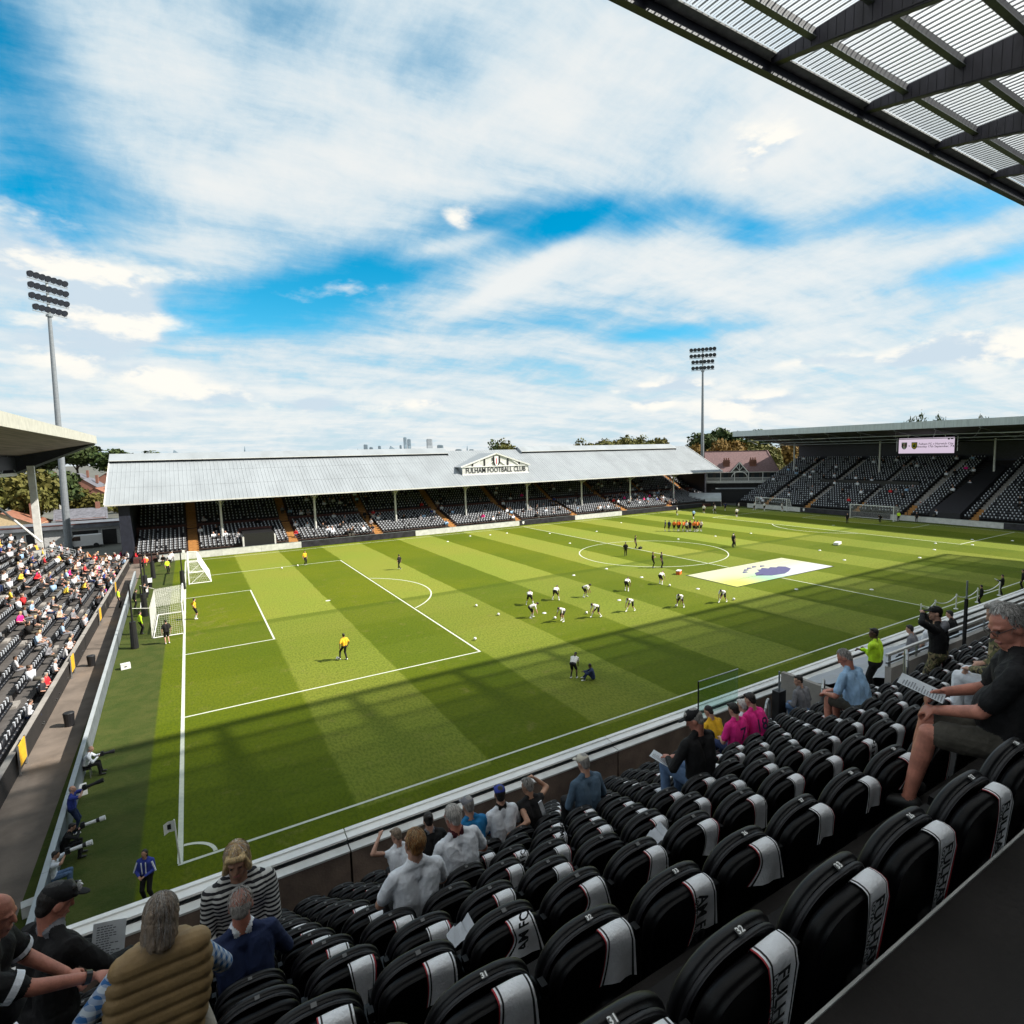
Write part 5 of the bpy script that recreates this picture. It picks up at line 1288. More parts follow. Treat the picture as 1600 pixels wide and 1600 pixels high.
def camo():
    m = D.materials.new('cloth_camouflage'); m.use_nodes = True; k = G(m.node_tree); o_ = k.n('ShaderNodeTexCoord').outputs['Object']
    c = k.mix(k.ramp(k.noise(o_, 14, 2), .48, .52), (.24, .19, .10, 1), (.10, .10, .04, 1)); c = k.mix(k.ramp(k.noise(o_, 19, 2, .5, .6), .55, .59), c, (.03, .025, .02, 1))
    k.put(m.node_tree.nodes['Principled BSDF'].inputs['Base Color'], c); m.node_tree.nodes['Principled BSDF'].inputs['Roughness'].default_value = .85
    return m
CL['camo'] = camo()
def plaid():
    m = D.materials.new('cloth_blue_plaid'); m.use_nodes = True; k = G(m.node_tree); q = k.sep(k.n('ShaderNodeTexCoord').outputs['Object'])
    f = k.m('ADD', k.m('MULTIPLY', k.m('GREATER_THAN', k.m('FRACT', k.m('DIVIDE', q[2], .055)), .5), .5), k.m('MULTIPLY', k.m('GREATER_THAN', k.m('FRACT', k.m('DIVIDE', k.m('ADD', q[0], q[1]), .06)), .55), .5))
    k.put(m.node_tree.nodes['Principled BSDF'].inputs['Base Color'], k.mix(f, (.62, .68, .75, 1), (.04, .16, .42, 1))); m.node_tree.nodes['Principled BSDF'].inputs['Roughness'].default_value = .85
    return m
CL['plaid'] = plaid()

def Rz(a): c, s_ = math.cos(a), math.sin(a); return np.array([[c, -s_, 0], [s_, c, 0], [0, 0, 1.]])
def Rx(a): c, s_ = math.cos(a), math.sin(a); return np.array([[1, 0, 0], [0, c, -s_], [0, s_, c]])
def Ry(a): c, s_ = math.cos(a), math.sin(a); return np.array([[c, 0, s_], [0, 1, 0], [-s_, 0, c]])
def ik(Sx, T, a, b_, pole):
    d = T-Sx; L = np.linalg.norm(d); d = d/L; L = min(L, (a+b_)*.995)
    ca = (a*a+L*L-b_*b_)/(2*a*L); ca = max(-1, min(1, ca)); p_ = V(*pole)-d*(V(*pole)@d); p_ /= np.linalg.norm(p_)+1e-9
    return Sx+d*a*ca+p_*a*math.sqrt(max(0, 1-ca*ca)), Sx+d*L
UVC = {}
def prim_mesh(prims):
    vs, fs, n0 = [], [], 0
    NU, NV = 14, 8
    for p in prims:
        rings = []
        if p[0] == 'c':
            _, a, b_, ra, rb, m_ = p; d = b_-a; L = np.linalg.norm(d)
            d = d/L if L > 1e-6 else V(0, 0, 1)
            x = np.cross(d, V(0, 0, 1) if abs(d[2]) < .9 else V(1, 0, 0)); x /= np.linalg.norm(x); y = np.cross(d, x)
            prof = [(a, ra, t) for t in np.linspace(-PI/2+.25, 0, 4)]+[(b_, rb, t) for t in np.linspace(0, PI/2-.25, 4)]
            ring = [(c_+d*r_*math.sin(t), r_*math.cos(t)) for c_, r_, t in prof]
            th = np.linspace(0, 2*PI, NU, endpoint=False)
            pts = np.concatenate([c_[None]+r_*(np.cos(th)[:, None]*x+np.sin(th)[:, None]*y) for c_, r_ in ring])
            poles = [a-d*ra, b_+d*rb]; nr = len(ring)
        else:
            _, c_, Rm, rr, m_ = p
            th = np.linspace(0, 2*PI, NU, endpoint=False); ph = np.linspace(-PI/2+.3, PI/2-.3, 7)
            pts = np.concatenate([np.stack([np.cos(th)*math.cos(q), np.sin(th)*math.cos(q), np.full(NU, math.sin(q))], 1) for q in ph])
            pts = (pts*rr)@Rm.T+c_; poles = [c_-Rm[:, 2]*rr[2], c_+Rm[:, 2]*rr[2]]; nr = 7
        n = len(pts)
        vs.append(pts); vs.append(np.array(poles))
        for j in range(nr-1):
            for i in range(NU): fs.append((n0+j*NU+i, n0+j*NU+(i+1) % NU, n0+(j+1)*NU+(i+1) % NU, n0+(j+1)*NU+i))
        for i in range(NU): fs.append((n0+(i+1) % NU, n0+i, n0+n)); fs.append((n0+(nr-1)*NU+i, n0+(nr-1)*NU+(i+1) % NU, n0+n+1))
        n0 += n+2
    me = D.meshes.new('body'); me.from_pydata(np.concatenate(vs).tolist(), [], fs); me.update()
    return me
PENDING = []
def melt(o, prims, voxel, it=3):
    """one continuous skin over all the primitives, coloured by the nearest one"""
    r = o.modifiers.new('r', 'REMESH'); r.mode = 'VOXEL'; r.voxel_size = voxel; r.use_smooth_shade = True
    s_ = o.modifiers.new('s', 'SMOOTH'); s_.factor = .5; s_.iterations = it
    PENDING.append((o, prims))
def finish():
    bpy.context.view_layer.update(); dg = bpy.context.evaluated_depsgraph_get()
    done = []
    for o, prims in PENDING: done.append(D.meshes.new_from_object(o.evaluated_get(dg)))
    for (o, prims), me in zip(PENDING, done):
        n = len(me.polygons); c = np.empty(3*n, 'f'); me.polygons.foreach_get('center', c); c = c.reshape(-1, 3).astype(float)
        best = np.full(n, 1e9); idx = np.zeros(n, 'i'); mats = []
        for p in prims:
            m_ = p[-1]
            if m_ not in mats: mats.append(m_)
            if p[0] == 'c':
                a, b_, ra, rb = p[1:5]; d = b_-a; L2 = max(d@d, 1e-9); t = np.clip(((c-a)@d)/L2, 0, 1); q = np.linalg.norm(c-(a+t[:, None]*d), axis=1)-(ra+(rb-ra)*t)
            else:
                q = (np.linalg.norm(((c-p[1])@p[2])/p[3], axis=1)-1)*min(p[3])
            w = q < best; best[w] = q[w]; idx[w] = mats.index(m_)
        old = o.data; o.modifiers.clear()
        me.materials.clear()
        for m_ in mats: me.materials.append(m_)
        me.polygons.foreach_set('material_index', idx); me.polygons.foreach_set('use_smooth', np.ones(n, bool)); me.name = o.name
        if o.get('tufted'):
            nv = len(me.vertices); vc = np.empty(3*nv, 'f'); me.vertices.foreach_get('co', vc); vc = vc.reshape(-1, 3).astype(float); vn = np.empty(3*nv, 'f'); me.vertices.foreach_get('normal', vn); vn = vn.reshape(-1, 3); r = np.random.default_rng(nv); h_ = np.zeros(nv)
            for q in range(8):
                kv = r.normal(size=3)*V(1, 1, .4); kv /= np.linalg.norm(kv); h_ += np.abs(np.sin(vc@kv*PI/r.uniform(.014, .04)+r.random()*6))
            me.vertices.foreach_set('co', (vc+vn*((h_/8-.66)*.016)[:, None]).astype('f').ravel()); me.update(); del o['tufted']
        if o.get('creased'):
            nv = len(me.vertices); vc = np.empty(3*nv, 'f'); me.vertices.foreach_get('co', vc); vc = vc.reshape(-1, 3).astype(float); vn = np.empty(3*nv, 'f'); me.vertices.foreach_get('normal', vn); vn = vn.reshape(-1, 3)
            lv = np.empty(len(me.loops), 'i'); me.loops.foreach_get('vertex_index', lv); lt = np.empty(n, 'i'); me.polygons.foreach_get('loop_total', lt)
            isc = np.array([m_.name.startswith('cloth') for m_ in mats], float)[idx]; wgt = np.zeros(nv); cnt = np.zeros(nv)
            np.add.at(wgt, lv, np.repeat(isc, lt)); np.add.at(cnt, lv, 1); wgt /= np.maximum(cnt, 1)
            r = np.random.default_rng(int(abs(o.location[0])*977) % 9999); h_ = np.zeros(nv)
            wp = vc+.035*np.stack([np.sin(vc@r.normal(size=3)*11+i) for i in range(3)], 1)
            for q in range(7):
                kv = r.normal(size=3); kv[2] *= .55; kv /= np.linalg.norm(kv); h_ += (1-np.abs(np.sin(wp@kv*PI/r.uniform(.07, .17)+r.random()*6)))**3*r.uniform(.5, 1)
            h_ = (h_/7-.22)*.024
            me.vertices.foreach_set('co', (vc+vn*(h_*(wgt > .99))[:, None]).astype('f').ravel()); me.update()
            del o['creased']
        users = [x for x in D.objects if x.data == old] if old.users > 1 else [o]
        for x in users: x.data = me; x.modifiers.clear()
        D.meshes.remove(old)
    PENDING.clear()

def human(sit=True, H=1.75, pel=None, lean=0.0, side=0.0, twist=0.0, head=(0, 0, 0), hands=None, feet=None, palm=None,
          skin='pale', top='white', bottom='jeans', shoe=None, sleeve='short', shorts=False, sock=None, hair='short', hairc='brown', cap=None,
          belly=0.0, fingers=False, slim=1.0, quilt=False, face=True, elbow=None, collar=None, knee=(0, 1, .35), necked=0):
    s = H/1.75; P = []
    sk, tp, bt = SK[skin], CL[top], CL[bottom]; sh = shoe or shoe_k
    pel = V(*(pel or ((0, .20, .55) if sit else (0, 0, .93))))*V(1, 1, s if not sit else 1)
    Rt = Rx(-lean)@Ry(side)
    up, fw = Rt@V(0, 0, 1), Rt@V(0, 1, 0)
    Rs = Rt@Rz(twist); lat, sf = Rs@V(1, 0, 0), Rs@V(0, 1, 0)
    C_ = pel+up*.50*s
    # curved spine
    mid = pel+up*.25*s-fw*.02*s
    cap_ = lambda a, b_, ra, rb, m_: P.append(('c', V(*a), V(*b_), ra*s, rb*s, m_))
    ell = lambda c_, R_, rr, m_: P.append(('e', V(*c_), R_, V(*rr)*s, m_))
    k_ = slim
    if quilt:
        for i in range(7):
            f = i/6; c0 = pel+up*(.03+.46*f)*s; ww = (.155+.035*math.sin(f*2.6))
            c0 = c0-fw*.012*s
            tl_ = V(0, 0, .035*s)
            cap_(c0-lat*ww*s-tl_*.6, c0+lat*ww*s+tl_*.6, .076, .076, tp)
            cap_(c0-lat*ww*.5*s+sf*.05*s-tl_*.3, c0+lat*ww*.5*s+sf*.05*s+tl_*.3, .088, .088, tp)
        cap_(C_-lat*.13*s-up*.01*s, C_+lat*.13*s-up*.01*s, .075, .075, tp)
    else:
        for q in (-1, 1):
            cap_(pel+lat*q*.07*s+up*.04*s, mid+lat*q*.082*k_*s, .118*k_, .118*k_, tp)
            cap_(mid+lat*q*.082*k_*s, C_+lat*q*.105*k_*s-up*.10*s, .118*k_, .112*k_, tp)
        cap_(C_-lat*.15*s-up*.05*s, C_+lat*.15*s-up*.05*s, .070, .070, tp)
        cap_(C_-up*.06*s, C_+up*.02*s, .085, .062, tp)
        if belly: ell(pel+up*.16*s+fw*.07*s, Rt, (.15+belly*.3, .12+belly, .17), tp)
    cap_(pel-lat*.075*s, pel+lat*.075*s, .125*k_, .125*k_, bt)
    # head
    Rh = Rt@Rz(head[0])@Rx(-head[1])@Ry(head[2]) if len(head) < 4 else Rz(head[0])@Rx(-head[1])@Ry(head[2])
    hu = (up+V(0, 0, .6)); hu = hu/np.linalg.norm(hu)
    hc = C_+hu*(.190+necked)*s+(Rh@V(0, 1, 0))*.035*s
    hp = lambda q: hc+Rh@(V(*q)*s)
    cap_(C_-up*.01*s, hp((0, -.022, -.06)), .064, .060, sk)
    for q in (-1, 1): cap_(C_+up*.045*s+lat*q*.035*s-sf*.012*s, C_+lat*q*.15*s-up*.035*s-sf*.01*s, .042, .050, tp)
    if collar: cap_(C_+up*.03*s-lat*.03*s, C_+up*.03*s+lat*.03*s, .064, .064, CL[collar])
    ell(hp((0, -.010, .022)), Rh, (.074, .094, .096), sk); ell(hp((0, .028, -.035)), Rh, (.058, .060, .076), sk); ell(hp((0, .048, -.088)), Rh, (.038, .040, .030), sk)
    if face:
        cap_(hp((0, .084, .010)), hp((0, .100, -.024)), .010, .0135, sk)
        for q in (-1, 1): ell(hp((q*.076, -.006, -.008)), Rh, (.011, .024, .033), sk); cap_(hp((q*.018, .082, .026)), hp((q*.045, .068, .024)), .010, .009, sk)
        cap_(hp((-.018, .087, -.062)), hp((.018, .087, -.062)), .008, .008, M('lip', (.34, .12, .10), .5))
    # arms
    hands = hands or {}
    out = dict(hc=hc, Rh=Rh, s=s, hand={})
    for q, nm in ((1, 'R'), (-1, 'L')):
        Sx = C_+lat*q*.185*s*k_-up*.055*s
        T = V(*hands[nm]) if nm in hands else (V(q*.13, .45, .66) if sit else pel+V(q*.27, .05, -.09))
        po = (elbow or {}).get(nm, (q*.8, -.6, -.5))
        E_, Wr = ik(Sx, T, .295*s, .265*s, po)
        am = tp if not quilt else CL['plaid']
        if sleeve == 'long':
            cap_(Sx, E_, .066*k_, .054, am); cap_(E_, Wr-(Wr-E_)*.06, .052, .040, am)
        else:
            e2 = Sx+(E_-Sx)*(.72 if sleeve == 'short' else .05)
            cap_(Sx, e2, .068*k_, .066, am); cap_(Sx+(E_-Sx)*.4, E_, .046, .042, sk); cap_(E_, Wr, .042, .029, sk)
        out.setdefault('arm', {})[nm] = (Sx, E_, Wr)
        d = Wr-E_; d /= np.linalg.norm(d); pn = V(*((palm or {}).get(nm, (0, .1, -1)))); pn = pn-d*(pn@d); pn /= np.linalg.norm(pn)+1e-9; la = np.cross(d, pn)*(1 if q > 0 else -1)
        out['hand'][nm] = (Wr, d, pn, la)
        pc = Wr+d*.055*s
        if fingers:
            P.append(('e', pc, np.stack([la, pn, d], 1), V(.041, .017, .052)*s, sk))
            for fi, (o_, L_) in enumerate(((-.030, .068), (-.010, .076), (.010, .072), (.029, .058))):
                a = Wr+d*.095*s+la*o_*s; m_ = a+(d*.85+pn*.5)*L_*.5*s; e_ = m_+(d*.35+pn*.9)*L_*.5*s
                cap_(a, m_, .0095, .009, sk); cap_(m_, e_, .009, .0078, sk)
            a = Wr+d*.035*s-la*.034*s; m_ = a+(d*.6-la*.6+pn*.35)*.042*s; e_ = m_+(d*.8+pn*.5)*.034*s
            cap_(a, m_, .012, .0105, sk); cap_(m_, e_, .0105, .009, sk)
        else:
            P.append(('e', pc, np.stack([la, pn, d], 1), V(.040, .02, .05)*s, sk)); cap_(pc+d*.02*s, pc+(d*.75+pn*.55)*.085*s, .024, .02, sk); cap_(pc-la*.03*s, pc-la*.045*s+d*.03*s, .012, .011, sk)
    # legs
    feet = feet or {}
    for q, nm in ((1, 'R'), (-1, 'L')):
        hp_ = pel+lat*q*.085*s-V(0, 0, .02)*s
        T = V(*feet[nm]) if nm in feet else (V(q*.13, .62, .10) if sit else V(q*.11, 0, .09))
        K, A = ik(hp_, T, .44*s, .43*s, knee)
        if shorts:
            e2 = hp_+(K-hp_)*.80; cap_(hp_, e2, .094*k_, .086, bt); cap_(hp_+(K-hp_)*.5, K, .068, .056, sk); cap_(K, K+(A-K)*.35, .054, .056, sk); cap_(K+(A-K)*.35, A, .054, .035, sk)
            if sock: cap_(K+(A-K)*.35, A, .055, .040, sock)
        else:
            cap_(hp_, K, .090*k_, .068, bt); cap_(K, A, .066, .050, bt)
        fd = V(fw[0], fw[1], 0); fd = fd/(np.linalg.norm(fd)+1e-9) if np.linalg.norm(fd) > .2 else V(0, 1, 0)
        cap_(A-V(0, 0, .035)-fd*.03, A-V(0, 0, .055)+fd*.15*s, .045, .034, sh)
    # hair
    HP = []
    hm = HC[hairc]
    he = lambda c_, rr, m_=hm: HP.append(('e', hp(c_), Rh, V(*rr)*s, m_)); hcap = lambda a, b_, ra, rb, m_=hm: HP.append(('c', hp(a), hp(b_), ra*s, rb*s, m_))
    if hair in ('short', 'bun', 'long', 'bob', 'crop'):
        he((0, -.024, .034), (.080, .093, .096) if hair != 'crop' else (.0775, .088, .095)); he((0, -.055, -.025), (.064, .048, .062))
        if hair == 'short': hcap((-.04, .05, .098), (.045, .052, .096), .022, .018)
    if hair == 'bald': he((0, -.040, -.004), (.0775, .070, .052)); he((0, -.058, -.035), (.060, .044, .05))
    if hair == 'bun': he((0, -.115, .05), (.035, .032, .035))
    if hair in ('long', 'bob'):
        e_ = -.125 if hair == 'long' else -.125
        for q in (-1, 1): hcap((q*.058, -.02, .03), (q*.068, -.025, e_+.03), .034, .026); hcap((q*.040, -.06, .03), (q*.036, -.070, e_), .045, .032)
        hcap((0, -.070, .03), (0, -.072, e_-.01), .05, .036)
        if hair == 'bob':
            for q in (-1, 1): hcap((q*.045, .045, .085), (q*.078, .03, -.06), .020, .024)
            hcap((-.045, .066, .075), (.045, .066, .075), .024, .024)
    if cap:
        cm = CL[cap]
        he((0, -.008, .058), (.084, .104, .070), cm); HP.append(('e', hp((0, .118, .052)), Rh, V(.062, .062, .010)*s, cm)); hcap((-.055, .075, .052), (.055, .075, .052), .014, .014, cm)
    out.update(prims=P, hair=HP)
    return out

def strands(h, m_, n, L, width=.003, seed=0, fringe=.75, mix=None):
    r = np.random.default_rng(seed); b = MB(); hc, Rh, s = h['hc'], h['Rh'], h['s']
    c0 = V(0, -.018, .032); rad = V(.083, .099, .099)
    for i in range(n):
        ph = r.uniform(-PI, PI); th = r.uniform(.05, 1.75); front = math.cos(ph) > .45
        if front: th = r.uniform(.05, fringe*.7)
        pts = []; k_ = 1.0+.07*r.random(); drop = 0.0; seg = 5; LL = L*(.6+.6*r.random()); dph = r.normal()*.25
        for q in range(seg+1):
            t = th+LL*q/seg/.097
            lim = fringe+.25 if front else 1.85
            if t > lim: drop = (t-lim)*.095; t = lim
            f = q/seg; k_ = k_+(.02*f*r.random() if L > .1 else 0)
            p_ = c0+rad*k_*V(math.sin(t)*math.sin(ph+dph*f), math.sin(t)*math.cos(ph+dph*f), math.cos(t))+V(0, 0, -drop)*(0 if front else 1)
            pts.append(hc+Rh@(p_*s))
        w = width*(.6+.8*r.random()); m1 = m_ if not mix or r.random() < .55 else mix[int(r.random()*len(mix))]; wv1, wv2 = r.normal()*.006, r.random()*6
        for q in range(seg):
            d = pts[q+1]-pts[q]
            if np.linalg.norm(d) < 1e-5: continue
            nrm = pts[q]-hc; sd = np.cross(d, nrm); sd = sd/(np.linalg.norm(sd)+1e-9)*w/2
            w1 = 1-.15*q; w2 = 1-.15*(q+1)
            b.quad(pts[q]-sd*w1, pts[q]+sd*w1, pts[q+1]+sd*w2, pts[q+1]-sd*w2, m1)
    return b
def person(label, loc, yaw, voxel=.012, group=None, hairn=0, hairL=.06, eyes=False, **kw):
    h = human(**kw)
    me = prim_mesh(h['prims'])
    o = put('person', me, None, loc, yaw, label=label, category='person', group=group)
    melt(o, h['prims'], voxel, 1 if kw.get('quilt') else 3)
    if voxel <= .013 and not kw.get('quilt'): o['creased'] = 1
    if h['hair']:
        ho = put('hair' if not kw.get('cap') else 'cap', prim_mesh(h['hair']), o); melt(ho, h['hair'], max(.008, voxel*.8), 2)
        if not kw.get('cap') and voxel <= .013: ho['tufted'] = 1
    if hairn: strands(h, HC[kw.get('hairc', 'brown')], hairn, hairL, seed=int(abs(loc[0]*100)) % 999, mix=[HC[q] for q in dict(mouse=('grey', 'brown', 'grey'), blonde=('ginger', 'white', 'mouse'), ginger=('blonde', 'brown'), white=('grey',), grey=('white', 'dark')).get(kw.get('hairc'), ('dark',))]).obj('hair_strand', o, kind='stuff')
    if eyes:
        for q in (-1, 1):
            b = MB(); b.ell(h['hc']+h['Rh']@(V(q*.031, .079, .006)*h['s']), (.010, .010, .008), M('eye_dark', (.03, .02, .02), .2), 8, 6); b.obj('eye', o)
    h['obj'] = o
    return h
def seat_at(nm):
    k_, x = SEATED[nm]
    return (x, rowy(k_), rowz(k_))
# ---- the near rows
def sitter(nm, label, yaw=0.0, **kw):
    kw.setdefault('voxel', .012)
    return person(label, seat_at(nm), yaw, sit=True, **kw)
lap = dict(R=(.12, .50, .70), L=(-.12, .50, .70))
sitter('F3', 'person with long greying hair in a quilted tan gilet, near bottom left', voxel=.008, fingers=True, quilt=True, top='tan', bottom='cream', sleeve='long', hair='long', hairc='mouse', hairn=1500, hairL=.16, pel=(0, .20, .62), lean=.16, side=.10, head=(.25, .28, .10), hands=dict(R=(.20, .62, .80), L=(-.30, .55, .75)), feet=dict(R=(.24, .50, .28), L=(-.12, .62, .10)), H=1.78)
sitter('F5', 'person with thin grey hair and pink scalp in a navy jumper, near bottom left', voxel=.009, top='navy', bottom='black', sleeve='long', hair='bald', hairc='grey', hairn=500, hairL=.05, skin='red', collar='white', lean=.10, head=(-.15, .30, 0), pel=(0, .2, .50), H=1.74, belly=.03, hands=lap)
person('person with blonde bob in a black and white striped top, standing facing the camera', (1.27, -15.72, rowz(5)), PI-.05, voxel=.008, fingers=True, eyes=True, sit=False, H=1.95, top='stripe', bottom='black', sleeve='long', hair='bob', hairc='blonde', hairn=1500, hairL=.13, skin='tan', head=(-.1, .16, 0), lean=.08, hands=dict(R=(.08, .30, 1.1), L=(-.06, .31, 1.09)))
f1 = person('bald person in a black shirt with white trim reaching out at far left', (-.05, -16.85, rowz(3)), -PI/2-.12, voxel=.008, fingers=True, sit=False, H=1.70, top='black', bottom='black', sleeve='short', hair='none', skin='red', head=(-.1, .12, 0), lean=.20, belly=.03, hands=dict(R=(.02, .60, 1.02), L=(-.2, .35, .95)))
for q in ('R', 'L'):
    sx_, ex_, _w = f1['arm'][q]; dd_ = ex_-sx_
    b = MB(); b.tube(sx_+dd_*.60, sx_+dd_*.73, .0755, .0745, CL['white'], 18, False); b.obj('sleeve_trim', f1['obj'])
b = MB(); wr, d_, pn_, la_ = f1['hand']['R']; b.tube(wr-d_*.03, wr+d_*.0, .036, .034, M('watch_black', (.02, .02, .02), .3), 12, False); b.obj('watch', f1['obj'])
f2 = person('person in a dark brimmed cap with white badge and black jacket holding a sheet', (.12, -16.2, rowz(4)), -.85, voxel=.008, fingers=True, sit=False, H=1.76, top='black', bottom='black', sleeve='long', hair='short', hairc='dark', cap='black', skin='red', collar='grey', head=(-.35, .35, 0), lean=.12, hands=dict(R=(.20, .42, 1.02), L=(-.10, .42, 1.0)))
b = MB(); o_ = f2['hc']; Rh_ = f2['Rh']
for i in range(7):
    a_ = Rh_@V(-.028+.0095*i, .098, .085+.012*math.sin(i*2.2)); b.obox(o_+a_, Rh_@V(.005, 0, 0), Rh_@V(0, .006, 0), Rh_@V(0, 0, .016), shoe_w)
b.obj('badge', f2['obj'])
def sheet(label, loc, yaw, pitch, w_=.21, h_=.30, name='paper_sheet'):
    t = put(name, None, None, loc, (pitch, 0, yaw), label=label, category='paper')
    b = MB(); n = 6
    for i in range(n):
        x0, x1 = -w_/2+w_*i/n, -w_/2+w_*(i+1)/n; z = lambda x: .9*x*x
        b.quad((x0, -h_/2, z(x0)), (x1, -h_/2, z(x1)), (x1, h_/2, z(x1)), (x0, h_/2, z(x0)), M('paper', (.62, .66, .70), .8, var=.06, scale=12))
    b.obj('page', t)
    b = MB(); r_ = random.Random(3)
    for q in range(16):
        y = h_/2-.03-q*.0155; L = r_.uniform(.5, 1)*(w_-.05); x0 = -w_/2+.025
        for e_ in range(5):
            xa, xb = x0+L*e_/5, x0+L*(e_+.75)/5; b.quad((xa, y-.003, .9*xa*xa+.0015), (xb, y-.003, .9*xb*xb+.0015), (xb, y+.003, .9*xb*xb+.0015), (xa, y+.003, .9*xa*xa+.0015), M('print_grey', (.12, .13, .16), .8, var=0))
    b.obj('print', t)
    return t
sheet('printed sheet held by the person in the dark badged cap at lower left', (.42, -15.95, rowz(4)+1.04), -.3, 1.15)
sitter('F8', 'person with ginger hair in a pale blue white shirt, lower middle', voxel=.009, top='white', bottom='black', hair='crop', hairc='ginger', hairn=1300, hairL=.06, head=(.3, .05, .10), lean=-.06, side=.05, pel=(0, .22, .50), H=1.74, hands=lap, collar='white')
sitter('F9', 'person with white hair and white shirt beside the ginger haired person', voxel=.009, top='white', bottom='khaki', hair='crop', hairc='white', hairn=1300, hairL=.055, skin='red', head=(.45, .12, .05), lean=.12, side=-.08, pel=(0, .2, .52), H=1.76, belly=.03, hands=lap, collar='brown')
sitter('F8b', 'small person in a pale top in front of the ginger haired one, arm raised', H=1.5, top='white', bottom='black', sleeve='none', hair='short', hairc='mouse', lean=.3, head=(.6, .2, 0), hands=dict(L=(-.25, .42, 1.15), R=(.1, .5, .7)))
sitter('F10', 'person with dark tied hair and black top by the parapet, lower middle', H=1.66, top='black', bottom='black', sleeve='long', hair='bun', hairc='dark', collar='grey', lean=.2, head=(-.1, .25, 0))
sitter('F11', 'person in a turquoise shirt and grey cap, lower middle', top='turq', bottom='black', hair='short', hairc='grey', cap='grey', lean=.12, head=(.2, .1, 0), belly=.02)
sitter('F12', 'person in a royal blue cap and white shirt, lower middle', top='white', bottom='khaki', hair='short', hairc='dark', cap='bluej', lean=.08, head=(-.2, 0, 0), collar='black')
f13 = sitter('F13', 'grey haired person in a black vest with white strap, arm round neighbour', H=1.66, top='black', bottom='black', sleeve='none', skin='tan', hair='short', hairc='grey', hairn=500, lean=.1, head=(.5, .1, 0), hands=dict(L=(-.42, .02, .78), R=(.22, .45, 1.15)), elbow=dict(L=(.2, -1, -.3), R=(.8, 0, -.6)))
b = MB(); b.beam((.02, -.012, 1.10), (.16, .045, .72), .06, .012, CL['white'], (0, -1, .2)); b.obj('strap', f13['obj'])
sitter('F14', 'person in a denim shirt and beige cap sitting alone by the parapet', top='denim', bottom='black', sleeve='long', hair='short', hairc='grey', cap='cream', lean=.12, head=(.2, .2, 0), H=1.78)
sitter('F15', 'person in a black jacket, dark cap and jeans looking down, centre right', voxel=.009, fingers=True, top='black', bottom='jeans', sleeve='long', hair='short', hairc='grey', cap='black', skin='red', lean=.10, head=(.75, .45, 0), pel=(0, .2, .60), H=1.84, feet=dict(L=(-.25, .52, .18), R=(.05, .6, .1)), hands=dict(L=(-.22, .52, .78), R=(-.02, .50, .75)))
sheet('folded programme on the lap of the person in the dark cap and jeans', tuple(V(*seat_at('F15'))+V(-.25, .62, .74)), .5, .35, .17, .24)
sitter('F16', 'person in a yellow shirt leaning forward by the parapet', top='yellow', bottom='black', hair='crop', hairc='dark', lean=.45, head=(.3, .2, 0), hands=dict(R=(.1, .6, .75), L=(-.25, .6, .8)))
f17 = sitter('F17', 'person in a pink shirt numbered seven', H=1.66, top='pink', bottom='navy', hair='short', hairc='dark', lean=.12, head=(.1, .25, 0), sleeve='short')
f19 = sitter('F19', 'person in a pink shirt numbered eighteen', H=1.74, top='pink', bottom='navy', hair='short', hairc='dark', lean=.22, head=(.2, .2, 0), sleeve='short')
for h_, key, ln_ in ((f17, 'n7', .12), (f19, 'n18', .22)):
    up_ = Rx(-ln_)@V(0, 0, 1); fw_ = Rx(-ln_)@V(0, 1, 0); c_ = V(0, .20, .55)+up_*.27-fw_*.150
    text(key, M('shirt_number', (.02, .02, .06), .7, var=0), h_['obj'], frame(c_, (1, 0, 0), up_), 'shirt_number')
sitter('F18', 'person with white hair and pale shirt between the pink shirts', H=1.66, top='white', bottom='khaki', hair='short', hairc='white', lean=.1, head=(.2, .1, 0))
f20 = sitter('F20', 'person in a dark jacket with pale jeans behind the aisle rail', top='grey', bottom='jeans', sleeve='long', hair='short', hairc='dark', lean=.2, head=(.9, .1, 0))
sitter('F21', 'grey haired person in a pale blue polo leaning forward, elbows on knees', voxel=.009, fingers=True, top='pblue', bottom='khaki', shorts=True, hair='crop', hairc='grey', hairn=700, hairL=.05, skin='red', lean=.42, head=(.45, .25, 0), pel=(0, .18, .62), H=1.84, belly=.03, hands=dict(R=(-.05, .62, .72), L=(-.22, .62, .70)), feet=dict(L=(-.22, .58, .14), R=(.05, .6, .1)))
f22 = person('steward in a bright hi-vis jacket standing behind the pale aisle wall', (14.75, -13.75, rowz(7)), .25, sit=False, top='hiviz', bottom='black', sleeve='long', hair='short', hairc='dark', skin='dark', lean=.05, head=(.6, .0, 0), hands=dict(R=(-.12, .30, 1.22), L=(.10, .28, 1.18)), H=1.78, slim=1.15)
f23 = person('person in a black hoodie, cap and camouflage shorts raising a camera', (11.75, -16.35, rowz(4)), .25, voxel=.009, sit=False, H=1.76, top='black', bottom='camo', shorts=True, sleeve='long', hair='short', hairc='dark', cap='black', lean=.06, head=(.55, 0, 0), hands=dict(L=(-.16, .22, 1.62), R=(.06, .26, 1.60)), elbow=dict(L=(-1, -.1, -.3), R=(1, -.1, -.6)), slim=1.12)
b = MB(); b.ell((0, -.07, 1.42), (.14, .07, .10), CL['grey'], 14, 8); b.obj('hood', f23['obj'])
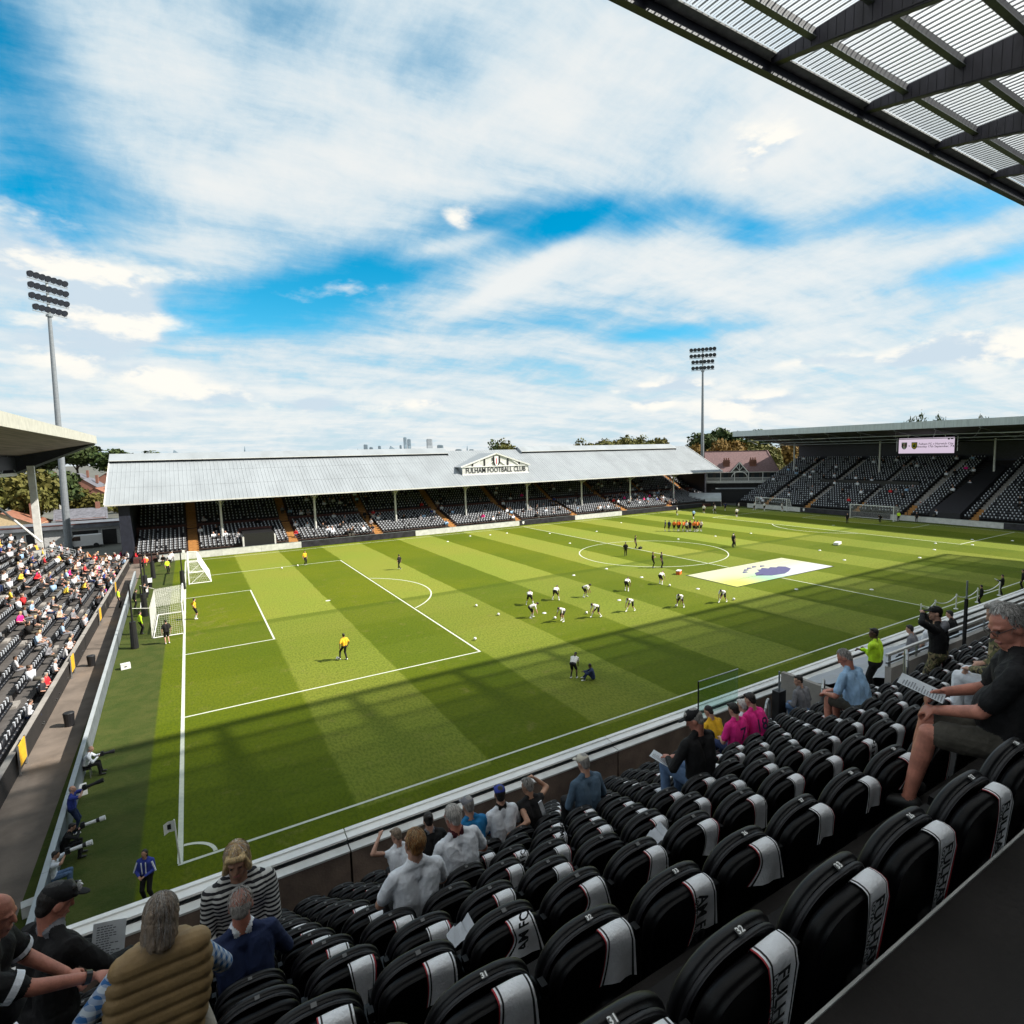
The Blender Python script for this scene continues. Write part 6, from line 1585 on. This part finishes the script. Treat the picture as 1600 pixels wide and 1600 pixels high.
f24 = sitter('F24', 'grey haired person with glasses, black shirt and khaki shorts reading, right edge', yaw=.42, voxel=.007, fingers=True, eyes=True, top='black', bottom='khaki', shorts=True, hair='crop', hairc='grey', hairn=1400, hairL=.035, skin='red', pel=(.05, .16, .56), lean=.10, head=(.55, .33, 0), H=1.80, belly=.035, hands=dict(R=(.19, .53, .73), L=(.03, .57, .66)), feet=dict(L=(-.08, .70, .10), R=(.14, .68, .10)), palm=dict(R=(-.7, 0, -.6), L=(.5, .0, -.7)))
b = MB(); hc, Rh_, s_ = f24['hc'], f24['Rh'], f24['s']; fr_m = M('spectacle_frame', (.02, .02, .02), .3)
for q in (-1, 1):
    c_ = V(q*.031, .102, .004); ring = [hc+Rh_@(c_+V(.024*math.cos(t), 0, .017*math.sin(t))) for t in np.linspace(0, 2*PI, 11)]; b.pipe(ring, .0022, fr_m, 5); b.pipe([hc+Rh_@V(q*.056, .100, .010), hc+Rh_@V(q*.078, .02, .016), hc+Rh_@V(q*.080, -.01, .005)], .0024, fr_m, 5)
b.pipe([hc+Rh_@V(-.007, .104, .006), hc+Rh_@V(.007, .104, .006)], .002, fr_m, 5)
b.obj('glasses', f24['obj'])
p24 = V(*seat_at('F24')); c24 = Rz(.42)@V(.10, .66, .755)
sheet('printed teamsheet held by the grey haired person with glasses', tuple(p24+c24), .30, .30, .20, .26)
sitter('F25', 'person in a camouflage jacket and white jeans hidden behind the grey haired reader', voxel=.010, top='camo', bottom='white', sleeve='long', hair='short', hairc='grey', lean=.25, head=(.2, .2, 0), feet=dict(L=(-.2, .62, .1), R=(.1, .62, .1)), hands=dict(L=(-.2, .5, .66), R=(.1, .5, .66)))
for i, (x, y, z, hc_, tp_) in enumerate(((19.6, -13.0, 6.1, 'brown', 'white'), (20.6, -12.8, 6.0, 'dark', 'black'), (21.6, -12.8, 6.0, 'dark', 'black'), (18.7, -13.0, 6.1, 'dark', 'grey'))):
    person('person seated low beyond the aisle wall at right, %s from the left' % ordn[[1, 2, 3, 0][i]], (x, y, z), .2, sit=True, top=tp_, bottom='black', hair='short', hairc=hc_, pel=(0, .2, .75), lean=.2, voxel=.014)

# ---- around the pitch edge
def prop(name, label, cat, loc, rot, parts):
    t = thing(name, label, cat, loc, rot)
    for pn_, b_ in parts: b_.obj(pn_, t)
    return t
def camera_prop(label, loc, yaw, L, white_lens=True, pitch=0.0):
    a = MB(); a.box(-.08, -.06, -.06, .08, .06, .07, black); a.box(-.03, -.05, .07, .03, .05, .11, black)
    l_ = MB(); m_ = shoe_w if white_lens else black; l_.tube((0, .06, 0), (0, L*.6, 0), .05, .055, m_, 12); l_.tube((0, L*.6, 0), (0, L*.75, 0), .065, .07, black, 12); l_.tube((0, L*.75, 0), (0, L, 0), .075, .08, m_, 12)
    t = prop('camera', label, 'camera', loc, yaw, (('body', a), ('lens', l_))); t.rotation_euler = (pitch, 0, yaw)
def stool(label, x, y):
    a = MB(); a.box(-.2, -.2, .38, .2, .2, .45, black); l_ = MB()
    for q in (-.16, .16):
        for w in (-.16, .16): l_.tube((q, w, 0), (q, w, .38), .018, .018, steel, 6)
    prop('stool', label, 'stool', (x, y, 0), 0, (('seat', a), ('leg_frame', l_)))
E90 = -PI/2
person('seated photographer in a blue and white top on the left track, farthest of four', (-3.35, 8.2, 0), E90, sit=True, top='white', bottom='black', sleeve='long', hair='bald', hairc='grey', lean=.35, pel=(0, .0, .52), feet=dict(R=(.15, .5, .1), L=(-.15, .5, .1)), hands=dict(R=(.1, .45, .8), L=(-.1, .5, .8)))
stool('black stool under the photographer in the blue and white top', -3.35, 8.2)
camera_prop('black long lensed camera held by the seated photographer on the left track', (-2.75, 8.1, .88), E90, .42, False)
person('standing photographer in a blue shirt with a long black lens on the left track', (-3.15, 3.9, 0), E90, sit=False, top='bluej', bottom='navy', sleeve='short', hair='bald', hairc='grey', lean=.05, hands=dict(R=(.08, .35, 1.52), L=(-.05, .45, 1.50)), shoe=shoe_w)
camera_prop('long black camera lens raised by the standing photographer in blue', (-2.75, 3.85, 1.58), E90, .55, False, .2)
person('crouching photographer in black near the corner flag', (-3.2, 2.3, 0), E90, sit=True, top='black', bottom='black', sleeve='long', hair='short', hairc='dark', lean=.4, pel=(0, 0, .45), feet=dict(R=(.15, .4, .1), L=(-.15, .4, .1)), hands=dict(R=(.1, .45, .95), L=(-.05, .5, .95)))
camera_prop('big white camera lens aimed by the crouching photographer', (-2.65, 2.25, 1.05), E90, .6, True, .1)
person('kneeling photographer in a white shirt with raised forearms near the corner', (-3.25, .7, 0), E90, sit=True, top='white', bottom='jeans', sleeve='short', hair='short', hairc='dark', skin='tan', lean=.2, pel=(0, 0, .5), feet=dict(R=(.15, .4, .1), L=(-.15, .4, .1)), hands=dict(R=(.1, .38, 1.12), L=(-.05, .45, 1.1)))
camera_prop('white camera lens of the kneeling photographer nearest the corner', (-2.8, .65, 1.2), E90, .6, True, .1)
for x, y, lab in ((-3.4, 6.8, 'white equipment case behind the seated photographer'), (-3.6, .1, 'pale open laptop case on the near left track'), (-3.1, 22.6, 'white folding stool on the left track beside black pole')):
    a = MB(); a.box(-.25, -.18, .0, .25, .18, .28, shoe_w); l_ = MB(); l_.box(-.25, -.18, .285, .25, .18, .33, offwhite); h_ = MB(); h_.box(-.06, -.21, .16, .06, -.18, .2, black)
    prop('equipment_case', lab, 'case', (x, y, 0), .2, (('box', a), ('lid', l_), ('handle', h_)))
f6 = person('steward in a blue and white tracksuit top standing below the parapet', (-.75, -1.35, 0), PI-.4, voxel=.014, sit=False, H=1.66, top='bluej', bottom='black', sleeve='long', hair='long', hairc='dark', skin='tan', hands=dict(R=(.08, .25, 1.0), L=(-.08, .26, 1.0)))
b = MB()
for q in (-1, 1): b.beam((q*.20, .06, 1.30), (q*.29, .09, 1.02), .035, .03, CL['white'], (0, 1, 0)); b.beam((q*.06, .125, 1.32), (q*.05, .13, .98), .02, .02, CL['white'], (0, 1, 0))
b.obj('white_stripe', f6['obj'])
def stand_p(label, x, y, yaw, top, bottom='black', z=0.0, **kw):
    kw.setdefault('voxel', .022); kw.setdefault('hair', 'short'); kw.setdefault('hairc', 'dark'); kw.setdefault('face', False)
    return person(label, (x, y, z), yaw, sit=False, top=top, bottom=bottom, **kw)
stand_p('steward in a yellow bib behind the black pole left of the goal net', -2.75, 30.7, -1.2, 'hiviz', sleeve='long')
stand_p('steward in a hi-vis bib standing far behind the left goal line', -1.7, 56.7, -2.4, 'hiviz')
stand_p('steward in a hi-vis vest on the walkway behind the left boards', -4.95, 41.5, -1.5, 'hiviz')
stand_p('photographer in black standing between the boards and left goal', -3.1, 42.6, -1.6, 'black', sleeve='short', hands=dict(R=(.1, .3, 1.4), L=(-.1, .3, 1.4)))
stand_p('camera operator in black leaning at the boards left of the goal', -3.75, 40.2, -1.3, 'black', lean=.3, sleeve='long')
stand_p('player in black standing beside the near post of the left goal', -1.0, 26.8, .3, 'black', 'black', shorts=True, shoe=shoe_w)
for i, (x, y) in enumerate(((-3.0, 38.5), (-3.2, 45.5), (-3.1, 50.5))):
    a = MB(); a.box(-.2, -1.2, .55, .2, 1.2, .62, shoe_w); l_ = MB()
    for w in (-1, 1): l_.box(-.18, w-.04, 0, .18, w+.04, .55, black)
    prop('bench', 'small white topped bench behind the left goal, %s from the camera' % ordn[i], 'bench', (x, y, 0), .05, (('seat', a), ('leg', l_)))

# ---- the teams warming up
kk = dict(shorts=True, sock=shoe_w, shoe=shoe_w)
gk = stand_p('goalkeeper in a yellow shirt and black leggings with a ball at his foot', 8.75, 15.95, .35, 'yellow', 'black', voxel=.018, sleeve='short', shoe=shoe_w, hands=dict(R=(.27, .05, .88), L=(-.30, .02, .92)), feet=dict(L=(-.22, .22, .14), R=(.10, -.05, .09)), skin='mid')
stand_p('goalkeeper in yellow standing on the far edge of the penalty box', 12.3, 52.2, -2.6, 'yellow', 'black', shoe=shoe_w)
stand_p('player in a yellow shirt and black shorts standing in the six yard box', .75, 32.9, -1.4, 'yellow', 'black', **kk, hands=dict(R=(.30, -.02, 1.02), L=(-.30, -.02, 1.02)))
stand_p('coach in black walking beyond the penalty arc', 20.7, 42.2, .5, 'black', 'black', feet=dict(R=(.1, .28, .10), L=(-.1, -.25, .14)), shoe=shoe_w)
def bend(label, x, y, yaw, v=0, **kw):
    fd = [dict(R=(.30, .05, .09), L=(-.30, .05, .09)), dict(R=(.20, .40, .09), L=(-.20, -.30, .10)), dict(R=(.18, -.10, .09), L=(-.18, .12, .09))][v]
    hd = [dict(R=(.12, .55, .30), L=(-.12, .55, .30)), dict(R=(.16, .62, .35), L=(.02, .68, .30)), dict(R=(.25, .45, .45), L=(-.22, .5, .40))][v]
    return stand_p(label, x, y, yaw, 'kit', 'black', lean=1.25, pel=(0, -.12, .86), head=(0, .35, 0), hands=hd, feet=fd, voxel=.02, **kk, **kw)
bend('bending player farthest left of the warm up, behind another in white', 24.9, 20.2, -.6, 0, skin='mid')
bend('bending player at the front left of the warm up, before another', 23.1, 16.9, -2.0, 2, skin='pale')
bend('bending player with arms reaching wide, second from left at the back', 27.5, 20.2, -.9, 0, skin='mid')
bend('bending player in front with a football beside his left boot', 24.6, 14.7, 1.9, 2, skin='tan')
bend('bending player at the middle back of the warm up group', 30.2, 19.6, -2.4, 2, skin='mid')
bend('player in a wide stride leaning over a ball in the middle', 27.3, 14.0, 1.7, 1, skin='pale')
bend('player in a wide stride touching his toe, right of the middle', 30.5, 13.7, 1.9, 1, skin='tan')
bend('bending player at back right of the stretching group', 34.5, 19.0, -1.0, 2, skin='mid')
bend('bending player nearest the printed banner corner at the back', 38.8, 19.1, -1.2, 2, skin='pale')
bend('bending player with a ball at his hands, second from right', 34.6, 12.3, 2.0, 0, skin='mid')
bend('bending player farthest right of the stretching group', 38.4, 11.2, 1.9, 1, skin='tan')
stand_p('player in a white top bending down to a seated staff member', 18.95, 5.15, -.9, 'kit', 'black', voxel=.016, lean=1.0, pel=(0, -.08, .88), head=(0, .3, 0), hands=dict(R=(.12, .55, .62), L=(-.08, .55, .62)), feet=dict(R=(.18, .05, .09), L=(-.14, -.05, .09)), skin='dark', shorts=True, sock=shoe_k, shoe=shoe_w)
person('staff member in dark tracksuit sitting on the grass by the bending player', (19.75, 4.35, 0), .9, sit=True, voxel=.016, face=False, top='navy', bottom='navy', sleeve='long', hair='crop', hairc='dark', skin='dark', pel=(0, 0, .16), lean=.25, feet=dict(R=(.2, .55, .08), L=(-.2, .5, .08)), hands=dict(R=(.1, .55, .45), L=(-.1, .5, .5)), shoe=shoe_w)
stand_p('coach in black walking inside the centre circle', 45.7, 32.5, -.7, 'black', 'black', feet=dict(R=(.1, .25, .1), L=(-.1, -.2, .12)))
stand_p('coach in black standing by the halfway line with a bag at his feet', 50.2, 35.9, -2.5, 'black', 'black')
stand_p('coach in a black bib with folded arms, left of a pair in the centre circle', 43.6, 25.4, -2.4, 'black', 'black', hands=dict(R=(-.1, .25, 1.2), L=(.1, .25, 1.18)), skin='pale', shoe=shoe_w)
stand_p('coach in black clothes, right of a pair in the centre circle', 44.3, 24.8, -2.6, 'black', 'black')
stand_p('white haired official in black walking beyond the centre circle, nearer one', 60.4, 28.6, -1.8, 'black', 'black', hairc='white')
stand_p('official in black walking beyond the centre circle, farther one', 61.2, 29.2, -1.5, 'black', 'black', hairc='dark', feet=dict(R=(.1, .28, .1), L=(-.1, -.2, .12)))
a = MB(); a.box(-.3, -.15, 0, .3, .15, .25, black); h_ = MB(); h_.pipe([(-.15, 0, .25), (-.1, 0, .36), (.1, 0, .36), (.15, 0, .25)], .02, black)
prop('kit_bag', 'black kit bag by the coach near the halfway line', 'bag', (50.5, 35.3, 0), .4, (('holdall', a), ('handle', h_)))
a = MB(); a.box(-.35, -.2, 0, .35, .2, .35, M('cool_box_orange', (.65, .14, .03), .5)); h_ = MB(); h_.box(-.36, -.21, .352, .36, .21, .42, shoe_w)
prop('cool_box', 'small orange box with white lid left of the printed banner', 'box', (43.4, 21.3, 0), .5, (('box', a), ('lid', h_)))
a = MB(); a.box(-.75, -.3, .05, .75, .3, .35, shoe_w); h_ = MB(); h_.box(-.7, -.26, 0, .7, .26, .05, black)
prop('low_frame', 'low white rebound frame on the grass beyond the banner', 'frame', (72.1, 21.6, 0), .3, (('frame', a), ('base', h_)))
gl = [(63.3, 46.3, 'navy'), (63.9, 45.6, 'navy'), (64.9, 45.0, 'orange'), (65.2, 44.2, 'orange'), (66.0, 44.4, 'orange'), (66.2, 43.3, 'orange'), (66.0, 42.0, 'kit'), (67.0, 43.2, 'orange'), (67.2, 42.2, 'black'), (67.9, 42.8, 'orange'), (67.5, 41.2, 'orange'), (68.4, 41.8, 'red'), (68.2, 40.8, 'orange'), (69.0, 41.4, 'orange'), (69.3, 40.6, 'kit')]
gl = [(66.5+(x-66.5)*.66, 43+(y-43)*.66, c_) for x, y, c_ in gl]
for i, (x, y, c_) in enumerate(gl):
    stand_p('player in the huddle of orange bibs beyond the centre circle, %s from the left' % ordn[i], x, y, random.uniform(-3, 3), c_, 'black', voxel=.03, group='players in the orange bib huddle', skin=random.choice(['pale', 'mid', 'tan']), **kk)
for i, (x, y, c_) in enumerate(((81.4, 59.7, 'kit'), (79.1, 53.2, 'pblue'), (87.5, 58.5, 'kit'), (89.0, 57.0, 'kit'), (86.9, 50.0, 'kit'), (94.1, 58.8, 'navy'), (96.0, 57.0, 'kit'), (99.0, 55.5, 'kit'), (99.6, 53.6, 'kit'), (101, 50.6, 'kit'), (92.5, 60.5, 'black'))):
    stand_p('far player warming up near the tunnel corner, %s from the left' % ordn[i], x, y, random.uniform(-3, 3), c_, 'black', voxel=.03, group='players near the far tunnel corner', feet=dict(R=(.12, .2*(i % 2), .1), L=(-.12, -.15, .1)), **kk)
stand_p('goalkeeper in black standing before the right-hand goal', 92.4, 32.2, 1.9, 'black', 'black', voxel=.03)
stand_p('goalkeeper in lime shirt beside the near post of the right goal', 100.4, 28.2, 1.6, 'hiviz', 'black', voxel=.03)
stand_p('player in black crouching before the right-hand goal', 97.7, 29.7, 1.4, 'black', 'black', voxel=.03, lean=.9, pel=(0, -.1, .75))
stand_p('person in black behind the right goal line near the dark boards', 101.4, 25.9, 1.6, 'black', 'black', voxel=.03)
stand_p('official in dark suit with papers on the near touchline, left of two', 58.6, -.95, .3, 'black', 'black', voxel=.02, sleeve='long', hands=dict(R=(.1, .35, 1.2), L=(-.1, .35, 1.2)))
stand_p('official in dark suit on the near touchline at the right edge', 62.2, -1.15, .2, 'black', 'black', voxel=.02, sleeve='long')
stand_p('person in black standing below the parapet by the rope barrier', 53.2, -1.5, .2, 'black', 'black', voxel=.02, sleeve='long')
sheet('white papers held by the dark suited official near the ropes', (58.5, -.55, 1.25), .3, .4)

# ---- crowds
ob_c = D.materials.new('cloth_shirt_by_person'); ob_c.use_nodes = True
k = G(ob_c.node_tree); k.put(ob_c.node_tree.nodes['Principled BSDF'].inputs['Base Color'], k.n('ShaderNodeObjectInfo').outputs['Color']); ob_c.node_tree.nodes['Principled BSDF'].inputs['Roughness'].default_value = .85
CL['ob'] = ob_c
protos = []
for i, (ln, hd, bt_, sk_, hc_) in enumerate(((.05, .2, 'black', 'pale', 'grey'), (.30, -.3, 'khaki', 'tan', 'brown'), (.15, .6, 'khaki', 'pale', 'blonde'), (.5, 0, 'black', 'red', 'white'), (.0, -.7, 'grey', 'mid', 'dark'), (.2, .1, 'navy', 'pale', 'brown'))):
    h = human(sit=True, lean=ln, head=(hd, .1, 0), top='ob', bottom=bt_, skin=sk_, hair='short', hairc=hc_, face=False, shorts=i in (2, 3), sleeve='short' if i % 2 == 0 else 'long')
    pr = h['prims']+[p for p in h['hair']]
    me = prim_mesh(pr); o = put('person', me); melt(o, pr, .032, 2); protos.append((o, me))
spal = [(.46, .46, .48)]*7+[(.02, .02, .025)]*9+[(.75, .02, .22)]+[(.55, .02, .03)]+[(.30, .42, .58)]*2+[(.20, .20, .22)]*3+[(.5, .36, .26)]*2+[(.02, .04, .2)]+[(.7, .5, .05)]
used = [False]*6
def spectator(x, y, z, yaw, label, group, colr=None):
    i = random.randrange(6); o, me = protos[i]
    if used[i]:
        o = put('person', me)
    used[i] = True
    o.location = (x, y, z); o.rotation_euler = (0, 0, yaw+random.uniform(-.5, .5))
    c_ = colr or random.choice(spal); o.color = tuple(c_)+(1,)
    o['label'] = label; o['category'] = 'person'; o['group'] = group
tone = lambda c_: 'pink' if c_[0] > .65 and c_[1] < .1 else 'red' if c_[0] > .5 and c_[1] < .1 else 'white' if c_[0] > .45 and c_[2] > .45 else 'black' if c_[0] < .03 and c_[2] < .1 else 'navy' if c_[2] > .15 and c_[0] < .1 else 'blue' if c_[2] > .5 else 'yellow' if c_[0] > .6 else 'tan' if c_[0] > .4 else 'grey'
taken = set(); n = 0
while n < 150:
    i = min(21, int(abs(random.gauss(0, 6)))); y = random.choice([random.uniform(38, 64), random.uniform(8, 64), random.uniform(44, 64)])
    if random.random() < .25: y = random.choice([20, 27, 33, 45])+random.gauss(0, 1.2)
    y = round(y/.48)*.48
    u, v, d = project((hrow[i][0], y, hrow[i][1]+.8))
    if (i, y) in taken or min(abs(y-a) for a in hal) < .55 or u < -90 or i > 14: continue
    taken.add((i, y)); n += 1; c_ = random.choice(spal)
    spectator(hrow[i][0]-.15, y, hrow[i][1], -PI/2, 'spectator in a %s top in the left stand, %s row up' % (tone(c_), ordn[i]), 'spectators in the left stand', c_)
for i in range(22):
    x, y = random.uniform(-10.5, -5.0), random.uniform(66.5, 72); c_ = random.choice([(.6, .02, .03), (.62, .62, .64), (.62, .62, .64), (.7, .03, .2), (.75, .2, .03), (.02, .02, .02)])
    if i >= 14: x, y = random.uniform(-4.3, -1), random.uniform(63, 66)
    spectator(x, y, .15 if i < 14 else .05, random.uniform(-3, 3), 'person in a %s top at the far left ramp' % tone(c_), 'people at the far left corner', c_)
tot = 0; taken = set()
while tot < 48:
    j = random.randrange(0, 12); y, z = rows[j]; x = round(random.choice([random.gauss(25, 8), random.gauss(60, 14), random.gauss(85, 8), random.uniform(0, 100)])*2)/2
    if x < -4 or x > 101 or (j, x) in taken or vom(x, y): continue
    taken.add((j, x)); tot += 1; c_ = random.choice(spal); spectator(x, y+.2, z, PI, 'spectator in a %s top seated in the long far stand' % tone(c_), 'spectators in the far stand', c_)
def blocky(c_, sk_, hr):
    b = MB(); b.box(-.2, .05, .45, .2, .30, 1.0, c_); b.box(-.29, .1, .55, -.2, .35, .95, c_); b.box(.2, .1, .55, .29, .35, .95, c_); b.box(-.18, .25, .42, .18, .65, .58, CL['khaki']); b.box(-.085, .09, 1.03, .085, .29, 1.28, sk_); b.box(-.09, .07, 1.16, .09, .27, 1.31, hr); b.box(-.05, .13, .99, .05, .24, 1.04, sk_)
    b.box(-.16, .6, .05, -.03, .72, .5, CL['khaki']); b.box(.03, .6, .05, .16, .72, .5, CL['khaki']); return b
kinds = [(CL['white'], SK['pale'], HC['brown']), (CL['black'], SK['tan'], HC['dark']), (CL['pink'], SK['pale'], HC['grey']), (CL['grey'], SK['red'], HC['white']), (CL['pblue'], SK['mid'], HC['dark']), (CL['red'], SK['pale'], HC['mouse'])]
def crowd(name, label, spots, yaw, w):
    vs, fs_, ms, mats, o_ = [], [], [], [], 0
    ki = RNG.choice(6, len(spots), p=w)
    for q in range(6):
        pp = np.array([s_ for s_, i in zip(spots, ki) if i == q])
        if not len(pp): continue
        b = blocky(*kinds[q]); v_, f_, m_ = spread(b, pp, yaw+RNG.uniform(-.4, .4, len(pp)))
        for m in b.mats:
            if m not in mats: mats.append(m)
        lut = np.array([mats.index(m) for m in b.mats]); vs.append(v_); fs_.append(f_+o_); ms.append(lut[m_]); o_ += len(v_)
    big(name, np.concatenate(vs), np.concatenate(fs_), mats, np.concatenate(ms), None, kind='stuff', label=label, category='crowd')
sp = []
for q in range(170):
    j = random.randrange(len(rows)); y, z = rows[j]; x = random.choice([random.uniform(0, 100), random.gauss(62, 14), random.gauss(88, 8), random.gauss(22, 8)]); x = round(x*2)/2
    if -4 < x < 101 and not vom(x, y) and (j, x) not in taken: taken.add((j, x)); sp.append((x, y+.2, z))
crowd('seated_crowd', 'scattered spectators sitting further back in the long far stand', sp, PI, [.46, .30, .02, .12, .08, .02])
sp = []
for q in range(210):
    i = random.randrange(len(prow)); x, z = prow[i]; y = random.uniform(-3, 15.5) if random.random() < .62 else random.uniform(23, 62)
    sp.append((x+.15, round(y*2)/2, z))
crowd('seated_crowd', 'scattered spectators sitting in the dark right-hand stand', sorted(set(sp)), PI/2, [.42, .30, .02, .14, .08, .04])
sp = []
for q in range(70):
    i = min(21, int(abs(random.gauss(3, 7)))); x, z = hrow[i]; y = random.choice([random.uniform(8, 64), random.uniform(40, 64), random.uniform(46, 64)]); y = round(y/.48)*.48
    if min(abs(y-a) for a in hal) > .55: sp.append((x-.15, y, z))
crowd('seated_crowd', 'further spectators scattered through the rows of the left stand', sorted(set(sp)), -PI/2, [.36, .40, .05, .09, .06, .04])
for i, (y, h_) in enumerate(((10.5, 1.0), (23.0, 1.0), (36.0, 1.0), (47.5, 1.1))):
    a = MB(); a.box(-.02, -.55, .35, .02, .55, 1.25, yellow); l_ = MB(); l_.box(-.03, -.6, 0, .03, -.56, 1.3, steel); l_.box(-.03, .56, 0, .03, .6, 1.3, steel)
    prop('gate_panel', 'yellow gate panel along the front of the left stand, %s from the camera' % ordn[i], 'gate', (-5.70, y, 0), 0, (('panel', a), ('post', l_)))
for i, (y, x) in enumerate(((14.6, -4.75), (24.5, -5.0))):
    a = MB(); a.tube((0, 0, 0), (0, 0, .65), .19, .23, black, 14); l_ = MB(); l_.tube((0, 0, .652), (0, 0, .69), .24, .20, black, 14)
    prop('litter_bin', 'black bin on the walkway behind the left boards, %s from the camera' % ordn[i], 'bin', (x, y, 0), 0, (('drum', a), ('lid', l_)))
finish()
# alike things are told apart by their order from left to right
same = {}
for o in COL.objects:
    if o.parent is None and o.get('label') and o.get('group'): same.setdefault((o['group'], o['label']), []).append(o)
bpy.context.view_layer.update()
for (g_, lab), os_ in same.items():
    if 1 < len(os_) <= 30 and len(lab.split()) <= 12:
        for i, o in enumerate(sorted(os_, key=lambda o: project(o.matrix_world.translation)[0])): o['label'] = '%s, %s from left' % (lab, ordn[i])
